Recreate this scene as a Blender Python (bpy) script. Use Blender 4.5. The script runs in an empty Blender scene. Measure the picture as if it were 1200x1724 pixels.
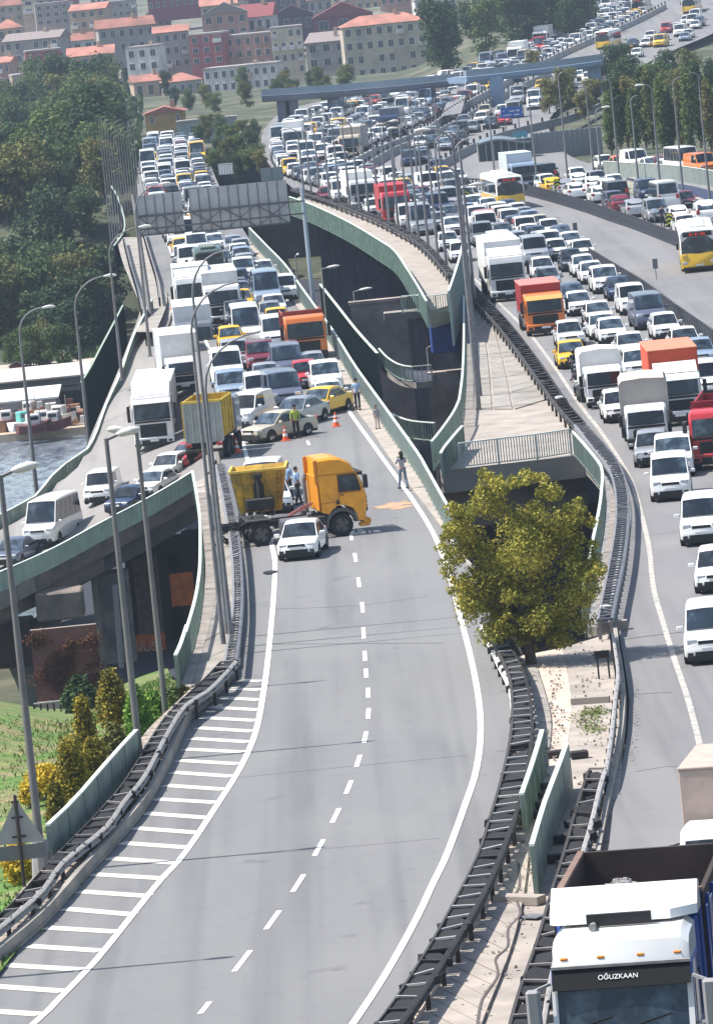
import bpy, bmesh, math, random
import numpy as np
from mathutils import Vector, Matrix
random.seed(7)
SC = bpy.context.scene
COL = SC.collection
# ---------------- camera, light, exposure ----------------
W0, H0, F = 1200.0, 1724.0, 9000.0
CAMH = 26.0
ROLL = math.atan(0.1)
PITCH = math.atan((862 + 114) / F)
cr, sr = math.cos(ROLL), math.sin(ROLL)
cp, sp = math.cos(PITCH), math.sin(PITCH)
cam_d = bpy.data.cameras.new('camera')
cam = bpy.data.objects.new('camera', cam_d)
COL.objects.link(cam)
FWD = Vector((0, cp, -sp)); R0 = Vector((1, 0, 0)); U0 = Vector((0, sp, cp))
RX = R0 * cr - U0 * sr
UX = R0 * sr + U0 * cr
m = Matrix.Identity(4)
for i in range(3):
    m[i][0] = RX[i]; m[i][1] = UX[i]; m[i][2] = -FWD[i]
m[0][3], m[1][3], m[2][3] = 0, 0, CAMH
cam.matrix_world = m
cam_d.sensor_fit = 'HORIZONTAL'; cam_d.sensor_width = 36
cam_d.lens = F / W0 * 36
cam_d.clip_start = 1; cam_d.clip_end = 12000
SC.camera = cam
SC.render.resolution_x, SC.render.resolution_y = 712, 1024
SUNDIR = Vector((-0.52, 0.03, 0.865)).normalized()
SUN_EL = math.asin(SUNDIR.z); SUN_ROT = math.atan2(SUNDIR.x, SUNDIR.y)
world = bpy.data.worlds.new('World'); SC.world = world; world.use_nodes = True
wn = world.node_tree.nodes; wl = world.node_tree.links
sky = wn.new('ShaderNodeTexSky'); sky.sky_type = 'NISHITA'; sky.sun_disc = False
sky.sun_elevation = SUN_EL; sky.sun_rotation = SUN_ROT % (2 * math.pi)
sky.air_density = 1.2; sky.dust_density = 1.5
bg = wn['Background']; bg.inputs[1].default_value = 0.115
wl.new(sky.outputs[0], bg.inputs[0])
sd = bpy.data.lights.new('sun', 'SUN'); sd.energy = 4.8; sd.angle = math.radians(0.5)
sd.color = (1.0, 0.95, 0.87)
sun = bpy.data.objects.new('sun', sd); COL.objects.link(sun)
sun.rotation_euler = SUNDIR.to_track_quat('Z', 'Y').to_euler()
SC.view_settings.view_transform = 'Standard'; SC.view_settings.look = 'None'
SC.view_settings.exposure = 0.64; SC.view_settings.gamma = 1.0
SC.view_settings.use_curve_mapping = False
SC.render.engine = 'CYCLES'
SC.cycles.max_bounces = 5; SC.cycles.diffuse_bounces = 3; SC.cycles.glossy_bounces = 2
SC.cycles.transmission_bounces = 2; SC.cycles.volume_bounces = 0
SC.cycles.caustics_reflective = False; SC.cycles.caustics_refractive = False
SC.cycles.use_denoising = True

# ---------------- pixel <-> world ----------------
def ray(u, v):
    du, dv = u - 600.0, v - 862.0
    d = FWD * F + RX * du - UX * dv
    return d
def zflat(z):
    return lambda x, y: z
def P(u, v, z=0.0):
    """point on the level (or level function) z seen at photo pixel u, v"""
    d = ray(u, v)
    zz = z(0, 300) if callable(z) else z
    for _ in range(40 if callable(z) else 1):
        t = (zz - CAMH) / min(d.z, -1e-3)
        t = min(t, 4000.0 / d.y)
        p = d * t
        if callable(z):
            nz = z(p.x, p.y)
            if abs(nz - zz) < 1e-3: break
            zz = zz * 0.45 + nz * 0.55
    return Vector((d.x * t, d.y * t, zz))
def PD(u, v, D):
    """point at distance D (along y) seen at photo pixel u, v"""
    d = ray(u, v); t = D / d.y
    return Vector((d.x * t, D, CAMH + d.z * t))
def PIX(p):
    q = Vector(p) - Vector((0, 0, CAMH)); f = q.dot(FWD)
    return 600 + F * q.dot(RX) / f, 862 - F * q.dot(UX) / f
def SCL(u, v, z=0.0):
    return F / P(u, v, z).y
def smooth(a, b, x):
    t = max(0.0, min(1.0, (x - a) / (b - a))); return t * t * (3 - 2 * t)
def zR(x, y):
    z = 1.9 * (1 - smooth(100, 165, y))
    if y > 740: z += 0.030 * (y - 740) - 0.030 * 60 * (1 - math.exp(-(y - 740) / 60.0))
    return z
def lift(zf, dz):
    if callable(zf): return lambda x, y: zf(x, y) + dz
    return zf + dz

# ---------------- materials ----------------
MATS = {}
def mat(name, col, rough=0.6, metal=0.0, noise=0.0, nscale=3.0, bump=0.0, bscale=30.0, spec=0.5, coat=0.0,
        col2=None, c2scale=1.0, c2lo=0.45, c2hi=0.62, emis=None, trans=0.0, alpha=1.0, rnd=0.0):
    if name in MATS: return MATS[name]
    M = bpy.data.materials.new(name); M.use_nodes = True; MATS[name] = M
    nt = M.node_tree; N = nt.nodes; L = nt.links
    b = N['Principled BSDF']
    b.inputs['Roughness'].default_value = rough; b.inputs['Metallic'].default_value = metal
    b.inputs['Specular IOR Level'].default_value = spec
    b.inputs['Coat Weight'].default_value = coat
    b.inputs['Coat Roughness'].default_value = 0.06
    b.inputs['Transmission Weight'].default_value = trans
    b.inputs['Alpha'].default_value = alpha
    b.inputs['Base Color'].default_value = (*col, 1)
    if emis: b.inputs['Emission Color'].default_value = (*emis[0], 1); b.inputs['Emission Strength'].default_value = emis[1]
    tc = N.new('ShaderNodeTexCoord'); src = None
    coord = tc.outputs['Object']
    if noise > 0 or col2 is not None or rnd > 0:
        rgb = N.new('ShaderNodeRGB'); rgb.outputs[0].default_value = (*col, 1); src = rgb.outputs[0]
        if col2 is not None:
            n2 = N.new('ShaderNodeTexNoise'); n2.inputs['Scale'].default_value = c2scale; n2.inputs['Detail'].default_value = 5
            n2.inputs['Roughness'].default_value = 0.65
            L.new(coord, n2.inputs['Vector'])
            mr = N.new('ShaderNodeMapRange'); mr.inputs['From Min'].default_value = c2lo; mr.inputs['From Max'].default_value = c2hi
            L.new(n2.outputs['Fac'], mr.inputs['Value'])
            mx = N.new('ShaderNodeMix'); mx.data_type = 'RGBA'
            L.new(mr.outputs[0], mx.inputs[0]); L.new(src, mx.inputs[6]); mx.inputs[7].default_value = (*col2, 1)
            src = mx.outputs[2]
        if noise > 0:
            n1 = N.new('ShaderNodeTexNoise'); n1.inputs['Scale'].default_value = nscale; n1.inputs['Detail'].default_value = 6
            L.new(coord, n1.inputs['Vector'])
            mr = N.new('ShaderNodeMapRange'); mr.inputs['From Min'].default_value = 0.3; mr.inputs['From Max'].default_value = 0.7
            mr.inputs['To Min'].default_value = 1 - noise; mr.inputs['To Max'].default_value = 1 + noise
            L.new(n1.outputs['Fac'], mr.inputs['Value'])
            vm = N.new('ShaderNodeVectorMath'); vm.operation = 'SCALE'
            L.new(src, vm.inputs[0]); L.new(mr.outputs[0], vm.inputs['Scale']); src = vm.outputs[0]
        if rnd > 0:
            oi = N.new('ShaderNodeObjectInfo')
            mr = N.new('ShaderNodeMapRange'); mr.inputs['To Min'].default_value = 1 - rnd; mr.inputs['To Max'].default_value = 1 + rnd
            L.new(oi.outputs['Random'], mr.inputs['Value'])
            vm = N.new('ShaderNodeVectorMath'); vm.operation = 'SCALE'
            L.new(src, vm.inputs[0]); L.new(mr.outputs[0], vm.inputs['Scale']); src = vm.outputs[0]
        L.new(src, b.inputs['Base Color'])
    if bump > 0:
        n3 = N.new('ShaderNodeTexNoise'); n3.inputs['Scale'].default_value = bscale; n3.inputs['Detail'].default_value = 4
        L.new(coord, n3.inputs['Vector'])
        bp = N.new('ShaderNodeBump'); bp.inputs['Strength'].default_value = bump; bp.inputs['Distance'].default_value = 0.02
        L.new(n3.outputs['Fac'], bp.inputs['Height']); L.new(bp.outputs[0], b.inputs['Normal'])
    return M

def asphalt(name, col, light, dark, seam=0.0):
    """worn asphalt: grain, broad tonal drift along the road, oily wheel tracks and patches"""
    M = bpy.data.materials.new(name); M.use_nodes = True; MATS[name] = M
    nt = M.node_tree; N = nt.nodes; L = nt.links; b = N['Principled BSDF']
    b.inputs['Roughness'].default_value = 0.82; b.inputs['Specular IOR Level'].default_value = 0.35
    tc = N.new('ShaderNodeTexCoord')
    def noi(scale, det, sx=1, sy=1):
        mp = N.new('ShaderNodeMapping'); mp.inputs['Scale'].default_value = (sx, sy, 1); L.new(tc.outputs['Object'], mp.inputs[0])
        n = N.new('ShaderNodeTexNoise'); n.inputs['Scale'].default_value = scale; n.inputs['Detail'].default_value = det
        n.inputs['Roughness'].default_value = 0.6
        L.new(mp.outputs[0], n.inputs['Vector']); return n.outputs['Fac']
    def ramp(f, a, c):
        mr = N.new('ShaderNodeMapRange'); mr.inputs['From Min'].default_value = a; mr.inputs['From Max'].default_value = c
        L.new(f, mr.inputs['Value']); return mr.outputs[0]
    def mix(f, a, c, amt=1.0):
        mx = N.new('ShaderNodeMix'); mx.data_type = 'RGBA'
        if amt != 1.0:
            mm = N.new('ShaderNodeMath'); mm.operation = 'MULTIPLY'; L.new(f, mm.inputs[0]); mm.inputs[1].default_value = amt; f = mm.outputs[0]
        L.new(f, mx.inputs[0])
        if isinstance(a, tuple): mx.inputs[6].default_value = (*a, 1)
        else: L.new(a, mx.inputs[6])
        mx.inputs[7].default_value = (*c, 1); return mx.outputs[2]
    c = mix(ramp(noi(0.05, 5, 1, 0.35), 0.35, 0.65), col, light, 0.8)
    c = mix(ramp(noi(0.55, 4, 1, 0.06), 0.5, 0.75), c, dark, 0.45)
    c = mix(ramp(noi(1.4, 6), 0.55, 0.8), c, dark, 0.35)
    c = mix(ramp(noi(0.9, 2, 1, 0.012), 0.50, 0.66), c, dark, 0.38)
    c = mix(ramp(noi(0.16, 1.5, 1, 0.5), 0.50, 0.66), c, light, 0.5)
    c = mix(ramp(noi(0.35, 3), 0.66, 0.74), c, dark, 0.6)
    c = mix(ramp(noi(26, 3), 0.45, 0.8), c, dark, 0.45)
    L.new(c, b.inputs['Base Color'])
    bp = N.new('ShaderNodeBump'); bp.inputs['Strength'].default_value = 0.25; bp.inputs['Distance'].default_value = 0.01
    L.new(noi(60, 2), bp.inputs['Height']); L.new(bp.outputs[0], b.inputs['Normal'])
    return M
A_MAIN = asphalt('main_asphalt', (0.183, 0.183, 0.187), (0.222, 0.220, 0.219), (0.095, 0.096, 0.102))
A_RIGHT = asphalt('right_asphalt', (0.19, 0.187, 0.193), (0.235, 0.23, 0.23), (0.11, 0.11, 0.115))
A_RAMP = asphalt('ramp_asphalt', (0.23, 0.22, 0.22), (0.30, 0.285, 0.27), (0.13, 0.125, 0.12))
PAINT = mat('road_paint', (0.80, 0.80, 0.78), 0.6, noise=0.08, nscale=6, col2=(0.30, 0.30, 0.30), c2scale=5, c2lo=0.54, c2hi=0.78)
PAINT2 = mat('worn_road_paint', (0.60, 0.56, 0.50), 0.7, noise=0.1, nscale=5, col2=(0.30, 0.29, 0.28), c2scale=5, c2lo=0.52, c2hi=0.75)
CONC = mat('concrete', (0.32, 0.295, 0.265), 0.85, noise=0.2, nscale=0.9, bump=0.3, bscale=18, col2=(0.20, 0.185, 0.17), c2scale=0.45, c2lo=0.46, c2hi=0.66)
CONCP = mat('pink_concrete', (0.37, 0.325, 0.285), 0.85, noise=0.18, nscale=0.8, bump=0.3, bscale=18, col2=(0.28, 0.25, 0.23), c2scale=0.5, c2lo=.42, c2hi=.7)
CONCD = mat('stained_concrete', (0.26, 0.215, 0.18), 0.9, noise=0.28, nscale=0.5, bump=0.3, bscale=14, col2=(0.12, 0.105, 0.10), c2scale=0.5)
CONCG = mat('grey_concrete', (0.33, 0.325, 0.33), 0.85, noise=0.15, nscale=0.9, bump=0.2, bscale=20, col2=(0.22, 0.22, 0.23), c2scale=0.5)
SAND = mat('pale_cement_slope', (0.54, 0.44, 0.36), 0.9, noise=0.24, nscale=1.6, bump=0.6, bscale=9, col2=(0.44, 0.37, 0.33), c2scale=0.9)
GREENM = mat('green_railing_paint', (0.36, 0.45, 0.375), 0.6, noise=0.18, nscale=2.5, col2=(0.24, 0.30, 0.25), c2scale=1.2)
GREENP = mat('green_panel_paint', (0.27, 0.335, 0.275), 0.6, noise=0.13, nscale=1.5, col2=(0.175, 0.235, 0.20), c2scale=0.9)
GREENL = mat('pale_green_cap', (0.62, 0.69, 0.63), 0.5, noise=0.08)
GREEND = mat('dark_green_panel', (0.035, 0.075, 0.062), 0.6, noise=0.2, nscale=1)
STEEL = mat('galvanised_steel', (0.30, 0.29, 0.28), 0.75, 0.0, noise=0.18, nscale=4)
STEELD = mat('weathered_steel', (0.20, 0.20, 0.215), 0.6, 0.3, noise=0.2, nscale=3)
BLACKR = mat('black_block', (0.012, 0.011, 0.012), 0.8, noise=0.3, nscale=3)
BROWNST = mat('dark_brown_steel', (0.032, 0.027, 0.026), 0.65, 0.05, noise=0.3, nscale=2)
RUNG = mat('rusty_rung_steel', (0.30, 0.27, 0.25), 0.6, 0.2, noise=0.25, nscale=5)
POLE = mat('lamp_pole_steel', (0.17, 0.165, 0.165), 0.6, 0.2, noise=0.2, nscale=1.2)
LAMPW = mat('lamp_head_shell', (0.62, 0.60, 0.57), 0.45, noise=0.08)
DIRT = mat('dry_rubble', (0.36, 0.305, 0.255), 0.95, noise=0.35, nscale=4, bump=0.9, bscale=8, col2=(0.19, 0.165, 0.14), c2scale=3)

# ---------------- object helpers ----------------
def tag(o, label=None, cat=None, group=None, kind=None):
    if label: o['label'] = label
    if cat: o['category'] = cat
    if group: o['group'] = group
    if kind: o['kind'] = kind
    return o
def empty(name, loc=(0, 0, 0), rz=0.0, label=None, cat=None, group=None):
    o = bpy.data.objects.new(name, None); COL.objects.link(o)
    o.location = loc; o.rotation_euler = (0, 0, rz); o.empty_display_size = 0.3
    return tag(o, label, cat, group)
def link(name, me, parent=None, loc=None, rz=None):
    o = bpy.data.objects.new(name, me); COL.objects.link(o)
    if parent is not None: o.parent = parent
    if loc is not None: o.location = loc
    if rz is not None: o.rotation_euler = (0, 0, rz)
    return o
class MB:
    """collects polygons, one material slot index per face"""
    def __init__(s): s.v = []; s.f = []; s.m = []; s.smooth = False
    def add(s, vs, fs, mi=0):
        n = len(s.v); s.v += [tuple(p) for p in vs]
        for f in fs: s.f.append(tuple(i + n for i in f)); s.m.append(mi)
        return s
    def box(s, x0, x1, y0, y1, z0, z1, mi=0, tx=0.0, ty=0.0):
        """box; tx, ty pull the top in on each side"""
        s.add([(x0, y0, z0), (x1, y0, z0), (x1, y1, z0), (x0, y1, z0),
               (x0 + tx, y0 + ty, z1), (x1 - tx, y0 + ty, z1), (x1 - tx, y1 - ty, z1), (x0 + tx, y1 - ty, z1)],
              [(3, 2, 1, 0), (4, 5, 6, 7), (0, 1, 5, 4), (1, 2, 6, 5), (2, 3, 7, 6), (3, 0, 4, 7)], mi); return s
    def bbox(s, x0, x1, y0, y1, z0, z1, c=0.03, mi=0):
        """box with every edge chamfered by c"""
        vs = []; fs = []
        X = (x0, x1); Y = (y0, y1); Z = (z0, z1); idx = {}
        for i in (0, 1):
            for j in (0, 1):
                for k in (0, 1):
                    sx, sy, sz = (1 if i == 0 else -1) * c, (1 if j == 0 else -1) * c, (1 if k == 0 else -1) * c
                    for a, p in (('x', (X[i], Y[j] + sy, Z[k] + sz)), ('y', (X[i] + sx, Y[j], Z[k] + sz)), ('z', (X[i] + sx, Y[j] + sy, Z[k]))):
                        idx[(a, i, j, k)] = len(vs); vs.append(p)
        q = idx
        for i in (0, 1):
            f = [q[('x', i, 0, 0)], q[('x', i, 1, 0)], q[('x', i, 1, 1)], q[('x', i, 0, 1)]]; fs.append(tuple(f if i else f[::-1]))
            f = [q[('y', 0, i, 0)], q[('y', 1, i, 0)], q[('y', 1, i, 1)], q[('y', 0, i, 1)]]; fs.append(tuple(f[::-1] if i else f))
            f = [q[('z', 0, 0, i)], q[('z', 1, 0, i)], q[('z', 1, 1, i)], q[('z', 0, 1, i)]]; fs.append(tuple(f if i else f[::-1]))
        for i in (0, 1):
            for j in (0, 1):
                fs.append((q[('x', i, j, 0)], q[('x', i, j, 1)], q[('y', i, j, 1)], q[('y', i, j, 0)]))
                fs.append((q[('x', i, 0, j)], q[('x', i, 1, j)], q[('z', i, 1, j)], q[('z', i, 0, j)]))
                fs.append((q[('y', 0, i, j)], q[('y', 1, i, j)], q[('z', 1, i, j)], q[('z', 0, i, j)]))
                for k in (0, 1): fs.append((q[('x', i, j, k)], q[('y', i, j, k)], q[('z', i, j, k)]))
        s.add(vs, fs, mi); return s
    def bar(s, a, b, w, h=None, mi=0):
        """rectangular bar from a to b, w across and h up"""
        a = Vector(a); b = Vector(b); d = (b - a)
        if d.length < 1e-6: return s
        d.normalize(); h = w if h is None else h
        up = Vector((0, 0, 1)) if abs(d.z) < 0.95 else Vector((0, 1, 0))
        r = d.cross(up).normalized(); u = r.cross(d).normalized()
        vs = []
        for p in (a, b):
            for (i, j) in ((-1, -1), (1, -1), (1, 1), (-1, 1)): vs.append(p + r * (i * w / 2) + u * (j * h / 2))
        s.add(vs, [(0, 1, 2, 3)[::-1], (4, 5, 6, 7), (0, 1, 5, 4), (1, 2, 6, 5), (2, 3, 7, 6), (3, 0, 4, 7)], mi); return s
    def tube(s, pts, rad, n=8, mi=0, cap=True):
        pts = [Vector(p) for p in pts]; k = len(pts)
        rs = rad if hasattr(rad, '__len__') else [rad] * k
        base = len(s.v); prev = None
        for i, p in enumerate(pts):
            d = (pts[min(i + 1, k - 1)] - pts[max(i - 1, 0)]).normalized()
            if prev is None:
                r = d.cross(Vector((0, 1, 0)) if abs(d.y) < 0.9 else Vector((1, 0, 0))).normalized()
            else: r = (prev - d * prev.dot(d)).normalized()
            prev = r; u = d.cross(r)
            for j in range(n):
                a = 2 * math.pi * j / n; q = p + (r * math.cos(a) + u * math.sin(a)) * rs[i]; s.v.append(tuple(q))
        for i in range(k - 1):
            for j in range(n):
                a = base + i * n + j; b = base + i * n + (j + 1) % n
                s.f.append((a, b, b + n, a + n)); s.m.append(mi)
        if cap:
            s.f.append(tuple(base + j for j in range(n))[::-1]); s.m.append(mi)
            s.f.append(tuple(base + (k - 1) * n + j for j in range(n))); s.m.append(mi)
        return s
    def prism(s, pts, a0, a1, axis='x', mi=0):
        """polygon pts (two coords) pushed along an axis from a0 to a1"""
        def mk(p, a): return (a, p[0], p[1]) if axis == 'x' else ((p[0], a, p[1]) if axis == 'y' else (p[0], p[1], a))
        n = len(pts); vs = [mk(p, a0) for p in pts] + [mk(p, a1) for p in pts]
        fs = [tuple(range(n))[::-1], tuple(range(n, 2 * n))] + [(i, (i + 1) % n, n + (i + 1) % n, n + i) for i in range(n)]
        s.add(vs, fs, mi); return s
    def quad(s, a, b, c, d, mi=0): s.add([a, b, c, d], [(0, 1, 2, 3)], mi); return s
    def mesh(s, name, mats, smooth=None):
        me = bpy.data.meshes.new(name); me.from_pydata(s.v, [], s.f)
        for M in (mats if isinstance(mats, (list, tuple)) else [mats]): me.materials.append(M)
        if any(s.m): me.polygons.foreach_set('material_index', s.m)
        bm = bmesh.new(); bm.from_mesh(me); bmesh.ops.recalc_face_normals(bm, faces=bm.faces); bm.to_mesh(me); bm.free()
        if smooth:
            me.polygons.foreach_set('use_smooth', [True] * len(me.polygons)); me.set_sharp_from_angle(angle=math.radians(smooth))
        me.update(); return me
    def build(s, name, mats, parent=None, smooth=None, loc=None, rz=None):
        return link(name, s.mesh(name, mats, smooth), parent, loc, rz)
def set_mat(o, M, slot=0):
    o.material_slots[slot].link = 'OBJECT'; o.material_slots[slot].material = M

# ---------------- polylines and ribbons ----------------
def resample(pts, step=None, n=None):
    """pts: world Vectors -> even points on a Catmull-Rom curve"""
    q = []
    k = len(pts)
    for i in range(k - 1):
        p0 = pts[max(i - 1, 0)]; p1 = pts[i]; p2 = pts[i + 1]; p3 = pts[min(i + 2, k - 1)]
        for j in range(10):
            t = j / 10.0
            a = 0.5 * ((2 * p1) + (p2 - p0) * t + (2 * p0 - 5 * p1 + 4 * p2 - p3) * t * t + (3 * p1 - p0 - 3 * p2 + p3) * t ** 3)
            q.append(a)
    q.append(pts[-1])
    L = [0.0]
    for a, b in zip(q, q[1:]): L.append(L[-1] + (b - a).length)
    if n is None: n = max(2, int(round(L[-1] / step)) + 1)
    out = []; j = 0
    for i in range(n):
        d = L[-1] * i / (n - 1)
        while j < len(L) - 2 and L[j + 1] < d: j += 1
        t = (d - L[j]) / max(L[j + 1] - L[j], 1e-9)
        out.append(q[j].lerp(q[j + 1], t))
    return out
def pts_at(pix, z=0.0):
    return [P(p[0], p[1], p[2] if len(p) > 2 else z) for p in pix]
def text_mesh(body, size, M, parent, loc, rot, extr=.006):
    cu = bpy.data.curves.new('lettering', 'FONT'); cu.body = body; cu.size = size; cu.extrude = extr; cu.align_x = 'CENTER'; cu.align_y = 'CENTER'
    t = bpy.data.objects.new('lettering', cu); COL.objects.link(t); me = bpy.data.meshes.new_from_object(t.evaluated_get(bpy.context.evaluated_depsgraph_get()))
    bpy.data.objects.remove(t); me.name = 'lettering'; me.materials.clear(); me.materials.append(M)
    o = link('lettering', me, parent, loc); o.rotation_euler = rot; tag(o, kind='stuff'); return o
def ribbon(name, Lp, Rp, M, z=0.0, sub=6, thick=0.0, dz=0.0, parent=None, cols=1, kind='structure', sideM=None):
    """surface between two polylines given at photo pixels (matched control points)"""
    A = resample(pts_at(Lp, z), n=(len(Lp) - 1) * sub + 1) if sub > 1 and len(Lp) > 2 else pts_at(Lp, z)
    B = resample(pts_at(Rp, z), n=(len(Rp) - 1) * sub + 1) if sub > 1 and len(Rp) > 2 else pts_at(Rp, z)
    mb = MB(); n = len(A); k = cols + 1
    for a, b in zip(A, B):
        for c in range(k):
            p = a.lerp(b, c / cols)
            if callable(z) and cols > 1: p.z = z(p.x, p.y)
            mb.v.append((p.x, p.y, p.z + dz))
    for i in range(n - 1):
        for c in range(cols):
            q = i * k + c; mb.f.append((q, q + 1, q + k + 1, q + k)); mb.m.append(0)
    if thick:
        o = len(mb.v); mb.v += [(x, y, zz - thick) for (x, y, zz) in mb.v]
        for i in range(n - 1):
            for c in range(cols):
                q = o + i * k + c; mb.f.append((q, q + k, q + k + 1, q + 1)); mb.m.append(1)
            for c in (0, cols):
                q = i * k + c; mb.f.append((q, q + k, q + k + o, q + o)); mb.m.append(1)
        for i in (0, n - 1):
            for c in range(cols):
                q = i * k + c; mb.f.append((q, q + 1, q + 1 + o, q + o)); mb.m.append(1)
    o = mb.build(name, [M, sideM or CONC], parent)
    if kind and parent is None: tag(o, kind=kind)
    return o
def line_strip(name, pix, w, M, z=0.0, dz=0.012, parent=None, step=2.0, offset=0.0):
    """painted line of width w along pixels"""
    C = resample(pts_at(pix, z), step=step)
    mb = MB()
    for i, p in enumerate(C):
        d = (C[min(i + 1, len(C) - 1)] - C[max(i - 1, 0)]); d.z = 0; d.normalize(); r = Vector((d.y, -d.x, 0))
        zz = z(p.x, p.y) if callable(z) else p.z
        for s_ in (-0.5, 0.5):
            q = p + r * (s_ * w + offset); mb.v.append((q.x, q.y, zz + dz))
    for i in range(len(C) - 1): mb.f.append((2 * i, 2 * i + 1, 2 * i + 3, 2 * i + 2)); mb.m.append(0)
    return mb.build(name, M, parent)
def kerb_wall(name, pix, w, h, M, z=0.0, label=None):
    C = resample(pts_at(pix, z), step=1.5); mb = MB(); k = []
    for p, d in zip(C, [(C[min(i + 1, len(C) - 1)] - C[max(i - 1, 0)]).normalized() for i in range(len(C))]):
        r = Vector((d.y, -d.x, 0)) * w / 2; k.append([p - r + Vector((0, 0, -.1)), p - r + Vector((0, 0, h)), p + r + Vector((0, 0, h)), p + r + Vector((0, 0, -.1))])
    b0 = 0
    for s_ in k: mb.v += [tuple(q) for q in s_]
    for i in range(len(k) - 1):
        for j in range(4): a = i * 4 + j; c = i * 4 + (j + 1) % 4; mb.f.append((a, c, c + 4, a + 4)); mb.m.append(0)
    mb.f += [(0, 1, 2, 3), tuple(range(len(k) * 4 - 4, len(k) * 4))]; mb.m += [0, 0]
    return tag(mb.build(name, M), kind='structure')
def dirs(C):
    out = []
    for i in range(len(C)):
        d = C[min(i + 1, len(C) - 1)] - C[max(i - 1, 0)]; d.z = 0; out.append(d.normalized())
    return out
# ---------------- terrain, water ----------------
VAL = -15.0
def zt(x, y):
    hill = 0.0
    left = -14.0 + 13.0 * smooth(470, 1150, y)
    if y < 452: left = VAL
    elif y < 470: left = VAL + (y - 452) / 18.0
    lm = 600 if x < -17 else (690 if x < 6 else 505)
    right = -0.9 - 14.1 * (1 - smooth(lm, lm + 22, y))
    edge = -26 - (y - 500) * 0.012
    w = smooth(edge - 30, edge, x)
    z = left * (1 - w) + right * w + hill * (1 - w) * 1.0
    if y > 740:
        k = smooth(8, 26, x - (y - 740) * .03); z += k * (zR(x, y) - zR(x, 740)) * 0.98 - 0.5 * w
        if y > 1010: z -= (1 - k) * min(12, (y - 1010) * .2)
    return z
def terrain():
    xs = list(np.arange(-420, -60, 20.0)) + list(np.arange(-60, 80, 4.0)) + list(np.arange(80, 421, 20.0)); ys = list(np.arange(60, 470, 8.0)) + list(np.arange(470, 1300, 12.0)) + list(np.arange(1300, 3600, 60.0))
    mb = MB(); nx = len(xs)
    for y in ys:
        for x in xs: mb.v.append((x, y, zt(x, y) + 0.25 * math.sin(x * 0.13 + y * 0.05) * (1 if y > 530 else 0)))
    for j in range(len(ys) - 1):
        for i in range(nx - 1):
            q = j * nx + i; mb.f.append((q, q + 1, q + nx + 1, q + nx)); mb.m.append(0)
    G = mat('rough_grass_soil', (0.05, 0.06, 0.032), 0.95, noise=0.35, nscale=0.3, bump=0.5, bscale=2, col2=(0.12, 0.115, 0.075), c2scale=0.06)
    tag(mb.build('ground', G, smooth=60), kind='structure')
terrain()
# lower road and yard, viaduct shade painted into the dark colour
LOWR = mat('shaded_lower_road', (0.03, 0.034, 0.05), 0.85, noise=0.2, nscale=0.4)
mb = MB(); mb.quad((-19, 130, VAL + .05), (60, 130, VAL + .05), (60, 503, VAL + .05), (-19, 503, VAL + .05)); mb.quad((-17, 503, VAL + .05), (7, 503, VAL + .05), (7, 692, VAL + .05), (-17, 692, VAL + .05)); mb.box(-20, 9, 684, 686, VAL, -1.4); mb.box(-20, -18.5, 590, 686, VAL, -1.4); tag(mb.build('lower_road', LOWR), kind='structure')  # two dark walls added at the far end to keep the void dark
WAT = bpy.data.materials.new('harbour_water'); WAT.use_nodes = True
nt = WAT.node_tree; N = nt.nodes; L = nt.links; b = N['Principled BSDF']
b.inputs['Base Color'].default_value = (0.12, 0.16, 0.20, 1); b.inputs['Roughness'].default_value = 0.12
tc = N.new('ShaderNodeTexCoord'); mp = N.new('ShaderNodeMapping'); mp.inputs['Scale'].default_value = (1.2, 0.22, 1)
L.new(tc.outputs['Object'], mp.inputs[0]); n1 = N.new('ShaderNodeTexNoise'); n1.inputs['Scale'].default_value = 0.9; n1.inputs['Detail'].default_value = 5
L.new(mp.outputs[0], n1.inputs['Vector']); bp = N.new('ShaderNodeBump'); bp.inputs['Strength'].default_value = 0.9; bp.inputs['Distance'].default_value = 0.35
L.new(n1.outputs['Fac'], bp.inputs['Height']); L.new(bp.outputs[0], b.inputs['Normal'])
mr = N.new('ShaderNodeMapRange'); mr.inputs['From Min'].default_value = 0.35; mr.inputs['From Max'].default_value = 0.65
L.new(n1.outputs['Fac'], mr.inputs['Value']); mx = N.new('ShaderNodeMix'); mx.data_type = 'RGBA'
L.new(mr.outputs[0], mx.inputs[0]); mx.inputs[6].default_value = (0.10, 0.13, 0.19, 1); mx.inputs[7].default_value = (0.27, 0.31, 0.36, 1); L.new(mx.outputs[2], b.inputs['Base Color'])
mb = MB(); mb.quad((-420, 322, -13.4), (-20, 322, -13.4), (-20, 470, -13.4), (-420, 470, -13.4)); tag(mb.build('water', WAT), kind='structure')

# ---------------- road decks ----------------
ML = [(-230, 1820), (-80, 1690), (0, 1625), (75, 1560), (150, 1475), (217, 1404), (267, 1333), (320, 1217), (397, 1140), (404, 1060), (405, 970), (398, 900), (384, 830), (370, 768)]
MR = [(420, 1990), (560, 1830), (690, 1700), (745, 1625), (795, 1555), (825, 1480), (850, 1410), (883, 1300), (892, 1200), (868, 1110), (830, 1035), (790, 960), (742, 872), (702, 797)]
ribbon('road_main', ML, MR, A_MAIN, 0.0, 8, thick=1.3, cols=3)
MUL = [(371, 768), (350, 700), (335, 640), (325, 580), (322, 525), (290, 500), (262, 470), (246, 420), (238, 380), (232, 330), (231, 290), (238, 255), (250, 235)]
MUR = [(703, 797), (652, 723), (606, 655), (570, 596), (546, 561), (515, 516), (486, 474), (450, 436), (422, 405), (388, 350), (368, 310), (352, 270), (345, 240)]
ribbon('road_jam', MUL, MUR, A_MAIN, 0.0, 6, thick=1.3, cols=3)
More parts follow.
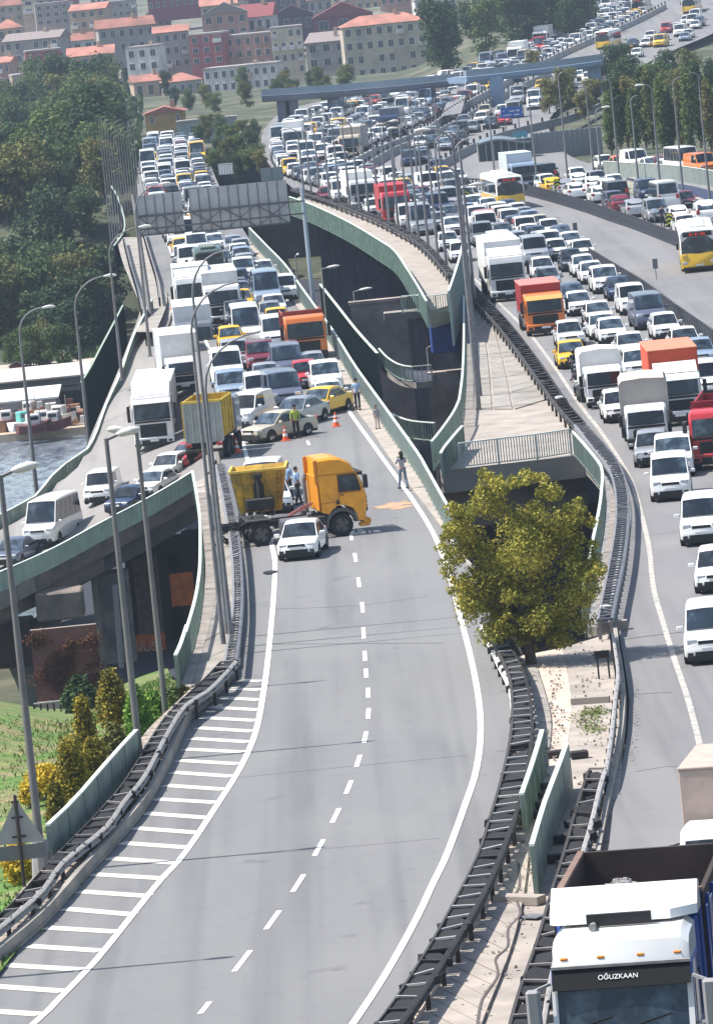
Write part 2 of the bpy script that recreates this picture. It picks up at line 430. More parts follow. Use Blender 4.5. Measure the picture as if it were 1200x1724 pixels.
RAL = [(258, 470, 0), (243, 520, -.3), (228, 560, -.9), (211, 605, -2.0), (190, 655, -3.2), (165, 715, -4.6), (142, 770, -5.8), (100, 800, -6.7), (50, 830, -7.6), (0, 862, -8.3), (-90, 915, -9.2)]
RAR = [(292, 500, 0), (318, 525, -.3), (322, 570, -.9), (333, 640, -2.0), (350, 700, -3.2), (368, 758, -4.4), (327, 822, -5.6), (250, 868, -6.6), (170, 912, -7.5), (85, 957, -8.3), (-60, 1030, -9.2)]
# outer parapet stands on the left edge, so push the road out under it
RALX = [(a - 12, b_ + 18, c) for a, b_, c in RAL]
ribbon('ramp_road', RALX, RAR, A_RAMP, 0.0, 6, thick=0.9, cols=4)
RL = [(900, 1850), (975, 1600), (1021, 1446), (1033, 1354), (1054, 1250), (1058, 1204), (1058, 1166), (1042, 1064), (1034, 1013), (1055, 924), (1060, 860), (1040, 790), (985, 720), (900, 600), (850, 540), (800, 488), (765, 470), (700, 405), (640, 372), (560, 342), (500, 322)]
RRR = [(1500, 1800), (1480, 1560), (1450, 1400), (1420, 1310), (1420, 1210), (1400, 1160), (1400, 1120), (1380, 1010), (1380, 960), (1370, 870), (1370, 800), (1360, 730), (1350, 650), (1340, 540), (1330, 500), (1320, 440), (1300, 410), (1280, 365), (1250, 340), (1230, 322), (1180, 296)]
ribbon('road_right', RL, RRR, A_RIGHT, zR, 6, thick=0.0, cols=6)
FL = [(500, 322), (474, 300), (452, 275), (440, 248), (446, 215), (480, 186), (560, 165), (640, 150), (720, 138), (780, 122), (845, 92), (905, 62), (960, 30), (1010, -5), (1070, -50)]
FR = [(1181, 296), (1080, 284), (1000, 276), (960, 262), (930, 235), (925, 200), (950, 175), (985, 152), (1030, 130), (1075, 112), (1130, 85), (1190, 60), (1240, 35), (1290, 0), (1350, -45)]
ribbon('highway', FL, FR, A_RIGHT, zR, 5, cols=6)
# skirts under the right road: retaining wall with buttress ribs seen down in the void
def wall_down(name, pix, z0, z1, M, step=2.0, ribs=None, label=None, cat='wall'):
    C = resample(pts_at(pix, z0), step=step); Dr = dirs(C)
    root = empty(name, C[0], 0, label, cat)
    mb = MB()
    for i, p in enumerate(C):
        r = Vector((Dr[i].y, -Dr[i].x, 0))
        for zz in (z0, z1):
            for o in (-3.2, -2.7): q = p + r * o; mb.v.append((q.x - C[0].x, q.y - C[0].y, zz - C[0].z))
    for i in range(len(C) - 1):
        a = 4 * i
        for k1, k2 in ((0, 2), (3, 1), (1, 0), (2, 3)): mb.f.append((a + k1, a + k2, a + 4 + k2, a + 4 + k1)); mb.m.append(0)
    mb.build('wall_face', M, root)
    if ribs:
        for i in range(1, len(C) - 1, ribs):
            p = C[i] - C[0]; d = Dr[i]; r = Vector((d.y, -d.x, 0)); mb = MB()
            mb.bar((p.x - r.x * 2.5, p.y - r.y * 2.5, z1 - C[0].z), (p.x - r.x * 2.5, p.y - r.y * 2.5, z0 - C[0].z - .05), 0.55, 0.55)
            mb.build('buttress', M, root)
    return root
DKBLUE = mat('shaded_blue_grey_concrete', (0.05, 0.058, 0.085), 0.9, noise=0.3, nscale=0.4, col2=(0.025, 0.028, 0.045), c2scale=0.3)  # concrete darkened and blued to carry the shade of the void
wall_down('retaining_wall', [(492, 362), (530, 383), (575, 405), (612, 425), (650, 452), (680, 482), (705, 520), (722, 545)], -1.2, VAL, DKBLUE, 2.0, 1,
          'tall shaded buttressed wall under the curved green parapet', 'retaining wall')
# ---------------- paint ----------------
LLINE = [(-30, 1795), (62, 1721), (118, 1664), (167, 1612), (267, 1487), (308, 1442), (367, 1354), (405, 1293), (430, 1235), (443, 1170), (450, 1120), (456, 1060), (461, 1000), (463, 950), (459, 925), (448, 880), (433, 830), (416, 772), (405, 734), (388, 690), (372, 645), (358, 605), (345, 570)]
RLINE = [(540, 1800), (595, 1724), (650, 1640), (700, 1550), (728, 1490), (752, 1440), (785, 1350), (801, 1300), (809, 1240), (806, 1180), (793, 1110), (775, 1040), (755, 965), (730, 900), (700, 850), (672, 810), (650, 780), (625, 745), (603, 715), (575, 675), (548, 636), (520, 590)]
rm = bpy.data.objects['road_main']; rgt = bpy.data.objects['road_right']; rj = bpy.data.objects['road_jam']
line_strip('edge_line', LLINE, 0.20, PAINT, parent=rm, dz=.02)
line_strip('edge_line', RLINE, 0.20, PAINT, parent=rm, dz=.02)
line_strip('edge_line', [(276, 392), (290, 430), (303, 462), (313, 487)], 0.18, PAINT, parent=rj)
line_strip('edge_line', [(293, 510, -.1), (283, 548, -.6), (268, 585, -1.4), (255, 620, -2.1)], 0.2, PAINT2, dz=.05, parent=bpy.data.objects['ramp_road'])
RRL = [(1200, 1330), (1187, 1290), (1160, 1185), (1135, 1110), (1115, 1045), (1100, 990), (1092, 920), (1078, 860), (1062, 810), (1040, 770), (1010, 725), (975, 680), (935, 620), (890, 560), (845, 515), (808, 478), (780, 455)]
line_strip('edge_line', RRL, 0.20, mat('faded_line_paint', (.46, .43, .39), .8, noise=.15, nscale=4, col2=(.26, .25, .24), c2scale=3), zR, parent=rgt)
mb = MB()
DASH = [(345, 1698), (408, 1619), (459, 1550), (502, 1488), (537, 1428), (565, 1374), (587, 1326), (603, 1282), (614.5, 1242), (620, 1202), (619.5, 1167), (616, 1134), (614, 1105), (612, 1066), (610, 1023), (604, 981), (598, 939), (591, 903), (533, 777), (519, 746)]
for i, (u, v) in enumerate(DASH):
    nx = DASH[min(i + 1, len(DASH) - 1)]; pv = DASH[max(i - 1, 0)]
    if i == 17: nx = (584, 868)
    if i == 18: pv = (545, 800)
    c = P(u, v); d = (P(*nx) - P(*pv)).normalized(); r = Vector((d.y, -d.x, 0)); l = (P(*nx) - P(*pv)).length / 2 * 0.24
    l = min(l, 1.6)
    q = []
    for (s1, s2) in ((-1, -1), (1, -1), (1, 1), (-1, 1)):
        pt = c + d * (l * s1) + r * (0.075 * s2); q.append((pt.x, pt.y, 0.012))
    MB().quad(*q).build('lane_dash', PAINT, rm)
# hatched gore on the left shoulder
HL = [(0, 1702), (0, 1664), (8, 1626), (48, 1594), (77, 1563), (107, 1531), (134, 1502), (157, 1473), (182, 1446), (203, 1420), (224, 1395), (243, 1370), (260, 1346), (277, 1323), (289, 1301), (300, 1281), (311, 1262), (322, 1244), (332, 1226), (341, 1209), (352, 1191), (366, 1175), (382, 1160), (400, 1147)]
HR = [(68, 1709), (107, 1670), (140, 1634), (170, 1602), (198, 1570), (225, 1541), (251, 1510), (275, 1480), (297, 1454), (316, 1428), (334, 1403), (351, 1378), (365, 1352), (379, 1330), (391, 1308), (403, 1287), (411, 1267), (420, 1250), (427, 1232), (433, 1214), (437, 1196), (439, 1179), (440, 1162), (442, 1147)]
HL = [(-70, 1700), (-35, 1660)] + HL[2:]
HR = HR[:]
for (a, b_) in zip(HL, HR):
    A = P(*a); B = P(*b_); d = (B - A).normalized(); r = Vector((-d.y, d.x, 0)) * 0.24
    MB().quad(*[(q.x, q.y, 0.012) for q in (A - r, B - r, B + r, A + r)]).build('hatch_stripe', PAINT2, rm)
# dark cross lines: road joints, plus a cast shadow painted on the right road
SEAM_SHADE = mat('seam_shadow_line', (0.075, 0.075, 0.08), 0.7)
for (a, m_, b_, w) in [((455, 1085), (620, 1084), (745, 1083), .05), ((452, 1026), (600, 1020), (720, 1004), .04), ((400, 1310), (600, 1290), (790, 1272), .03),
                    ((420, 1440), (600, 1425), (740, 1412), .025)]:
    line_strip('seam_shadow_line', [a, m_, b_], w, SEAM_SHADE, dz=0.008, step=1.0, parent=rm)
for (a, m_, b_, w) in [((1042, 1078), (1100, 1070), (1190, 1060), .10), ((1045, 1172), (1090, 1168), (1130, 1166), .05), ((1070, 1300), (1130, 1290), (1170, 1290), .05), ((1062, 905), (1100, 900), (1160, 893), .04)]:  # first line is a cast shadow painted on the asphalt
    line_strip('seam_shadow_line', [a, m_, b_], w, SEAM_SHADE, zR, dz=0.008, step=1.0, parent=rgt)
ORG = mat('orange_dust_stain', (0.42, 0.27, 0.17), 0.9, noise=0.25, nscale=3)
mb = MB()
for k in range(34):
    u = random.uniform(636, 690); v = 854 - (u - 636) * 0.12 + random.gauss(0, 2.4); c = P(u, v); w = random.uniform(.15, .6); h = random.uniform(.15, .7)
    a0 = random.uniform(0, 3)
    pts = [(c.x + math.cos(a0 + j * 1.05) * w * random.uniform(.6, 1), c.y + math.sin(a0 + j * 1.05) * h * random.uniform(.6, 1), 0.009 + k * 1e-4) for j in range(6)]
    mb.add(pts, [tuple(range(6))])
tag(mb.build('orange_dust', ORG), kind='stuff', label='orange dust spilled on the carriageway beside the crashed truck')

# ---------------- verges, walkways, median ----------------
# rubble verge between left guard rail and road
GL_F = [(-75, 1620), (0, 1558), (67, 1500), (104, 1450), (175, 1392), (208, 1346), (242, 1304), (280, 1233), (310, 1187), (350, 1160), (377, 1133), (396, 1112)]
GL_B = [(-100, 1600), (-22, 1560), (38, 1502), (78, 1455), (130, 1404), (172, 1360), (210, 1316), (252, 1247), (283, 1200), (325, 1160), (352, 1135), (374, 1110)]
def down(pix, zt_, zb, z=0.0):
    """pixels of the foot points directly below points seen at height zt_"""
    out = []
    for (u, v) in pix:
        p = P(u, v, zt_); p.z = zb; out.append(PIX(p))
    return out
ribbon('verge', [(a - 40, b_) for a, b_ in down(GL_B, .75, 0)], [(-75, 1690), (-2, 1627), (74, 1562), (149, 1477), (200, 1422), (248, 1362), (286, 1290), (318, 1219), (350, 1188), (378, 1160), (396, 1142), (399, 1128)], DIRT, 0.0, 6, thick=0.1, dz=0.12, cols=2)
kerb_wall('kerb', [(-75, 1684), (-2, 1621), (74, 1556), (149, 1471), (200, 1416), (248, 1356), (286, 1284), (318, 1213), (350, 1184), (378, 1156), (394, 1138)], .16, .40, CONC)
kerb_wall('kerb', [(1008, 1455), (1026, 1354), (1046, 1250), (1050, 1204), (1050, 1166), (1042, 1110), (1036, 1070)], .14, .38, CONC)
# left walkway (between green railing and the mesh guard rail)
WL = [(300, 1155), (318, 1110), (334, 1060), (343, 1010), (346, 960), (343, 915), (338, 865), (330, 815)]
WM = [(322, 1160), (338, 1110), (352, 1060), (362, 1010), (365, 960), (362, 915), (354, 865), (343, 812)]
WR = [(405, 1122), (406, 1090), (407, 1050), (407, 1005), (405, 960), (399, 905), (387, 850), (372, 790)]
ribbon('walkway_left', WL, WR, CONCP, 0.0, 6, thick=1.2, dz=0.1, cols=3, sideM=CONCD)
# slabs cast into it
def slab_run(parent, Lp, Rp, z, n, gap, M, name='paving_slab', th=0.06, dz=0.0, jit=0.01, trim=0.03):
    A = resample(pts_at(Lp, z), n=n + 1); B = resample(pts_at(Rp, z), n=n + 1)
    for i in range(n):
        a0, b0, a1, b1 = A[i], B[i], A[i + 1], B[i + 1]
        if callable(z):
            for p in (a0, b0, a1, b1): p.z = z(p.x, p.y)
        g = gap / max((a1 - a0).length, .2)
        q0 = a0.lerp(a1, g); q1 = b0.lerp(b1, g); q2 = b1.lerp(b0, g * .3); q3 = a1.lerp(a0, g * .3)
        q = [q0, q1, b1, a1]
        c = (q[0] + q[1] + q[2] + q[3]) / 4
        hh = dz + random.uniform(-jit, jit)
        q = [c + (p - c) * (1 - trim * .5) for p in q]
        mb = MB(); vs = [(p.x, p.y, p.z + hh) for p in q] + [(p.x, p.y, p.z + hh + th) for p in q]
        mb.add(vs, [(3, 2, 1, 0), (4, 5, 6, 7), (0, 1, 5, 4), (1, 2, 6, 5), (2, 3, 7, 6), (3, 0, 4, 7)])
        mb.build(name, M, parent)
wl = bpy.data.objects['walkway_left']
slab_run(wl, WL, WM, 0.1, 26, 0.05, CONCP, dz=0.02)
slab_run(wl, WM, WR, 0.1, 12, 0.06, CONC, dz=0.02)
# strip between right edge line and the green railing
SL2 = [(772, 945), (752, 905), (722, 862), (697, 830), (680, 805), (650, 765), (627, 730), (605, 700), (582, 668), (562, 635), (545, 585), (508, 530), (490, 503), (459, 466), (431, 430), (410, 403)]
SR_ = [(800, 960), (776, 930), (752, 890), (728, 845), (708, 808), (680, 765), (654, 725), (632, 693), (608, 658), (590, 630), (568, 594), (544, 560), (515, 516), (486, 473), (452, 436), (423, 405)]
ribbon('railing_strip', SL2, SR_, CONCP, 0.0, 6, dz=0.10, thick=0.1)
# median ground and slope
MEL = [(560, 1840), (640, 1745), (700, 1675), (760, 1590), (800, 1525), (830, 1470), (860, 1400), (880, 1330), (893, 1250), (894, 1200), (886, 1150), (868, 1105)]
MEM = [(700, 1880), (760, 1760), (800, 1680), (850, 1590), (878, 1525), (900, 1460), (925, 1400), (938, 1330), (955, 1250), (962, 1200), (958, 1150), (945, 1090)]
MER = [(900, 1850), (935, 1740), (960, 1640), (990, 1540), (1008, 1470), (1018, 1420), (1028, 1360), (1040, 1300), (1049, 1240), (1052, 1195), (1050, 1150), (1036, 1062)]
def zM(x, y): return zR(x, y) * 0.5
ribbon('central_median', MEL, MEM, SAND, 0.0, 6, dz=-0.02, cols=3)
ribbon('median_ground', MEM, MER, CONCP, lambda x, y: 0.0, 6, dz=-0.03, cols=3)
cm = bpy.data.objects['central_median']
slab_run(cm, [(668, 1810), (700, 1735), (742, 1660), (785, 1590), (835, 1515), (862, 1450), (872, 1420)], [(745, 1870), (795, 1768), (822, 1700), (852, 1625), (872, 1560), (885, 1490), (890, 1440)], 0.0, 22, 0.07, CONCP, dz=0.01, th=.07, trim=.01)
slab_run(cm, [(855, 1415), (870, 1375), (880, 1330), (884, 1290)], [(884, 1420), (893, 1380), (898, 1335), (900, 1295)], 0.0, 12, 0.07, CONC, dz=0.01, th=.07)
slab_run(cm, [(898, 1262), (900, 1215), (896, 1170), (880, 1120)], [(925, 1262), (928, 1215), (918, 1170), (905, 1128)], 0.0, 14, 0.05, CONC, dz=0.0, th=.05)
mg = bpy.data.objects['median_ground']
slab_run(mg, [(1030, 1440), (1038, 1390), (1044, 1330), (1047, 1280), (1043, 1225), (1043, 1180), (1040, 1130)], [(995, 1440), (1010, 1390), (1022, 1330), (1032, 1280), (1038, 1225), (1037, 1180), (1036, 1130)], 0.0, 26, 0.06, CONC, dz=0.05, th=.08)
# cross beam and drain grate at the foot of the slabs
mb = MB(); a = P(838, 1520, .0); b_ = P(912, 1522, .0); mb.bar(a + Vector((0, 0, .1)), b_ + Vector((0, 0, .1)), .45, .22); mb.build('cross_beam', CONCP, cm)
a = P(884, 1545, .0); b_ = P(912, 1546, .0); MB().bar(a + Vector((0, 0, .04)), b_ + Vector((0, 0, .04)), .5, .03).build('drain_grate', STEELD, cm)
mb = MB(); a = P(962, 1185); b_ = P(1026, 1181); mb.bar(a + Vector((0, 0, .08)), b_ + Vector((0, 0, .08)), .25, .2); mb.build('cross_beam', CONC, mg)
GRASST = mat('thin_dry_grass', (0.20, 0.22, 0.10), 0.95, noise=0.3, nscale=5)
CRK = mat('wide_crack', (0.10, 0.085, 0.08), 0.95)
cr_pts = [(803, 1740), (812, 1690), (838, 1650), (835, 1620), (855, 1600), (856, 1570), (876, 1545), (868, 1515), (875, 1495), (873, 1460)]
line_strip('crack', cr_pts, 0.07, CRK, 0.0, dz=0.093, step=.35, parent=cm)
# front slab face under tree side, under the platform, etc.
# platform between the roads
PLL = [(745, 792), (748, 760), (770, 715), (780, 690), (783, 640), (783, 590), (783, 540), (782, 495), (776, 470)]
PLR = [(985, 765), (1000, 745), (985, 722), (955, 695), (925, 650), (890, 600), (860, 560), (826, 515), (795, 485)]
ribbon('platform', PLL, PLR, CONCP, 0.0, 6, dz=0.0, cols=3)
pf = bpy.data.objects['platform']
for (la, ra, n) in (([(783, 690), (785, 600), (784, 500)], [(797, 690), (796, 600), (791, 500)], 34), ([(800, 690), (798, 600), (793, 510)], [(828, 690), (820, 600), (806, 512)], 30),
                    ([(832, 690), (824, 600), (812, 525)], [(862, 690), (845, 605), (825, 535)], 26), ([(866, 690), (850, 612), (835, 560)], [(925, 672), (880, 610), (850, 560)], 16)):
    slab_run(pf, la, ra, 0.0, n, 0.06, CONC, dz=0.01, th=.05, name='deck_slab')
a, b_ = P(742, 792), P(988, 764)
mb = MB(); d = (b_ - a).normalized(); n_ = Vector((d.y, -d.x, 0))
mb.v += [tuple(a + n_ * .35 + Vector((0, 0, .02))), tuple(b_ + n_ * .35 + Vector((0, 0, .02))), tuple(b_ - n_ * .3 + Vector((0, 0, .02))), tuple(a - n_ * .3 + Vector((0, 0, .02)))]
mb.v += [(x, y, z - 1.1) for (x, y, z) in mb.v]
mb.f += [(0, 1, 2, 3), (4, 7, 6, 5), (0, 4, 5, 1), (1, 5, 6, 2), (2, 6, 7, 3), (3, 7, 4, 0)]; mb.m += [0] * 6
mb.build('edge_beam', CONC, pf)
mb = MB(); a2 = a - n_ * 1.0 + Vector((0, 0, -1.1)); b2 = b_ - n_ * 1.0 + Vector((0, 0, -1.1))
mb.v += [tuple(a2), tuple(b2), (b2.x, b2.y, -3.0), (a2.x, a2.y, -3.0)]; mb.f.append((0, 1, 2, 3)); mb.m.append(0); mb.build('girder', CONCD, pf)
# underside and void wall beneath platform
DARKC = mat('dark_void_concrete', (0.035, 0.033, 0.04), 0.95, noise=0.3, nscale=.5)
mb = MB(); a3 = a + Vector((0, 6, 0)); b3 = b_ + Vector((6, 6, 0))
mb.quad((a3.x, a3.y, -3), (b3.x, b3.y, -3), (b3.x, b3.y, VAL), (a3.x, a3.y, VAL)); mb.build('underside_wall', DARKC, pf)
# narrow walkway right of the tree
NWL = [(988, 1058), (992, 1020), (1003, 960), (1012, 900), (1019, 860), (1019, 815), (1005, 790), (975, 757)]
NWR = [(1036, 1058), (1036, 1012), (1052, 950), (1060, 900), (1062, 860), (1052, 815), (1036, 785), (1000, 750)]
ribbon('walkway_right', NWL, NWR, CONCG, 0.0, 6, thick=1.0, dz=0.05, cols=2, sideM=CONC)
slab_run(bpy.data.objects['walkway_right'], [(1006, 1050), (1004, 1000), (1014, 950), (1022, 905), (1027, 865), (1027, 820)], [(1022, 1050), (1020, 1000), (1030, 950), (1037, 905), (1041, 865), (1040, 822)], 0.05, 22, .05, CONCP, dz=.01)
# slope from median down into the hollow
mb = MB()
top = [P(868, 1105), P(900, 1090), P(945, 1082), P(1000, 1070), P(1036, 1062)]
for p in top: mb.v.append((p.x, p.y, -.04))
for p in top: mb.v.append((p.x + random.uniform(-.4, .4), p.y + 4, -3.2))
for p in top: mb.v.append((p.x, p.y + 16, VAL))
for i in range(4):
    for r_ in (0, 5): mb.f.append((r_ + i, r_ + i + 1, r_ + i + 6, r_ + i + 5)); mb.m.append(0)
tag(mb.build('hollow_slope', DIRT), kind='structure')
mb = MB(); p, q = P(940, 1000, -3), P(800, 1000, -3)
# dark earth side walls around the hollow (flanks of both road decks)
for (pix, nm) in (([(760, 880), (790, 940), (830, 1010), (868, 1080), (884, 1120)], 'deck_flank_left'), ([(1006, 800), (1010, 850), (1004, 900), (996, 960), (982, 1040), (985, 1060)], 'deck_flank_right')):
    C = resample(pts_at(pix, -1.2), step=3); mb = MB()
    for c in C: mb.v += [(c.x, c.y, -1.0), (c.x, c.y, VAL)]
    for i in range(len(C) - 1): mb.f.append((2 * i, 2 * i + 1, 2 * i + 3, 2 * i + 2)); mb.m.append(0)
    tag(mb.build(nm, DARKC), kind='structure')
# walkway on the curved right parapet
CWL = [(724, 525), (712, 497), (700, 470), (684, 448), (665, 424), (640, 404), (600, 385), (560, 368), (520, 352), (492, 344)]
CWR = [(768, 512), (766, 480), (752, 458), (728, 432), (703, 410), (672, 393), (635, 376), (590, 358), (550, 345), (505, 330)]
ribbon('walkway_curved', CWL, CWR, CONCP, 0.0, 5, thick=1.2, dz=0.08, cols=2)
# left shoulder strips near the gantry
ribbon('shoulder_strip', [(196, 400), (206, 440), (222, 480), (236, 520), (228, 560)], [(246, 400), (258, 440), (268, 470), (282, 505), (262, 560)], CONC, 0.0, 4, dz=0.06, cols=2)

# ---------------- grass bank bottom left ----------------
BK = [[(-10, 1650, .1), (50, 1572, .1), (90, 1520, .1), (160, 1440, .1), (215, 1370, .1), (262, 1290, .1), (300, 1225, .05), (350, 1180, 0), (385, 1140, 0)],
      [(-90, 1640, -.4), (-20, 1560, -.4), (30, 1500, -.5), (100, 1415, -.8), (160, 1340, -1.2), (215, 1270, -1.8), (262, 1210, -2.5), (300, 1178, -4), (318, 1160, -5)],
      [(-220, 1560, -1.6), (-140, 1470, -1.7), (-70, 1400, -1.8), (0, 1330, -2), (70, 1275, -2.6), (140, 1225, -3.6), (200, 1190, -5), (250, 1165, -7), (290, 1145, -8)],
      [(-400, 1430, -2), (-300, 1330, -2), (-200, 1255, -2), (-90, 1205, -2.3), (20, 1205, -3.6), (110, 1215, -5.5), (180, 1185, -8), (240, 1155, -10), (285, 1135, -11)],
      [(-500, 1330, -8), (-380, 1250, -8), (-250, 1190, -8), (-120, 1170, -8), (0, 1180, -9), (100, 1195, -10), (170, 1170, -12), (235, 1140, -13.5), (282, 1125, -14.5)]]
mb = MB(); rows = [resample(pts_at(r_), n=25) for r_ in BK]
for r_ in rows:
    for p in r_: mb.v.append((p.x, p.y, p.z))
for j in range(len(rows) - 1):
    for i in range(24): q = j * 25 + i; mb.f.append((q, q + 1, q + 26, q + 25)); mb.m.append(0)
LAWN = mat('lawn', (0.085, 0.165, 0.026), 0.9, noise=0.4, nscale=1.6, bump=.9, bscale=22, col2=(0.20, 0.175, 0.08), c2scale=.3, c2lo=.46, c2hi=.60)
tag(mb.build('grass_bank', LAWN, smooth=70), kind='structure')
# standing grass tufts (uncountable)
mb = MB()
for k in range(12000):
    j = random.randrange(0, 3); i = random.randrange(0, 24); s_, t_ = random.random(), random.random()
    p = rows[j][i].lerp(rows[j][i + 1], s_).lerp(rows[j + 1][i].lerp(rows[j + 1][i + 1], s_), t_)
    if p.y > 300 or p.y < 128: continue
    a = random.uniform(0, 6.28); h = random.uniform(.05, .19); w = random.uniform(.02, .05)
    dx, dy = math.cos(a) * w, math.sin(a) * w
    mb.add([(p.x - dx, p.y - dy, p.z), (p.x + dx, p.y + dy, p.z), (p.x + random.uniform(-.1, .1), p.y + random.uniform(-.1, .1), p.z + h)], [(0, 1, 2)], (0 if (math.sin(p.x * 1.3) + math.sin(p.y * .31 + p.x)) + random.gauss(0, .8) < .2 else 1))
# weeds on the verge and median
for (uu, vv, n) in ((110, 1475, 240), (92, 1500, 200), (45, 1560, 200), (-5, 1600, 160), (60, 1540, 120), (998, 1195, 260), (1002, 1222, 160), (318, 1150, 120), (342, 1140, 120), (985, 1208, 100)):
    for k in range(n):
        p = P(uu + random.gauss(0, 13), vv + random.gauss(0, 4.5), .1); a = random.uniform(0, 6.28); h = random.uniform(.03, .09); w = .045
        mb.add([(p.x - math.cos(a) * w, p.y - math.sin(a) * w, 0), (p.x + math.cos(a) * w, p.y + math.sin(a) * w, 0), (p.x + random.uniform(-.1, .1), p.y, h)], [(0, 1, 2)], random.choice((0, 1)))
tag(mb.build('grass', [mat('grass_blade', (0.105, 0.19, 0.03), .8, rnd=0), mat('dry_grass_blade', (0.26, 0.25, 0.10), .85)]), kind='stuff', label='short mixed green and dry grass on the bank and verges')

# loose stones, rubble and litter on the verge and the median
q = MB()
def scat(fa, fb, n, sz, z=0.1):
    A = resample(pts_at(fa, 0.0), n=60); B = resample(pts_at(fb, 0.0), n=60)
    for k in range(n):
        i = random.randrange(59); p = A[i].lerp(B[i], random.random()).lerp(A[i + 1].lerp(B[i + 1], random.random()), random.random()); s_ = random.uniform(.25, 1) ** 2 * sz
        q.box(p.x - s_, p.x + s_, p.y - s_ * 1.3, p.y + s_ * 1.3, z - .02, z + s_ * 1.1, random.choice((0, 1, 1, 1, 2)), s_ * random.uniform(.2, .6), s_ * random.uniform(.2, .6))
scat([(-40, 1640), (104, 1500), (208, 1390), (262, 1310), (300, 1230), (350, 1180)], [(-10, 1622), (130, 1480), (230, 1370), (278, 1290), (312, 1225), (360, 1180)], 1500, .09, .12)
scat([(700, 1735), (800, 1590), (872, 1460), (905, 1330), (915, 1200), (900, 1120)], [(850, 1740), (893, 1580), (905, 1470), (940, 1330), (955, 1200), (950, 1100)], 420, .05, .06)
scat([(960, 1330), (965, 1250), (962, 1150), (940, 1085)], [(1005, 1330), (1018, 1250), (1020, 1150), (1025, 1075)], 160, .045, .0)
scat([(1046, 1440), (1050, 1340), (1062, 1230), (1066, 1160)], [(1066, 1430), (1070, 1340), (1076, 1230), (1074, 1160)], 250, .035, .0)
tag(q.build('rubble', [DIRT, CONC, CONCD]), kind='stuff', label='loose stones and rubble on the verge and the median')
# ---------------- shared unit meshes ----------------
def unit_box(name, M, c=0.0):
    mb = MB()
    if c: mb.bbox(-.5, .5, -.5, .5, -.5, .5, c)
    else: mb.box(-.5, .5, -.5, .5, -.5, .5)
    return mb.mesh(name, M)
UB = {}
def ub(M):
    if M.name not in UB: UB[M.name] = unit_box('box_' + M.name, M)
    return UB[M.name]
def put_bar(name, a, b, w, h, M, parent, org):
    """shared box stretched from a to b (world), w across, h up"""
    a = Vector(a); b = Vector(b); d = b - a; l = d.length
    if l < 1e-5: return None
    d /= l; up = Vector((0, 0, 1)) if abs(d.z) < 0.95 else Vector((0, 1, 0))
    r = d.cross(up).normalized(); u = r.cross(d).normalized()
    o = bpy.data.objects.new(name, ub(M)); COL.objects.link(o)
    mt = Matrix.Identity(4); c = (a + b) / 2 - Vector(org)
    for i in range(3): mt[i][0] = r[i] * w; mt[i][1] = d[i] * l; mt[i][2] = u[i] * h; mt[i][3] = c[i]
    o.parent = parent; o.matrix_local = mt
    return o
def wbeam(mb, C, zc, org, side=1, h=0.31, th=0.09):
    """W-profile beam along points C"""
    prof = [(0, h / 2), (th, h * .3), (th, h * .2), (0.02, 0), (th, -h * .2), (th, -h * .3), (0, -h / 2), (-.015, -h / 2), (-.015, h / 2)]
    D_ = dirs(C); n = len(prof); base = len(mb.v)
    for p, d in zip(C, D_):
        r = Vector((d.y, -d.x, 0)) * side
        for (o, z) in prof: q = p + r * o - org; mb.v.append((q.x, q.y, p.z - org.z + zc + z))
    for i in range(len(C) - 1):
        for j in range(n): a = base + i * n + j; b = base + i * n + (j + 1) % n; mb.f.append((a, b, b + n, a + n)); mb.m.append(0)
def guard(name, label, front, back, z=0.0, top=.75, step=1.4, fM=STEEL, bM=BROWNST, panM=BLACKR, rungM=RUNG, sf=1, sb=-1, postM=None, pan=True, group=None, fill=0.82):
    """double guard rail: two W beams, cross rungs and dark blocks between them, posts"""
    A = resample(pts_at(front, lift(z, top)), step=step); Bd = resample(pts_at(back, lift(z, top)), step=.12); B = []
    for a, d in zip(A, dirs(A)):
        r = Vector((d.y, -d.x, 0)); q = min(Bd, key=lambda p: abs((p - a).dot(d)) + .02 * (p - a).length); w = (q - a).dot(r)
        w = max(.28, min(.95, abs(w))) * (1 if w > 0 else -1); b_ = a + r * w; B.append(b_)
    for k in range(3): B = [B[0]] + [(B[i - 1] + B[i] * 2 + B[i + 1]) / 4 for i in range(1, len(B) - 1)] + [B[-1]]
    org = A[0].copy(); org.z -= top
    root = empty(name, org, 0, label, 'guard rail', group)
    lo = Vector((0, 0, -.14))
    mb = MB(); wbeam(mb, A, -.15, org, sf); mb.build('front_beam', fM, root, smooth=40)
    mb = MB(); wbeam(mb, B, -.15, org, sb); mb.build('rear_beam', bM, root, smooth=40)
    for i in range(len(A)):
        a, b = A[i], B[i]
        j1, j2 = random.gauss(0, .022), random.gauss(0, .05)
        put_bar('rung', a + Vector((0, j2, -.02 + j1)), b + Vector((0, -j2, -.02 - j1)), random.uniform(.07, .12), .06, rungM if random.random() < .8 else bM, root, org)
        if i % 2 == 0:
            put_bar('post', a + lo * .5, a - Vector((0, 0, top)), .12, .10, postM or bM, root, org)
            put_bar('post', b + lo * .5, b - Vector((0, 0, top)), .12, .10, bM, root, org)
        if pan and i < len(A) - 1 and random.random() > .03:
            m0 = a.lerp(A[i + 1], .5); m1 = b.lerp(B[i + 1], .5)
            j1, j2 = random.gauss(0, .03), random.gauss(0, .05)
            put_bar('dark_block', m0 + Vector((0, j2, -.15 + j1)), m1 + Vector((0, -j2, -.15 - j1)), step * fill * random.uniform(.86, 1.04), .2, panM, root, org)
    return root
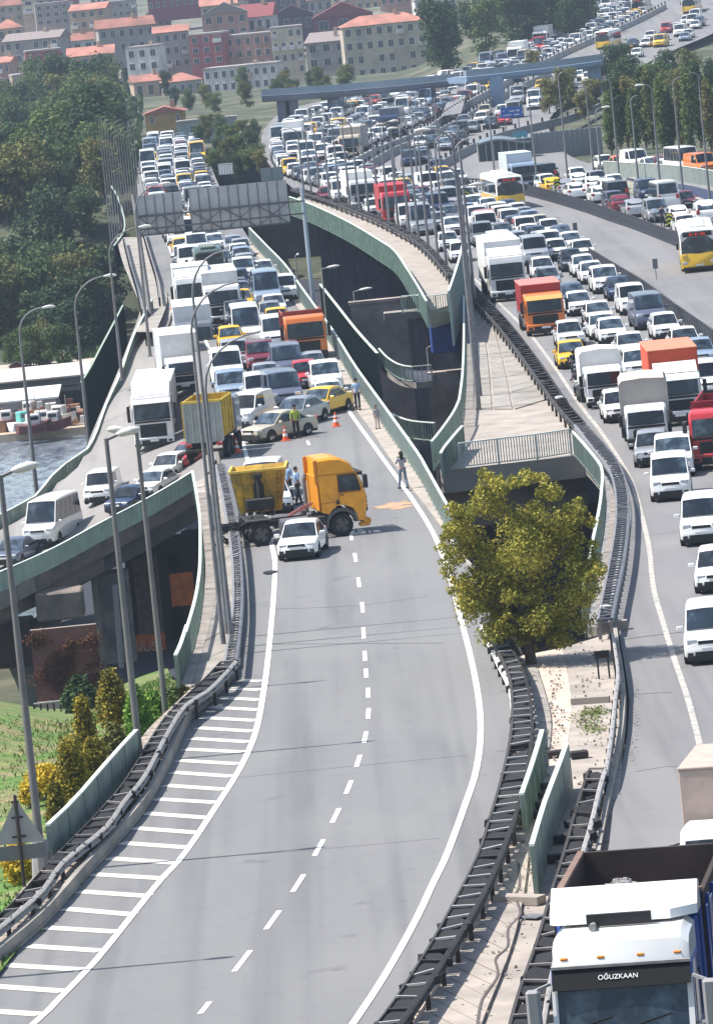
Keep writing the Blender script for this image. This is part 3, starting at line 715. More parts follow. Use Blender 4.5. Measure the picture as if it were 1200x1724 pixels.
def rail_single(name, label, pix, z=0.0, top=.75, step=2.0, M=STEEL, side=1, posts=BROWNST, group=None, beams=1):
    A = resample(pts_at(pix, lift(z, top)), step=step); org = A[0].copy(); org.z -= top
    root = empty(name, org, 0, label, 'guard rail', group)
    mb = MB(); wbeam(mb, A, -.15, org, side); mb.build('beam', M, root, smooth=40)
    for a in A: put_bar('post', a + Vector((0, 0, -.02)), a - Vector((0, 0, top)), .14, .12, posts, root, org)
    return root
def railing(name, label, base, z=0.0, h=1.25, step=2.0, pick=.16, M=GREENM, capM=GREENL, pw=.05, lean=0.0, cat='railing', mid=True):
    A = resample(pts_at(base, z), step=step); org = A[0].copy()
    root = empty(name, org, 0, label, cat)
    for a in A: put_bar('post', a, a + Vector((0, 0, h)), .10, .10, M, root, org)
    for i in range(len(A) - 1):
        put_bar('top_rail', A[i] + Vector((0, 0, h)), A[i + 1] + Vector((0, 0, h)), .12, .06, capM, root, org)
        put_bar('bottom_rail', A[i] + Vector((0, 0, .12)), A[i + 1] + Vector((0, 0, .12)), .05, .05, M, root, org)
    mb = MB(); d = A[0]
    for i in range(len(A) - 1):
        l = (A[i + 1] - A[i]).length; n = max(2, int(l / pick))
        for k in range(1, n):
            p = A[i].lerp(A[i + 1], k / n) - org; mb.box(p.x - pw / 2, p.x + pw / 2, p.y - .02, p.y + .02, p.z + .12, p.z + h - .02)
    mb.build('pickets', M, root)['kind'] = 'stuff'
    return root
def panel_fence(name, label, base, z=0.0, h=1.2, step=2.0, M=GREENP, capM=GREENL, th=.08, cat='noise barrier', rib=True, tops=None, cw=.14):
    A = resample(pts_at(base, z), step=step); org = A[0].copy()
    root = empty(name, org, 0, label, cat); n = len(A); D_ = dirs(A)
    H = h if callable(h) else (lambda t: h)
    for i in range(n - 1):
        a, b = A[i], A[i + 1]; d = (b - a).normalized(); r = Vector((d.y, -d.x, 0)) * (th / 2); g = .02
        h0, h1 = H(i / (n - 1)), H((i + 1) / (n - 1))
        a = a + d * g - org; b = b - d * g - org
        mb = MB(); vs = []
        for p, hh in ((a, h0), (b, h1)):
            for s_ in (-1, 1): vs += [p + r * s_, p + r * s_ + Vector((0, 0, hh))]
        mb.add([tuple(x) for x in vs], [(0, 2, 3, 1), (4, 5, 7, 6), (0, 4, 6, 2), (1, 3, 7, 5), (0, 1, 5, 4), (2, 6, 7, 3)])
        if rib:
            k = max(2, int((b - a).length / .34))
            for j in range(1, k):
                p = a.lerp(b, j / k); hh = h0 + (h1 - h0) * j / k
                for s_ in (-1.25, 1.25): q = p + r * s_; mb.bar(q + Vector((0, 0, .04)), q + Vector((0, 0, hh - .04)), .05, .03)
        mb.build('panel', M, root)
        put_bar('cap', A[i] + Vector((0, 0, h0 + .02)), A[i + 1] + Vector((0, 0, h1 + .02)), cw, .05, capM, root, org)
    for i in range(n): put_bar('post', A[i], A[i] + Vector((0, 0, H(i / (n - 1)) + .0)), .13, .13, M, root, org)
    return root
# left guard rail with dark blocks
guard('guard_rail', 'light steel guard rail with black blocks, curving along the hatched shoulder', GL_F, GL_B, 0.0, fM=STEEL)
# right of the empty road: curved ladder guard
GR_F = [(575, 1790), (645, 1710), (700, 1630), (750, 1546), (804, 1442), (825, 1379), (848, 1300), (861, 1237), (864, 1175), (856, 1130), (836, 1090), (812, 1038)]
GR_B = [(590, 1835), (655, 1745), (725, 1645), (764, 1583), (802, 1521), (828, 1468), (858, 1392), (879, 1325), (892, 1250), (893, 1200), (886, 1154), (872, 1112), (826, 1037)]
guard('guard_rail', 'dark double guard rail with black blocks along the right edge of the empty road', GR_F, GR_B, 0.0, fM=BROWNST, bM=BROWNST, sf=-1, sb=1, rungM=mat('pale_rung', (.36, .35, .34), .7, noise=.2))
rail_single('guard_rail', 'pale single guard rail curving past the shoulder just below the yellowing tree', [(864, 1195), (858, 1150), (838, 1108), (824, 1078), (811, 1048)], 0.0, top=.62, M=mat('pale_beam', (.58, .56, .55), .6, noise=.15), side=-1)
# median right ladder
G2_F = [(925, 1700), (940, 1590), (960, 1490), (992, 1387), (1008, 1321), (1019, 1299), (1022, 1268), (1029, 1217)]
G2_B = [(850, 1760), (870, 1690), (900, 1600), (925, 1508), (954, 1425), (975, 1345), (992, 1292), (1018, 1225)]
guard('guard_rail', 'pale guard rail with wide black blocks on the median left of the blue dump truck', [(905, 1765), (922, 1660), (945, 1560), (971, 1458), (992, 1387), (1008, 1321), (1018, 1292)], [(855, 1740), (880, 1650), (905, 1590), (927, 1508), (954, 1425), (972, 1355), (994, 1290)], 0.0, fM=mat('white_rail', (.42, .40, .385), .7, 0, noise=.2), bM=BROWNST, step=1.9, fill=.62)
rail_single('guard_rail', 'pale wavy guard rail along the right road from the tree down to the black blocks', [(1017, 1296), (1022, 1268), (1029, 1217), (1033, 1174), (1038, 1135), (1034, 1097), (1029, 1065)], 0.0, M=MATS['white_rail'], side=1)
# mesh guard on left walkway (double rails with close rungs)
guard('guard_rail', 'grey close-runged guard rail between the left walkway and the road behind the truck', [(396, 1110), (402, 1060), (406, 1000), (403, 930), (397, 880), (388, 830), (376, 780)], [(380, 1112), (388, 1060), (395, 1000), (391, 930), (384, 880), (375, 830), (364, 780)], 0.0, fM=STEELD, bM=STEELD, pan=False, step=.75, rungM=STEEL)
# platform / right road guard
guard('guard_rail', 'long block-studded guard rail between the grey platform and the right carriageway', [(985, 712), (950, 672), (920, 628), (885, 578), (850, 535), (815, 498), (790, 470), (770, 455)], [(975, 722), (940, 684), (908, 640), (872, 590), (838, 547), (803, 508), (780, 480), (762, 462)], 0.0, fM=BROWNST, bM=BROWNST, step=1.6, fill=.5, rungM=BROWNST)
guard('guard_rail', 'grey double guard rail with close rungs winding down the narrow walkway right of the tree', [(1028, 1040), (1036, 1000), (1050, 930), (1056, 870), (1054, 820), (1040, 778), (1015, 745), (985, 712)], [(1008, 1040), (1016, 1000), (1030, 930), (1038, 870), (1036, 822), (1024, 785), (1000, 755), (975, 722)], 0.0, fM=STEELD, bM=STEELD, pan=False, step=.8, rungM=STEELD)
guard('guard_rail', 'dark guard rail lining the curved walkway beside the packed right carriageway', [(765, 462), (752, 445), (728, 418), (703, 397), (672, 380), (635, 362), (590, 345), (550, 330), (505, 315)], [(757, 466), (744, 449), (720, 422), (695, 401), (664, 384), (628, 366), (584, 349), (545, 334), (500, 320)], 0.0, fM=BROWNST, bM=BROWNST, step=2.2, fill=.5)
# bus lane barriers
def barrier(label, pix, h=.95, step=1.5, z=zR, M=BROWNST, group='barriers beside the bus lane'):
    A = resample(pts_at(pix, z), step=step); org = A[0].copy()
    root = empty('lane_barrier', org, 0, label, 'barrier', group)
    for k in range(2):
        mb = MB(); wbeam(mb, [p + Vector((0, 0, h - .1 - .5 * k)) for p in A], 0, org, 1, h=.14); mb.build('beam', M, root)
    for a in A[:280]: put_bar('post', a, a + Vector((0, 0, h)), .16, .2, STEELD, root, org)
    return root
barrier('dark low barrier between the jammed right carriageway and the nearly empty bus lane', [(1260, 625), (1200, 580), (1133, 532), (1083, 494), (1033, 463), (967, 422), (925, 396), (886, 376), (850, 362)])
barrier('dark barrier with closely spaced posts between the bus lane and the outer carriageway', [(1260, 460), (1200, 440), (1123, 408), (1067, 386), (1020, 370), (987, 358), (935, 342), (890, 330), (850, 322), (790, 318), (740, 316), (690, 320)], h=1.1, step=1.1)
# green railings
RLB = [(765, 911), (735, 868), (700, 822), (660, 766), (620, 710), (580, 658), (545, 607), (510, 552), (475, 500), (440, 449), (418, 412)]
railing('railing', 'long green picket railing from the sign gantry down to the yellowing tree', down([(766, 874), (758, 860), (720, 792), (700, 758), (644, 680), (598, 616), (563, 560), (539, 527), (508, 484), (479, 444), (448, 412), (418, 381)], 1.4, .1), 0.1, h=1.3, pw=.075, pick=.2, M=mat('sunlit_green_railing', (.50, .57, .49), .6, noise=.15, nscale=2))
# left walkway green railing + solid end
railing('railing', 'green railing with pale top rail along the left walkway above the dark underpass', [(318, 1120), (334, 1060), (341, 1010), (342, 965), (341, 920), (336, 880), (328, 835)], 0.1, h=1.2)
panel_fence('fence_panel', 'solid green end panel of the left walkway railing, near the black blocks', [(301, 1158), (309, 1140), (320, 1105)], 0.1, h=1.15, step=1.5, cat='fence panel')
# ramp fences
panel_fence('parapet_fence', 'long green panel fence on the near edge of the descending ramp above its concrete girder', [(a, b_ + 2, c) for a, b_, c in [(327, 822, -5.6), (290, 845, -6.1), (250, 868, -6.6), (170, 910, -7.5), (85, 956, -8.3), (0, 994, -8.8), (-60, 1025, -9.2)]], 0.0, h=1.05, step=1.25, M=mat('pale_green_sheet', (.46, .60, .49), .5, noise=.14, nscale=1.2), cat='fence')
panel_fence('parapet_fence', 'green parapet fence on the far edge of the ramp, in front of the water', [(258, 528, -.3), (238, 568, -.9), (223, 602, -1.6), (204, 658, -3.0), (182, 706, -4.3), (161, 764, -5.6), (141, 792, -6.2), (100, 818, -6.9), (57, 868, -7.9), (0, 895, -8.5), (-60, 925, -9)], 0.0, h=1.05, step=2.5, M=GREENP, cat='fence')
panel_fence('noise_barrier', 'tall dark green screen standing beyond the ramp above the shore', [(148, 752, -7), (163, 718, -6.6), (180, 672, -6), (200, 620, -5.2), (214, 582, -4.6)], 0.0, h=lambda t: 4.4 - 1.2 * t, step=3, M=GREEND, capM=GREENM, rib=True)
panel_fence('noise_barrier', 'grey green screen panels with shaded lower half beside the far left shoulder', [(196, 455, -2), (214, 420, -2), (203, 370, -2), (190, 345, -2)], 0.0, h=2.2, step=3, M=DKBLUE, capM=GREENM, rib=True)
# curved parapet of the right walkway
panel_fence('parapet_fence', 'curved green parapet wall with pale cap along the walkway above the shaded void', [(722, 552), (706, 522), (690, 495), (667, 460), (640, 440), (600, 414), (560, 392), (520, 373), (490, 362)], 0.0, h=1.75, step=2.2, M=GREENM, cat='parapet')
railing('railing', 'short pale green railing closing the end of the curved walkway', [(716, 528), (745, 526), (771, 522)], 0.1, h=1.2, step=1.0)
railing('railing', 'small green balcony railing hanging over the void beside the blue cover', [(678, 528), (700, 526), (716, 527)], 0.0, h=1.2, step=1.0)
panel_fence('screen_fence', 'tall translucent grey green screen panels at the left of the platform', [(764, 582), (772, 555), (781, 520), (786, 492)], 0.0, h=3.4, step=2, M=mat('grey_green_screen', (.30, .38, .36), .35, noise=.1), cat='screen fence')
railing('railing', 'green railing with white top rail along the left side of the platform', [(776, 720), (782, 670), (784, 610), (784, 560), (784, 530)], 0.0, h=1.3)
railing('railing', 'curved green railing at the near left corner of the platform', [(731, 792), (742, 778), (760, 752), (770, 735), (777, 718)], 0.0, h=1.4, step=1.2)
panel_fence('fence_panel', 'short angled green fence at the corner of the platform', [(746, 806), (752, 795), (770, 772), (782, 758)], 0.0, h=1.2, step=1.2, cat='fence')
railing('railing', 'pale green picket railing closing the front edge of the platform', [(776, 790), (810, 786), (850, 781), (890, 777), (930, 771), (962, 766)], 0.02, h=1.25, pick=.13, step=1.95, M=mat('pale_green_picket', (.42, .50, .44), .6, noise=.1))
railing('railing', 'green railing running down beside the black hollow right of the platform', [(968, 770), (985, 790), (1010, 822), (1018, 842), (1016, 885), (1010, 925), (1001, 970)], 0.0, h=1.25, step=1.6)
railing('railing', 'green railing partly hidden by the yellowing tree, above the hollow', [(1001, 970), (994, 1010), (986, 1050), (985, 1066)], 0.0, h=1.2, step=1.6)
# fences in the void
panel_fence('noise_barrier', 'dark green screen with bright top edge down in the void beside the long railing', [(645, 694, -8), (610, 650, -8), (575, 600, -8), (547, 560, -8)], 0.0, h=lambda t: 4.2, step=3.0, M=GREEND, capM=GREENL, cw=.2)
railing('railing', 'curved dark green railing of the lower walkway down in the void', [(640, 612, -5), (655, 628, -5), (675, 640, -5), (700, 644, -5), (728, 641, -5)], -5, h=1.1, step=1.6, pick=.3)
railing('railing', 'lowest green railing in the void near the platform corner', [(655, 725, -5), (690, 740, -5), (735, 745, -5)], -5, h=1.2, step=1.6, pick=.3)
# slabs carrying those lower railings
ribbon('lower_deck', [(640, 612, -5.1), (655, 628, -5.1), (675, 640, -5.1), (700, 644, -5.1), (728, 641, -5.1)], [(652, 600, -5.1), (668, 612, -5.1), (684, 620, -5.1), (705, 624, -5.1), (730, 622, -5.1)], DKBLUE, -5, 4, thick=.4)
mb = MB(); a = P(590, 514, -3.0); b_ = P(682, 503, -3.0); mb.box(a.x, b_.x, a.y, a.y + 1.0, -14.9, -3.0); mb.box(a.x - .15, b_.x + .15, a.y - .15, a.y + 1.15, -3.0, -2.75)
tag(mb.build('pier_wall', mat('brown_grey_wall', (.42, .35, .32), .9, noise=.2, nscale=.6, col2=(.28, .23, .21), c2scale=.4)), 'plain brown grey concrete wall standing in the void below the walkway end', 'wall')
mb = MB(); a = P(655, 530, -3.4); b_ = P(716, 522, -3.4); mb.box(b_.x - 3.2, b_.x + .2, a.y + 2, a.y + 4, -4.0, -3.4); tag(mb.build('ledge', CONC), 'small pale concrete ledge under the green balcony railing', 'ledge')
BLUE = mat('blue_tarp', (.03, .07, .28), .5, noise=.25, nscale=1.5)
mb = MB(); a = P(722, 540, -1.2); mb.bbox(a.x, a.x + 1.9, a.y + 1, a.y + 3, -3.6, -1.3, .1); tag(mb.build('blue_cover', BLUE), 'deep blue cover hanging below the end railing of the walkway', 'cover')
mb = MB(); a = P(722, 652, -6); b_ = P(772, 646, -6); mb.box(a.x, b_.x + 1, a.y, a.y + 1.2, -14.9, -5.0)
tag(mb.build('pier_wall', MATS['brown_grey_wall']), 'dark brown pier wall down in the void left of the platform', 'wall')
# green panels on the median
panel_fence('median_panel', 'green panel standing on the median, its lower end nearest the dump truck', [(903, 1508), (925, 1430), (945, 1375), (961, 1328)], 0.0, h=1.35, step=3.2, rib=False, th=.12)
panel_fence('median_panel', 'shorter ribbed green panel on the median beside the dark double guard rail', [(884, 1402), (898, 1360), (910, 1320), (918, 1290)], 0.0, h=1.1, step=2.5, th=.12)
panel_fence('verge_panel', 'long plain green screen at lower left between the shrubs and the black blocks', [(88, 1462), (130, 1420), (170, 1372), (205, 1330), (236, 1295)], 0.0, h=1.25, step=3.0, rib=False)
# little blocks beside the median panels
for (u, v) in ((925, 1330), (921, 1345), (917, 1362), (915, 1378), (935, 1420), (930, 1452), (975, 1276), (937, 1275)):
    c = P(u, v, .0); mb = MB(); mb.bbox(-.28, .28, -.14, .14, 0, .22, .03); o = mb.build('anchor_block', BROWNST, loc=c, rz=random.uniform(-.3, .3)); tag(o, 'small dark anchor block lying beside the green median panels', 'block', 'dark anchor blocks on the median')
# road-works stand on the median
r = empty('barrier_stand', P(1018, 1142), 0, 'black two-legged stand leaning by the pale wavy guard rail', 'stand')
mb = MB(); mb.box(-.28, .22, -.05, .05, .7, .95); mb.build('board', BLACKR, r)
for x in (-.2, .16): MB().bar((x, -.1, 0), (x, .0, .75), .06).build('leg', BLACKR, r)
# pale utility box ledge at end of right walkway
mb = MB(); a = P(1010, 1064, 0); mb.box(0, 1.0, -.2, .2, -.05, .35); tag(mb.build('concrete_block', CONC, loc=a), 'pale concrete block closing the end of the narrow walkway', 'block')
rail_single('guard_rail', 'thin pale guard rail on the far left shoulder, nearer the road', [(268, 500), (262, 460), (250, 420), (240, 385)], 0.0, M=STEEL)
rail_single('guard_rail', 'thin grey guard rail on the far left shoulder beside the masts', [(238, 520), (230, 480), (218, 440), (208, 400)], 0.0, M=STEELD)
rail_single('guard_rail', 'pale guard rail with rusty posts at the inner edge of the ramp entry', [(262, 600, -.9), (275, 562, -.5), (290, 522, -.1)], 0.0, M=RUNG)
# ---------------- vehicle materials ----------------
def paint(name, col, metal=0.0, rough=0.32): return mat(name, col, rough, metal, coat=0.6, noise=0.07, nscale=1.2, rnd=.09)
PC = {'white': paint('white_paint', (.78, .78, .77)), 'silver': paint('silver_paint', (.46, .47, .49), .5), 'grey': paint('grey_paint', (.20, .21, .23), .4),
      'light blue': paint('light_blue_paint', (.33, .42, .54), .3), 'dark blue': paint('dark_blue_paint', (.035, .055, .12), .3), 'black': paint('black_paint', (.012, .013, .016)),
      'red': paint('red_paint', (.48, .03, .035)), 'dark red': paint('dark_red_paint', (.16, .015, .025)), 'yellow': paint('taxi_yellow_paint', (.80, .47, .015)),
      'beige': paint('beige_paint', (.52, .47, .36)), 'slate': paint('slate_paint', (.13, .15, .21), .35), 'olive': paint('olive_paint', (.06, .09, .07)),
      'orange': paint('orange_paint', (.74, .19, .03)), 'amber': mat('amber_truck_paint', (.84, .34, .010), .42, coat=.3, noise=.12, nscale=2.2, col2=(.50, .23, .035), c2scale=1.3, c2lo=.52, c2hi=.80), 'blue': paint('blue_truck_paint', (.01, .06, .30))}
GLASS = mat('vehicle_glass', (.012, .020, .030), .06, spec=.55, noise=.5, nscale=1.2, col2=(.07, .10, .13), c2scale=.9, c2lo=.5, c2hi=.7, rnd=.7)
BLK = mat('black_trim', (.015, .015, .017), .6)
TYRE = mat('tyre_rubber', (.016, .016, .017), .8)
RIM = mat('wheel_rim', (.42, .43, .45), .35, .6)
LENS = mat('headlight_lens', (.55, .58, .62), .12, .2, coat=1)
TAIL = mat('tail_light', (.42, .02, .02), .2, coat=1)
PLATE = mat('number_plate', (.75, .75, .75), .5)
CHAS = mat('chassis_black', (.028, .027, .027), .75, noise=.3, nscale=3)
TARPW = mat('white_tarpaulin', (.72, .71, .69), .7, noise=.08, nscale=1.3, bump=.3, bscale=3)
TARPG = mat('grey_beige_tarpaulin', (.40, .37, .34), .75, noise=.12, nscale=1.3, bump=.3, bscale=3)
BOXRED = mat('red_box_panel', (.60, .075, .025), .55, noise=.08); BOXWHITE = mat('white_box_panel', (.74, .74, .73), .5, noise=.06)
ROOFPK = mat('sunlit_red_roof', (.62, .22, .13), .7, noise=.1)  # paler red box top, sunlight painted into the colour

def wheel_mesh(r, w, seg=16):
    mb = MB(); prof = [(r * .62, -w / 2), (r * .95, -w / 2), (r, -w * .36), (r, w * .36), (r * .95, w / 2), (r * .62, w / 2)]
    n = seg
    for (a, b_) in prof:
        for j in range(n): t = 2 * math.pi * j / n; mb.v.append((b_, a * math.cos(t), a * math.sin(t)))
    for i in range(len(prof) - 1):
        for j in range(n): a = i * n + j; b_ = i * n + (j + 1) % n; mb.f.append((a, b_, b_ + n, a + n)); mb.m.append(0)
    return mb.mesh('tyre', TYRE, 50)
def rim_mesh(r, w, seg=12):
    mb = MB(); rr = r * .63
    for s_ in (-1, 1):
        b_ = len(mb.v)
        for j in range(seg): t = 2 * math.pi * j / seg; mb.v.append((s_ * w * .40, rr * math.cos(t), rr * math.sin(t)))
        for j in range(seg): t = 2 * math.pi * j / seg; mb.v.append((s_ * w * .30, rr * .5 * math.cos(t), rr * .5 * math.sin(t)))
        mb.v.append((s_ * w * .44, 0, 0)); c = len(mb.v) - 1
        for j in range(seg):
            k = (j + 1) % seg; mb.f.append((b_ + j, b_ + k, b_ + seg + k, b_ + seg + j)); mb.m.append(0 if j % 3 else 1); mb.f.append((b_ + seg + j, b_ + seg + k, c)); mb.m.append(0)
    return mb.mesh('rim', [RIM, BLK])
def loft(mb, secs, mi=0, capends=True):
    n = len(secs[0]); base = len(mb.v)
    for s_ in secs: mb.v += [tuple(p) for p in s_]
    for i in range(len(secs) - 1):
        for j in range(n): a = base + i * n + j; b_ = base + i * n + (j + 1) % n; mb.f.append((a, b_, b_ + n, a + n)); mb.m.append(mi)
    if capends:
        mb.f.append(tuple(base + j for j in range(n))); mb.m.append(mi)
        mb.f.append(tuple(base + (len(secs) - 1) * n + j for j in range(n))); mb.m.append(mi)
KINDS = {  # L W H hood_z windscreen_base roof_front roof_rear rear_base trunk_z wheel_r word
    'saloon': (4.4, 1.74, 1.45, .88, 1.05, 1.85, 3.05, 3.75, .98, .31),
    'hatchback': (3.95, 1.70, 1.50, .90, .95, 1.65, 3.35, 3.85, .98, .30),
    'estate car': (4.4, 1.74, 1.48, .88, 1.05, 1.8, 3.9, 4.32, .98, .31),
    'suv': (4.5, 1.86, 1.74, 1.06, 1.10, 1.80, 3.95, 4.42, 1.12, .37),
    'small van': (4.25, 1.80, 1.84, 1.08, .85, 1.45, 4.05, 4.20, 1.1, .31),
    'van': (5.2, 1.98, 2.10, 1.22, .70, 1.45, 4.95, 5.12, 1.3, .34),
    'minibus': (6.3, 2.02, 2.62, 1.28, .70, 1.55, 6.05, 6.22, 1.4, .35)}
def car_parts(kind):
    L, W, H, hz, wb0, rf, rr, rb, tz, wr = KINDS[kind]
    zb = .22; hw = W / 2; parts = []
    def ring(y, zt_, w, zb_=zb, crown=.03):
        half = [(w * .82, zb_), (w * .99, zb_ + .10), (w * 1.0, zb_ + .36), (w * .985, zt_ - .14), (w * .94, zt_ - .03), (w * .62, zt_ + crown * .6), (w * .25, zt_ + crown)]
        return [(x, y, z) for x, z in half] + [(-x, y, z) for x, z in half[::-1]]
    secs = [ring(0.0, hz * .66, hw * .80, .30), ring(.07, hz * .80, hw * .90, .24), ring(.28, hz * .90, hw * .985), ring(.6, hz * .955, hw), ring(wb0, hz, hw), ring((wb0 + rb) / 2, hz + .04, hw),
            ring(rb - .05, tz, hw), ring(L - .22, tz - .02, hw * .97), ring(L - .05, tz - .12, hw * .91, .28), ring(L, tz - .32, hw * .84, .34)]
    mb = MB(); loft(mb, secs)
    # greenhouse solid
    bw, tw = hw * .93, hw * (.76 if H < 1.7 else .86)
    def xw(z, z0): t = max(0, min(1, (z - z0) / (H - z0))); return bw + (tw - bw) * t
    P_ = [(wb0 + .02, hz - .05, bw), (rf, H - .06, tw), ((rf * 2 + rr) / 3, H - .005, tw), ((rf + rr * 2) / 3, H, tw), (rr, H - .05, tw), (rb, tz - .05, bw)]
    gs = []
    for (y, z, w) in P_:
        gs.append([(w, y, z), (w * .9, y, z + (.035 if z > tz + .2 else 0)), (w * .35, y, z + (.06 if z > tz + .2 else 0))])
    n = len(P_); base = len(mb.v)
    for g in gs: mb.v += g + [(-x, y, z) for (x, y, z) in g[::-1]]
    for i in range(n - 1):
        for j in range(5): a = base + i * 6 + j; mb.f.append((a, a + 1, a + 7, a + 6)); mb.m.append(0)
    mb.f.append(tuple(base + i * 6 for i in range(n))); mb.m.append(0)
    mb.f.append(tuple(base + i * 6 + 5 for i in range(n))[::-1]); mb.m.append(0)
    # dark wheel arches, sills, grille surround
    for y in (L * .19, L * .80):
        for s_ in (-1, 1):
            b_ = len(mb.v); m_ = 12; rr_ = wr + .07
            for j in range(m_ + 1): t = math.pi * j / m_; mb.v.append((s_ * (hw + .006), y + rr_ * math.cos(t), wr + rr_ * math.sin(t)))
            mb.f.append(tuple(range(b_, b_ + m_ + 1))); mb.m.append(1)
    mb.box(-hw * .80, hw * .80, .02, L - .02, .16, .30, 1)
    mb.box(-hw * .86, hw * .86, -.015, .12, .24, .36, 1); body = mb.mesh(kind.replace(' ', '_') + '_body', [PC['white'], BLK], 42)
    parts.append(('body', body, -1, (0, 0, 0), True))
    # windscreen
    def slab(pts, name, M=GLASS, off=(0, 0, 0)):
        q = MB(); n_ = len(pts)
        q.v = [tuple(Vector(p) + Vector(off)) for p in pts]; q.f = [tuple(range(n_))]; q.m = [0]
        return q.mesh(name, M)
    z0, z1 = hz - .05, H - .06
    def wsp(s_, t): y = (wb0 + .02) + (rf - wb0 - .02) * t; z = z0 + (z1 - z0) * t; return (s_ * xw(z, hz - .05) * .93, y, z)
    nrm = Vector((0, -(z1 - z0), (rf - wb0))).normalized() * .018
    q = MB(); cols = 5
    for t in (.10, .5, .95):
        for c in range(cols + 1):
            s_ = -1 + 2 * c / cols; x, y, z = wsp(1, t); bul = .05 * (1 - s_ * s_); q.v.append((x * s_, y + nrm.y - bul * .6, z + nrm.z + bul * .8 + .01))
    for r_ in range(2):
        for c in range(cols): a = r_ * (cols + 1) + c; q.f.append((a, a + 1, a + cols + 2, a + cols + 1)); q.m.append(0)
    parts.append(('windscreen', q.mesh('windscreen', GLASS, 60), -1, (0, 0, 0), False))
    # rear window
    y0, y1, zz0, zz1 = rb, rr, tz - .05, H - .05
    def rp(s_, t): z = zz0 + (zz1 - zz0) * t; return (s_ * xw(z, tz - .05) * .84, y0 + (y1 - y0) * t + .02, z + .012)
    parts.append(('rear_window', slab([rp(-1, .22), rp(1, .22), rp(1, .92), rp(-1, .92)], 'rear_window'), -1, (0, 0, 0), False))
    # side windows
    zl, zu = hz + .05, H - .13
    for s_ in (-1, 1):
        q = MB()
        ys_l = wb0 + .02 + (rf - wb0) * ((zl - z0) / (z1 - z0)) + .10; ys_u = rf + .06
        yr_l = rb + (rr - rb) * ((zl - zz0) / (zz1 - zz0)) - .10; yr_u = rr - .06
        if kind in ('van', 'small van'):
            yr_l = yr_u = ys_u + 1.0
            spl = [(0, 1)]
        elif kind == 'minibus': spl = [(0, .18), (.20, .38), (.40, .58), (.60, .78), (.80, .99)]
        else: spl = [(0, .47), (.51, .97)]
        for (a, b_) in spl:
            P4 = [(ys_l + (yr_l - ys_l) * a, zl), (ys_l + (yr_l - ys_l) * b_, zl), (ys_u + (yr_u - ys_u) * b_, zu), (ys_u + (yr_u - ys_u) * a, zu)]
            q.add([(s_ * (xw(z, hz - .05) + .022), y, z) for y, z in P4], [(0, 1, 2, 3)])
        parts.append(('side_window', q.mesh('side_window', GLASS), -1, (0, 0, 0), False))
    # lights, grille, plate, mirrors
    tall = H > 1.7; hlz = hz * .74
    for s_ in (-1, 1):
        q = MB(); q.bbox(-.17, .17, -.03, .16, -.075, .085 if not tall else .13, .03)
        parts.append(('headlight', q.mesh('headlight', LENS), -1, (s_ * hw * .66, .055, hlz), False))
    q = MB(); q.box(-hw * .42, hw * .42, -.012, .05, hlz - .05, hlz + .06); q.box(-hw * .55, hw * .55, -.02, .05, .33, .33 + .16)
    q.box(-hw * .84, hw * .84, .01, .09, .20, .31)
    for k in (-1, 1): q.box(k * hw * .74 - .09, k * hw * .74 + .09, -.0, .06, .37, .47)
    parts.append(('grille', q.mesh('grille', BLK), -1, (0, -.005, 0), False))
    q = MB(); q.box(-.26, .26, -.04, -.02, .50, .61); parts.append(('number_plate', q.mesh('number_plate', PLATE), -1, (0, 0, 0), False))
    for s_ in (-1, 1):
        q = MB(); q.bbox(-.12, .12, -.05, .05, -.075, .075, .03); q.box(-s_ * .16 - .04, -s_ * .1 + .04, -.02, .02, -.05, -.01)
        parts.append(('wing_mirror', q.mesh('wing_mirror', PC['white']), -1, (s_ * (hw + .10), wb0 + .42, hz + .10), True))
        q = MB(); q.bbox(-.13, .13, -.03, .04, -.10, .12 if not tall else .3, .025)
        parts.append(('tail_light', q.mesh('tail_light', TAIL), -1, (s_ * hw * .76, L - .05, tz - .16), False))
    wm, rm = wheel_mesh(wr, .21), rim_mesh(wr, .21)
    for y in (L * .19, L * .80):
        for s_ in (-1, 1):
            parts.append(('wheel', wm, -1, (s_ * (hw - .085), y, wr), False)); parts.append(('rim', rm, len(parts) - 1, (0, 0, 0), False))
    return parts
CARP = {k: car_parts(k) for k in KINDS}
# the same cars as one mesh for those too small to show parts
def merged(kind):
    V, Fc, Mi = [], [], []
    for (nm, me, par, loc, pt) in CARP[kind]:
        if nm in ('rim', 'wing_mirror', 'number_plate'): continue
        o = len(V); l = Vector(loc)
        V += [tuple(v.co + l) for v in me.vertices]
        mi = {'body': 0, 'windscreen': 1, 'rear_window': 1, 'side_window': 1, 'headlight': 2, 'grille': 3, 'wheel': 3, 'tail_light': 4}[nm]
        for p in me.polygons: Fc.append(tuple(i + o for i in p.vertices)); Mi.append(3 if (nm == 'body' and p.material_index == 1) else mi)
    me = bpy.data.meshes.new(kind.replace(' ', '_') + '_whole'); me.from_pydata(V, [], Fc)
    for M in (PC['white'], GLASS, LENS, BLK, TAIL): me.materials.append(M)
    me.polygons.foreach_set('material_index', Mi); me.polygons.foreach_set('use_smooth', [True] * len(Fc)); me.set_sharp_from_angle(angle=math.radians(42))
    return me
CARM = {k: merged(k) for k in KINDS}
NM = {'saloon': 'saloon_car', 'hatchback': 'hatchback_car', 'estate car': 'estate_car', 'suv': 'suv', 'small van': 'small_van', 'van': 'van', 'minibus': 'minibus'}
VEH = []   # (zone, x, y, L, W, root, kind, colour)
NCAR = [0]
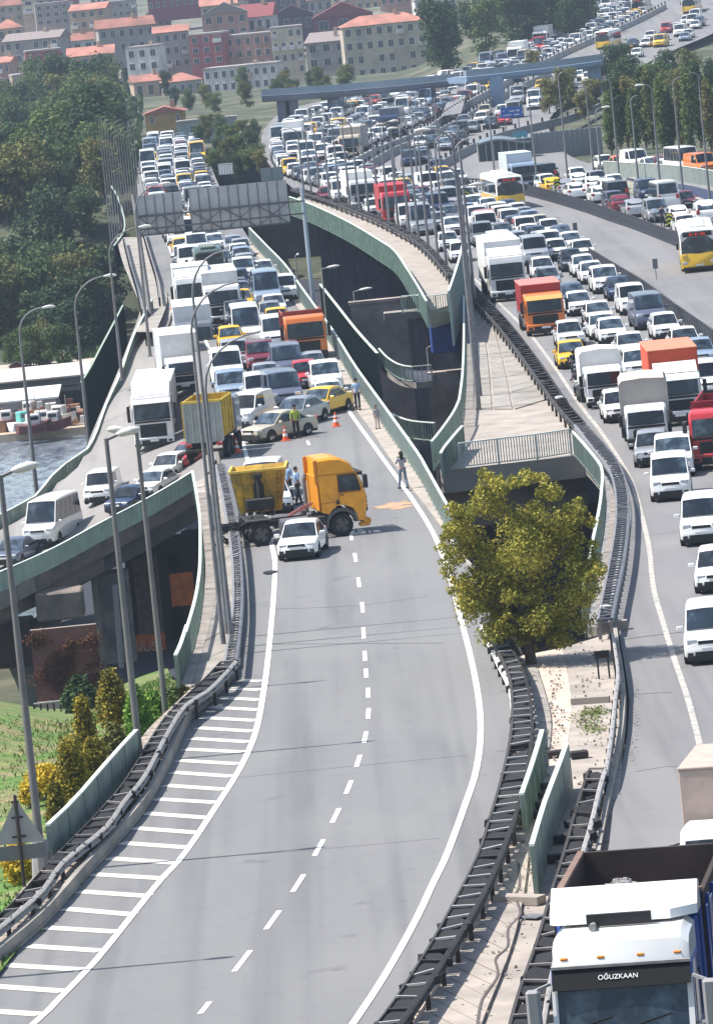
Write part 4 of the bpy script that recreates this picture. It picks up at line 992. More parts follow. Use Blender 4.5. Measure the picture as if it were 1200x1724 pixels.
def spawn(kind, colour, pos, rz, detail=True, pitchz=None):
    L = KINDS[kind][0]
    if not detail:
        o = link(NM[kind], CARM[kind], None, pos, rz); set_mat(o, PC[colour]); return o
    root = empty(NM[kind], pos, rz); objs = []
    for (nm, me, par, loc, pt) in CARP[kind]:
        o = bpy.data.objects.new(nm, me); COL.objects.link(o); o.location = loc
        o.parent = root if par < 0 else objs[par]
        if pt: set_mat(o, PC[colour])
        objs.append(o)
    return root
# lane geometry: zones with left/right guides; heading and lane number come from them
ZONES = {
 'jam': ([(462, 950), (416, 772), (385, 690), (345, 570), (318, 500), (276, 392), (245, 330), (240, 280), (250, 235)], [(740, 930), (640, 768), (575, 680), (520, 600), (480, 540), (400, 415), (364, 345), (348, 290), (340, 240)], 0.0, 4),
 'ramp': ([(-60, 950, -9), (0, 905, -8.3), (100, 845, -6.7), (152, 790, -5.8), (200, 690, -3.4), (240, 600, -1.2), (275, 520, -.1)], [(-60, 1020, -9.2), (0, 985, -8.8), (170, 905, -7.5), (280, 850, -6.2), (372, 758, -4.4), (340, 650, -2.2), (322, 545, -.2)], None, 2),
 'right': ([(1190, 1310), (1100, 990), (1062, 810), (975, 680), (890, 560), (808, 478), (740, 405), (660, 358), (600, 335), (520, 312), (478, 295), (455, 265), (458, 230), (520, 190), (650, 155), (770, 128), (850, 95), (950, 40), (1010, 0)],
           [(1600, 1250), (1450, 930), (1330, 700), (1250, 600), (1133, 522), (1035, 455), (960, 408), (880, 366), (830, 345), (700, 318), (585, 283), (585, 270), (600, 262), (650, 240), (755, 196), (880, 128), (960, 85), (1060, 42), (1110, 14)], 'R', 5),
 'outer': ([(1240, 440), (1120, 400), (1030, 366), (940, 336), (895, 325)], [(1300, 410), (1200, 350), (1120, 330), (1010, 303), (900, 290)], 'R', 2)}
for k, (a, b_, z, n) in list(ZONES.items()):
    zf = zR if z == 'R' else z
    A = [P(q[0], q[1], q[2] if len(q) > 2 else zf) for q in a]; B = [P(q[0], q[1], q[2] if len(q) > 2 else zf) for q in b_]
    ZONES[k] = (resample(A, n=160), resample(B, n=160), zf, n)
def zone_at(zone, p):
    """fraction across, unit direction away from camera"""
    A, B, zf, n = ZONES[zone]; best = (1e9, 0, 0)
    for i in range(159):
        a, b_ = A[i], B[i]; ab = Vector((b_.x - a.x, b_.y - a.y)); ap = Vector((p[0] - a.x, p[1] - a.y))
        t = ap.dot(ab) / ab.dot(ab); c = Vector((a.x, a.y)) + ab * t; e = (Vector((p[0], p[1])) - c).length
        if e < best[0]: best = (e, i, t)
    e, i, t = best; tt = max(0, min(1, t))
    d = (A[i + 1] - A[i]).normalized() * (1 - tt) + (B[i + 1] - B[i]).normalized() * tt
    return t, d.normalized(), i
def place(zone, kind, colour, u, v, yaw=0.0, detail=True, z=None, dy=0):
    A, B, zf, n = ZONES[zone]
    if zone == 'ramp':
        # height from the ramp itself
        zz = -5.0
        for _ in range(12):
            p = P(u, v, zz); t, d, i = zone_at(zone, p); tt = max(-.1, min(1.1, t)); zn = A[i].z * (1 - tt) + B[i].z * tt
            zz = zz * .5 + zn * .5
        p.z = zz + .03
    else: p = P(u, v, zf)
    t, d, i = zone_at(zone, p)
    rz = (-.28 if zone == 'ramp' and u < 310 and v > 780 else math.atan2(-d.x, d.y)) + math.radians(yaw)
    return p, rz, t, d
def car(zone, kind, colour, u, v, yaw=0.0, detail=True, label=None, cat=None):
    p, rz, t, d = place(zone, kind, colour, u, v, yaw)
    o = spawn(kind, colour, p, rz, detail); o['_l'] = 1
    VEH.append(dict(zone=zone, p=p, t=t, L=KINDS[kind][0], W=KINDS[kind][1], o=o, kind=kind, colour=colour, label=label, rz=rz, cat=cat)); NCAR[0] += 1
    return o

# ---------------- trucks and buses ----------------
RIMD = mat('dusty_truck_rim', (.10, .095, .09), .6, .3)
TW = wheel_mesh(.50, .30, 18); TR = rim_mesh(.50, .30); TR.materials[0] = RIMD
TWs = wheel_mesh(.40, .25, 16); TRs = rim_mesh(.40, .25)
def add_wheel(root, x, y, big=True):
    w = link('wheel', TW if big else TWs, root, (x, y, .50 if big else .40)); link('rim', TR if big else TRs, w)
def cab(root, W, Hc, D, colour, grille=BLK, visor=None, deflector=None, z0=.75, big=True, bumperM=None, detail=True, winfrac=.40):
    """forward-control truck cab, front at y=0"""
    hw = W / 2; C = PC[colour] if isinstance(colour, str) else colour
    mb = MB()
    def ring(y, zt_, w, zb_, r_=.12): return [(w - .05, y, zb_), (w, y, zb_ + .15), (w, y, zt_ - r_ * 2), (w - r_ * .35, y, zt_ - r_ * .8), (w - r_ * 1.3, y, zt_), (-(w - r_ * 1.3), y, zt_), (-(w - r_ * .35), y, zt_ - r_ * .8), (-w, y, zt_ - r_ * 2), (-w, y, zb_ + .15), (-(w - .05), y, zb_)]
    wz0 = z0 + (Hc - z0) * .42; wz1 = wz0 + (Hc - z0) * winfrac
    prof = [(0.02, wz0 - .05), (0.16, wz1 + .05), (.34, Hc - .02), (.6, Hc), (D, Hc)]
    # side profile polygon extruded with narrowing front
    sp_ = [(.02, z0), (0, z0 + .2), (.0, wz0 - .05), (.10, wz1), (.22, Hc - .10), (.42, Hc - .01), (D - .1, Hc), (D, Hc - .1), (D, z0)]
    b0 = len(mb.v); n = len(sp_)
    xs = [(-hw, -1), (-hw + .10, 0), (hw - .10, 0), (hw, 1)]
    for (x, e) in xs:
        for (y, z) in sp_:
            fy = .09 if (e and y < .5) else 0; fz = -.07 if (e and z > Hc - .2) else 0
            mb.v.append((x, y + fy, z + fz))
    for k in range(3):
        for j in range(n): a = b0 + k * n + j; c = b0 + k * n + (j + 1) % n; mb.f.append((a, c, c + n, a + n)); mb.m.append(0)
    mb.f.append(tuple(b0 + j for j in range(n))); mb.m.append(0); mb.f.append(tuple(b0 + 3 * n + j for j in range(n))); mb.m.append(0)
    mb.build('cab', [C], root, smooth=35)
    q = MB(); a = hw - .13
    q.add([(-a, -.015 + .01, wz0), (-a * .4, -.045, wz0 - .02), (a * .4, -.045, wz0 - .02), (a, -.005, wz0), (a * .98, .085, wz1), (a * .4, .06, wz1 + .02), (-a * .4, .06, wz1 + .02), (-a * .98, .085, wz1)],
          [(0, 1, 6, 7), (1, 2, 5, 6), (2, 3, 4, 5)])
    q.build('windscreen', GLASS, root)
    MB().bar((-a * .9, -.07, wz0 + .02), (-.1, -.06, wz0 + .10), .03).bar((.05, -.07, wz0 + .02), (a * .8, -.06, wz0 + .10), .03).build('wiper', BLK, root)
    for s_ in (-1, 1):
        MB().add([(s_ * (hw + .008), .22, wz0 - .08), (s_ * (hw + .008), min(D - .25, 1.15), wz0 - .02), (s_ * (hw + .008), min(D - .25, 1.15), wz1 - .02), (s_ * (hw + .008), .30, wz1 - .04)], [(0, 1, 2, 3)]).build('side_window', GLASS, root)
        q = MB(); q.bbox(s_ * (hw + .20) - .10, s_ * (hw + .20) + .10, .05, .17, wz0 - .05, wz1 - .08, .03); q.bar((s_ * hw, .1, wz1 - .05), (s_ * (hw + .2), .08, wz1 - .10), .04); q.bar((s_ * hw, .1, wz0), (s_ * (hw + .2), .08, wz0 + .04), .04)
        q.build('wing_mirror', BLK, root)
        q = MB(); q.bbox(s_ * hw * .76 - .18, s_ * hw * .76 + .18, -.07, .05, z0 - .22, z0 - .02, .03); q.build('headlight', LENS, root)
        q = MB(); q.bbox(s_ * (hw - .06) - .05, s_ * (hw - .06) + .05, .5, 1.3, .35, z0, .02); q.build('step', CHAS, root)
    q = MB(); q.box(-hw * .66, hw * .66, -.03, .03, z0 + .04, wz0 - .26); q.box(-hw * .9, hw * .9, -.028, .02, wz0 - .16, wz0 - .05)
    for k in range(4): q.box(-hw * .60, hw * .60, -.05, -.02, z0 + .10 + k * .14, z0 + .14 + k * .14)
    q.build('grille', grille, root)
    q = MB(); q.bbox(-hw, hw, -.10, .35, .34, z0 + .02, .05); q.build('bumper', bumperM or C, root)
    q = MB(); q.box(-hw * .62, hw * .62, -.13, -.09, .40, .62); q.box(-hw * .99, hw * .99, -.11, .3, .26, .40)
    for s_ in (-1, 1): q.box(s_ * hw * .8 - .12, s_ * hw * .8 + .12, -.125, -.09, .44, .58)
    q.build('bumper_intake', BLK, root)
    MB().box(-.27, .27, -.16, -.14, .50, .62).build('number_plate', PLATE, root)
    if visor:
        q = MB(); q.add([(-hw * .95, -.10, wz1 + .0), (hw * .95, -.10, wz1 + .0), (hw * .97, .12, wz1 + .26), (-hw * .97, .12, wz1 + .26), (-hw * .95, -.02, wz1 - .03), (hw * .95, -.02, wz1 - .03)], [(0, 1, 2, 3), (0, 4, 5, 1)])
        q.build('sun_visor', visor, root)
    if deflector:
        hd = deflector[0]; q = MB()
        q.add([(-hw * .92, .35, Hc), (hw * .92, .35, Hc), (hw * .94, D - .2, Hc + hd), (-hw * .94, D - .2, Hc + hd), (-hw * .94, D, Hc + hd - .1), (hw * .94, D, Hc + hd - .1), (hw * .92, D, Hc), (-hw * .92, D, Hc)],
              [(0, 1, 2, 3), (3, 2, 5, 4), (4, 5, 6, 7), (1, 6, 5, 2), (0, 3, 4, 7)])
        q.build('roof_deflector', deflector[1] if len(deflector) > 1 else C, root)
def truck(name, label, zone, u, v, colour, W=2.5, Hc=3.0, cabD=2.1, body='box', bM=BOXWHITE, roofM=None, bH=3.9, bL=7.0, bW=2.5, z0=.75, yaw=0, big=True, deflector=None, visor=None, bumperM=None, z=None, cat='truck', pos=None, bz=1.15, frontM=None, winfrac=.40, group=None):
    if pos is None: p, rz, t, d = place(zone, None, None, u, v, yaw)
    else: p, rz = pos; t = 0; d = None
    root = empty(name, p, rz, label, cat, group)
    cab(root, W, Hc, cabD, colour, visor=visor, deflector=deflector, z0=z0, big=big, bumperM=bumperM, winfrac=winfrac)
    g = .35; y0 = cabD + g; y1 = y0 + bL; hw = bW / 2
    q = MB(); 
    for s_ in (-1, 1): q.box(s_ * .45 - .06, s_ * .45 + .06, .6, y1, .72, .95)
    for k in range(5): q.box(-.45, .45, 1 + k * (y1 - 1.5) / 4, 1.12 + k * (y1 - 1.5) / 4, .75, .92)
    q.build('chassis', CHAS, root)
    for s_ in (-1, 1): MB().bbox(s_ * 1.0 - .22, s_ * 1.0 + .22, y0 + .2, y0 + 1.4, .45, 1.0, .05).build('fuel_tank', STEELD if big else CHAS, root)
    wx = hw - .2
    for s_ in (-1, 1):
        add_wheel(root, s_ * (W / 2 - .18), 1.15 if big else .95, big); add_wheel(root, s_ * wx, y1 - bL * .28, big)
        if big and bL > 5: add_wheel(root, s_ * wx, y1 - bL * .28 + 1.25, big)
    if body == 'box':
        MB().bbox(-hw, hw, y0, y1, bz, bH - .04, .03).build('cargo_box', frontM or bM, root)
        MB().bbox(-hw - .02, hw + .02, y0 - .02, y1 + .02, bH - .05, bH + .02, .02).build('box_roof', roofM or bM, root)
        for s_ in (-1, 1): MB().box(s_ * (hw + .012) - .02, s_ * (hw + .012) + .02, y0, y1, bz - .05, bz + .1).build('side_rail', STEELD, root)
    elif body == 'tarp':
        q = MB(); secs = []
        nn = int(bL / .8) + 1
        for i in range(nn + 1):
            y = y0 + bL * i / nn; sag = .06 if i % 2 else 0
            secs.append([(hw - sag * .3, y, bz), (hw - sag * .5, y, bH - .22), (hw - .15, y, bH - .05 - sag), (0, y, bH + .03 - sag), (-hw + .15, y, bH - .05 - sag), (-hw + sag * .5, y, bH - .22), (-hw + sag * .3, y, bz)])
        loft(q, secs); q.build('tarpaulin', bM, root, smooth=50)
        if roofM:
            q = MB(); secs = [[(hw - .13, y, bH - .02), (0, y, bH + .06), (-hw + .13, y, bH - .02), (0, y, bH)] for y in (y0 - .01, y1)]; loft(q, secs); q.build('tarpaulin_top', roofM, root)
        MB().box(-hw - .02, hw + .02, y0 - .03, y1, bz - .14, bz).build('load_bed', CHAS, root)
    elif body == 'tipper':
        q = MB(); th = .08
        q.box(-hw, hw, y0, y0 + th, bz, bH); q.box(-hw, hw, y1 - th, y1, bz, bH - .25); q.box(-hw, -hw + th, y0 + th, y1 - th, bz, bH - .1); q.box(hw - th, hw, y0 + th, y1 - th, bz, bH - .1); q.box(-hw + th, hw - th, y0 + th, y1 - th, bz, bz + .1)
        q.build('tipper_body', bM, root)
        for i in range(int(bL / .9)):
            for s_ in (-1, 1): MB().box(s_ * (hw + .04) - .04, s_ * (hw + .04) + .04, y0 + .3 + i * .9, y0 + .4 + i * .9, bz, bH - .15).build('side_rib', bM, root)
        MB().bar((-hw, y0 + .04, bH + .03), (hw, y0 + .04, bH + .03), .14, .08).build('front_lip', roofM or bM, root)
    if zone: VEH.append(dict(zone=zone, p=p, t=t, L=y1, W=W, o=root, kind='truck', colour=colour, label=label, rz=rz, cat=cat))
    return root
BUSY = mat('bus_yellow', (.72, .44, .02), .35, coat=.5, noise=.05)
BUSW = mat('bus_white', (.76, .75, .72), .4, coat=.3, noise=.05)
def bus(name, label, zone, u, v, L=12, W=2.55, H=3.05, yaw=0, lower=BUSY, upper=BUSW, sign=True, small=False, group=None):
    p, rz, t, d = place(zone, None, None, u, v, yaw); root = empty(name, p, rz, label, 'bus', group); hw = W / 2
    def sec(y, w, zt_, zb_): return [(w, y, zb_), (w, y, zt_ - .25), (w - .10, y, zt_ - .06), (w - .35, y, zt_), (-w + .35, y, zt_), (-w + .10, y, zt_ - .06), (-w, y, zt_ - .25), (-w, y, zb_)]
    q = MB(); loft(q, [sec(0.0, hw * .93, 1.28, .35), sec(.06, hw, 1.42, .32), sec(L - .05, hw, 1.42, .32), sec(L, hw * .95, 1.4, .35)]); q.build('lower_body', lower, root, smooth=35)
    q = MB(); loft(q, [sec(.10, hw * .93, H - .12, 1.3), sec(.30, hw * .99, H, 1.3), sec(L - .1, hw * .99, H, 1.3), sec(L, hw * .95, H - .1, 1.3)]); q.build('upper_body', upper, root, smooth=35)
    a = hw * .93
    MB().add([(-a, .055, 1.3), (0, .01, 1.3), (a, .055, 1.3), (a * .97, .12, H - .55), (0, .07, H - .55), (-a * .97, .12, H - .55)], [(0, 1, 4, 5), (1, 2, 3, 4)]).build('windscreen', GLASS, root)
    MB().bbox(-a * .85, a * .85, .04, .2, H - .52, H - .2, .02).build('destination_sign', BLK, root)
    if sign:
        q = MB()
        for k, w_ in enumerate((.10, .05, .10, .04, .12, .08)): q.box(-.55 + k * .2, -.55 + k * .2 + w_, .025, .035, H - .44, H - .28)
        q.build('sign_digits', mat('led_digits', (.5, .03, .02), .4, emis=((.9, .05, .03), .4)), root)
    for s_ in (-1, 1):
        nW = max(4, int((L - 1) / 1.5))
        for i in range(nW):
            y = .5 + i * (L - 1) / nW; MB().box(s_ * (hw * .99 + .008) - .008, s_ * (hw * .99 + .008) + .008, y, y + (L - 1) / nW - .12, 1.45, H - .50).build('side_window', GLASS, root)
        MB().bbox(s_ * hw * .78 - .2, s_ * hw * .78 + .2, -.03, .1, .62, .80, .03).build('headlight', LENS, root)
        q = MB(); q.bbox(s_ * (hw + .16) - .09, s_ * (hw + .16) + .09, -.12, 0.0, 1.7, 2.15, .03); q.bar((s_ * hw, .1, 2.3), (s_ * (hw + .16), -.06, 2.1), .04); q.build('wing_mirror', BLK, root)
        for y in ([2.6, L - 3.0] if L < 14 else [2.6, 8.6, L - 3.0]): add_wheel(root, s_ * (hw - .14), y, True)
    for i in range(3): MB().bbox(-.6, .6, 1.5 + i * (L - 3) / 3, 3.0 + i * (L - 3) / 3, H - .02, H + .22, .08).build('roof_unit', upper, root)
    MB().box(-hw * .9, hw * .9, -.04, .05, .28, .42).build('bumper', BLK, root); MB().box(-.27, .27, -.06, -.04, .48, .6).build('number_plate', PLATE, root)
    VEH.append(dict(zone=zone, p=p, t=t, L=L, W=W, o=root, kind='bus', colour='', label=label, rz=rz, cat='bus'))
    return root
# ---------------- the crashed tractor unit ----------------
AMB = PC['amber']
def crashed():
    p = P(615, 893, 0); rz = math.radians(101)
    root = empty('crashed_truck', p, rz, 'amber yellow tractor unit jackknifed sideways across the empty road', 'truck')
    hw, Hc, D, z0 = 1.22, 2.75, 2.05, .78
    # cab shell: side profile with high roof
    pr = [(.10, .95), (.02, 1.30), (.04, 1.75), (.14, 2.25), (.34, 2.62), (.62, 3.15), (1.05, 3.42), (1.45, 3.48), (D, 3.46), (D + .04, 2.75), (D, 1.12), (1.75, 1.02), (1.62, 1.18), (1.36, 1.36), (1.0, 1.36), (.70, 1.20), (.52, .92), (.40, .62), (.14, .60)]
    q = MB(); n = len(pr); b0 = 0
    for (x, k) in ((-hw, 1), (-hw + .12, 0), (hw - .12, 0), (hw, 1)):
        for (y, z) in pr:
            yy = y + (.10 if (k and y < .5) else 0); zz = z - (.10 if (k and z > 3.1) else 0); q.v.append((x, yy, zz))
    for k in range(3):
        for j in range(n): a = k * n + j; c = k * n + (j + 1) % n; q.f.append((a, c, c + n, a + n)); q.m.append(0)
    q.f.append(tuple(range(n))); q.f.append(tuple(range(3 * n, 4 * n))); q.m += [0, 0]
    q.build('cab', AMB, root, smooth=32)
    for s_ in (-1, 1):
        x = s_ * (hw + .012)
        # door seams, window with dark frame
        q = MB(); q.add([(x, .30, 1.98), (x, 1.18, 1.98), (x, 1.18, 2.62), (x, .50, 2.62)], [(0, 1, 2, 3)]); wn_ = q.build('side_window', GLASS, root)
        x2 = s_ * (hw + .014); fr = MB(); pt = [(.28, 1.95), (1.22, 1.95), (1.22, 2.66), (.48, 2.66)]
        for i in range(4): a, b_ = pt[i], pt[(i + 1) % 4]; fr.bar((x2, a[0], a[1]), (x2, b_[0], b_[1]), .05)
        fr.build('window_frame', BLK, wn_)
        se = MB(); pt = [(1.24, 2.70), (1.26, 1.9), (1.24, 1.42)]
        for a, b_ in zip(pt, pt[1:]): se.bar((x, a[0], a[1]), (x, b_[0], b_[1]), .022)
        se.bar((x, .30, 1.88), (x, 1.24, 1.88), .022); se.bar((x, .2, 2.74), (x, 2.2, 2.74), .025); se.bar((x, 1.28, 1.55), (x, 2.2, 1.50), .02)
        se.build('door_seam', mat('amber_seam', (.34, .13, .006), .6), root)
        q = MB(); q.bar((x, 1.02, 1.80), (x, 1.18, 1.80), .05, .03); q.build('door_handle', BLK, root)
        q = MB(); q.bbox(x + s_ * .22 - .10, x + s_ * .22 + .10, -.02, .18, 2.02, 2.62, .04); q.bar((x, .2, 2.6), (x + s_ * .2, .08, 2.55), .04); q.bar((x, .2, 2.05), (x + s_ * .2, .08, 2.1), .04); q.build('wing_mirror', BLK, root)
        # dark wheel arch and step
        q = MB(); m_ = 14; r0, r1 = .60, .74
        for j in range(m_ + 1):
            t = math.pi * (j / m_) - .12; 
            for r_ in (r0, r1):
                for w_ in (0, -.5 * s_): q.v.append((x + s_ * .01 + w_, 1.22 + r_ * math.cos(t), .50 + r_ * math.sin(t)))
        for j in range(m_):
            a = j * 4
            for k1, k2 in ((0, 2), (1, 3), (0, 1), (2, 3)): q.f.append((a + k1, a + k2, a + 4 + k2, a + 4 + k1)); q.m.append(0)
        q.build('wheel_arch', mat('grey_mudguard', (.09, .085, .085), .7), root)
        MB().bbox(s_ * (hw - .1) - .16, s_ * (hw - .1) + .16, 1.9, 2.7, .45, 1.0, .05).build('side_box', CHAS, root)
        MB().add([(x, 1.30, 1.62), (x, 1.36, 1.62), (x, 1.42, 1.42), (x, 1.22, 1.42)], [(0, 1, 2, 3)]).build('emblem', BLK, root)
    MB().add([(-1.08, .06, 1.85), (1.08, .06, 1.85), (1.04, .40, 2.62), (-1.04, .40, 2.62)], [(0, 1, 2, 3)]).build('windscreen', GLASS, root)
    MB().bbox(-1.1, 1.1, .10, .34, 2.58, 2.74, .03).build('sun_visor', BLK, root)
    q = MB(); q.box(-.9, .9, -.02, .06, .95, 1.7)
    for k in range(4): q.box(-.85, .85, -.05, 0, 1.0 + k * .17, 1.06 + k * .17)
    q.build('grille', BLK, root)
    # back of the cab, air intake stack, roof deflector side wing
    MB().bbox(-hw + .05, hw - .05, D + .05, D + .12, 1.2, 2.7, .02).build('rear_wall', mat('amber_rear', (.62, .24, .01), .5), root)
    for s_ in (-1, 1): MB().bbox(s_ * (hw - .06) - .03, s_ * (hw - .06) + .03, D + .02, D + .20, 2.35, 3.42, .02).build('side_wing', mat('amber_wing', (.60, .22, .012), .5), root)
    MB().tube([(.8, D + .3, .8), (.8, D + .3, 2.5), (.8, D + .22, 2.7)], .09).build('exhaust_stack', STEELD, root)
    q = MB()
    for s_ in (-1, 1): q.box(s_ * .42 - .05, s_ * .42 + .05, .8, 6.6, .72, .98)
    for y in (2.6, 3.3, 4.1, 5.2, 6.3): q.box(-.42, .42, y, y + .14, .74, .93)
    q.build('chassis', CHAS, root)
    for s_ in (-1, 1):
        MB().tube([(s_ * .85, 2.7, .75), (s_ * .85, 3.9, .75)], .30, 12).build('fuel_tank', mat('dull_tank', (.24, .24, .25), .4, .5), root)
        MB().bbox(s_ * .75 - .12, s_ * .75 + .12, 2.45, 2.65, .5, 1.15, .03).build('air_tank', STEELD, root)
        add_wheel(root, s_ * (hw - .17), 1.22)
        add_wheel(root, s_ * (hw - .17), 4.80); add_wheel(root, s_ * (hw - .50), 4.80)
        MB().bbox(s_ * (hw - .3) - .3, s_ * (hw - .3) + .3, 4.3, 5.4, 1.08, 1.13, .02).build('mudguard', CHAS, root)
    MB().bbox(-.5, .5, 4.3, 5.3, 1.0, 1.16, .05).build('fifth_wheel', BLK, root)
    q = MB()
    for k in range(5): q.tube([(-.3 + k * .12, D + .2, 1.5), (-.3 + k * .12, D + .7, 1.25 + .1 * (k % 2)), (-.2 + k * .1, D + 1.3, 1.05)], .03, 6)
    q.build('air_hose', mat('hose', (.20, .05, .05), .6), root)
    q = MB()
    for k in range(26):
        a = Vector((random.uniform(-1.25, -.2), random.uniform(5.3, 6.9), random.uniform(.2, 1.0))); b_ = a + Vector((random.uniform(-.3, .3), random.uniform(-.4, .4), random.uniform(-.3, .3))); q.bar(a, b_, random.uniform(.04, .12))
    tag(q.build('bent_rear_frame', CHAS, root), kind='stuff')
    # broken front bumper hanging
    q = MB(); q.bbox(-1.2, 1.2, -.08, .28, .45, .66, .05); q.bbox(-1.2, -.9, -.02, .45, .34, .5, .03); q.build('bumper', mat('amber_bumper', (.66, .27, .02), .5), root)
    q = MB(); 
    for k in range(14):
        a = Vector((random.uniform(-1.5, -.9), random.uniform(-.5, .9), .02)); q.bbox(a.x, a.x + random.uniform(.06, .3), a.y, a.y + random.uniform(.06, .3), 0, random.uniform(.05, .2), .01)
    d_ = q.build('debris', mat('white_debris', (.62, .60, .58), .7), None, loc=p, rz=rz); tag(d_, 'white plastic debris under the nose of the crashed amber truck', 'debris', kind='stuff')
crashed()
# yellow tipper hopper resting over the rear axle, front wall towards the camera
def hopper():
    c = P(444, 905, 0); rz = math.radians(-2)
    root = empty('tipper_trailer', c, rz, 'yellow trapezoid tipper trailer front standing over the crashed truck rear wheels', 'trailer')
    YL = mat('dusty_yellow_paint', (.60, .35, .025), .65, noise=.3, nscale=1.8, col2=(.25, .17, .035), c2scale=1.4, c2lo=.40)
    q = MB(); b_, t_, z0, z1 = .92, 1.22, 1.15, 2.98
    F_ = [(-b_, 0, z0), (b_, 0, z0), (t_, -.12, z1), (-t_, -.12, z1)]; B_ = [(-b_, 1.5, z0 + .25), (b_, 1.5, z0 + .25), (t_, 2.6, z1), (-t_, 2.6, z1)]
    Fi = [(x * .95, y + .06, z) for x, y, z in F_]; Bi = [(x * .95, y - .06, z) for x, y, z in B_]
    q.add(F_ + B_, [(0, 1, 2, 3), (1, 5, 6, 2), (5, 4, 7, 6), (4, 0, 3, 7), (0, 4, 5, 1)]); q.add(Fi + Bi, [(0, 1, 2, 3), (1, 5, 6, 2), (5, 4, 7, 6), (4, 0, 3, 7), (0, 4, 5, 1)]); q.build('hopper_body', YL, root)
    q = MB(); q.bar((-t_ - .02, -.12, z1), (t_ + .02, -.12, z1), .14, .10); q.bar((-t_, -.1, z1), (-t_, 2.6, z1), .1, .1); q.bar((t_, -.1, z1), (t_, 2.6, z1), .1, .1); q.build('rim_beam', mat('yellow_rim', (.70, .50, .08), .6, noise=.2), root)
    for x in (-.72, -.32, .38, .68, .84): MB().bar((x * .95, -.06, z0 + .1), (x * 1.15, -.16, z1 - .1), .07, .07).build('front_rib', YL, root)
    MB().add([(-.22, -.09, 1.7), (.22, -.09, 1.7), (.22, -.13, 2.35), (.08, -.15, 2.62), (-.08, -.15, 2.62), (-.22, -.13, 2.35)], [(0, 1, 2, 3, 4, 5)]).build('front_recess', BROWNST, root)
    MB().bbox(-.18, .18, -.26, -.1, 2.62, 2.86, .03).build('cylinder_head', CHAS, root)
    MB().tube([(0, -.2, 1.2), (0, -.2, 2.6)], .09).build('hydraulic_cylinder', CHAS, root)
    for k in range(7): MB().bar((.74, -.2, 1.45 + k * .2), (1.02, -.2, 1.45 + k * .2), .035).build('ladder_rung', YL, root)
    MB().bbox(-.62, .62, -.42, .3, 1.25, 1.78, .06).build('subframe_box', CHAS, root)
    q = MB()
    for s_ in (-1, 1): q.box(s_ * .5 - .08, s_ * .5 + .08, -.2, 3.2, .95, 1.18)
    q.build('subframe', CHAS, root)
    for s_ in (-1, 1): add_wheel(root, s_ * 1.0, 2.6)
hopper()

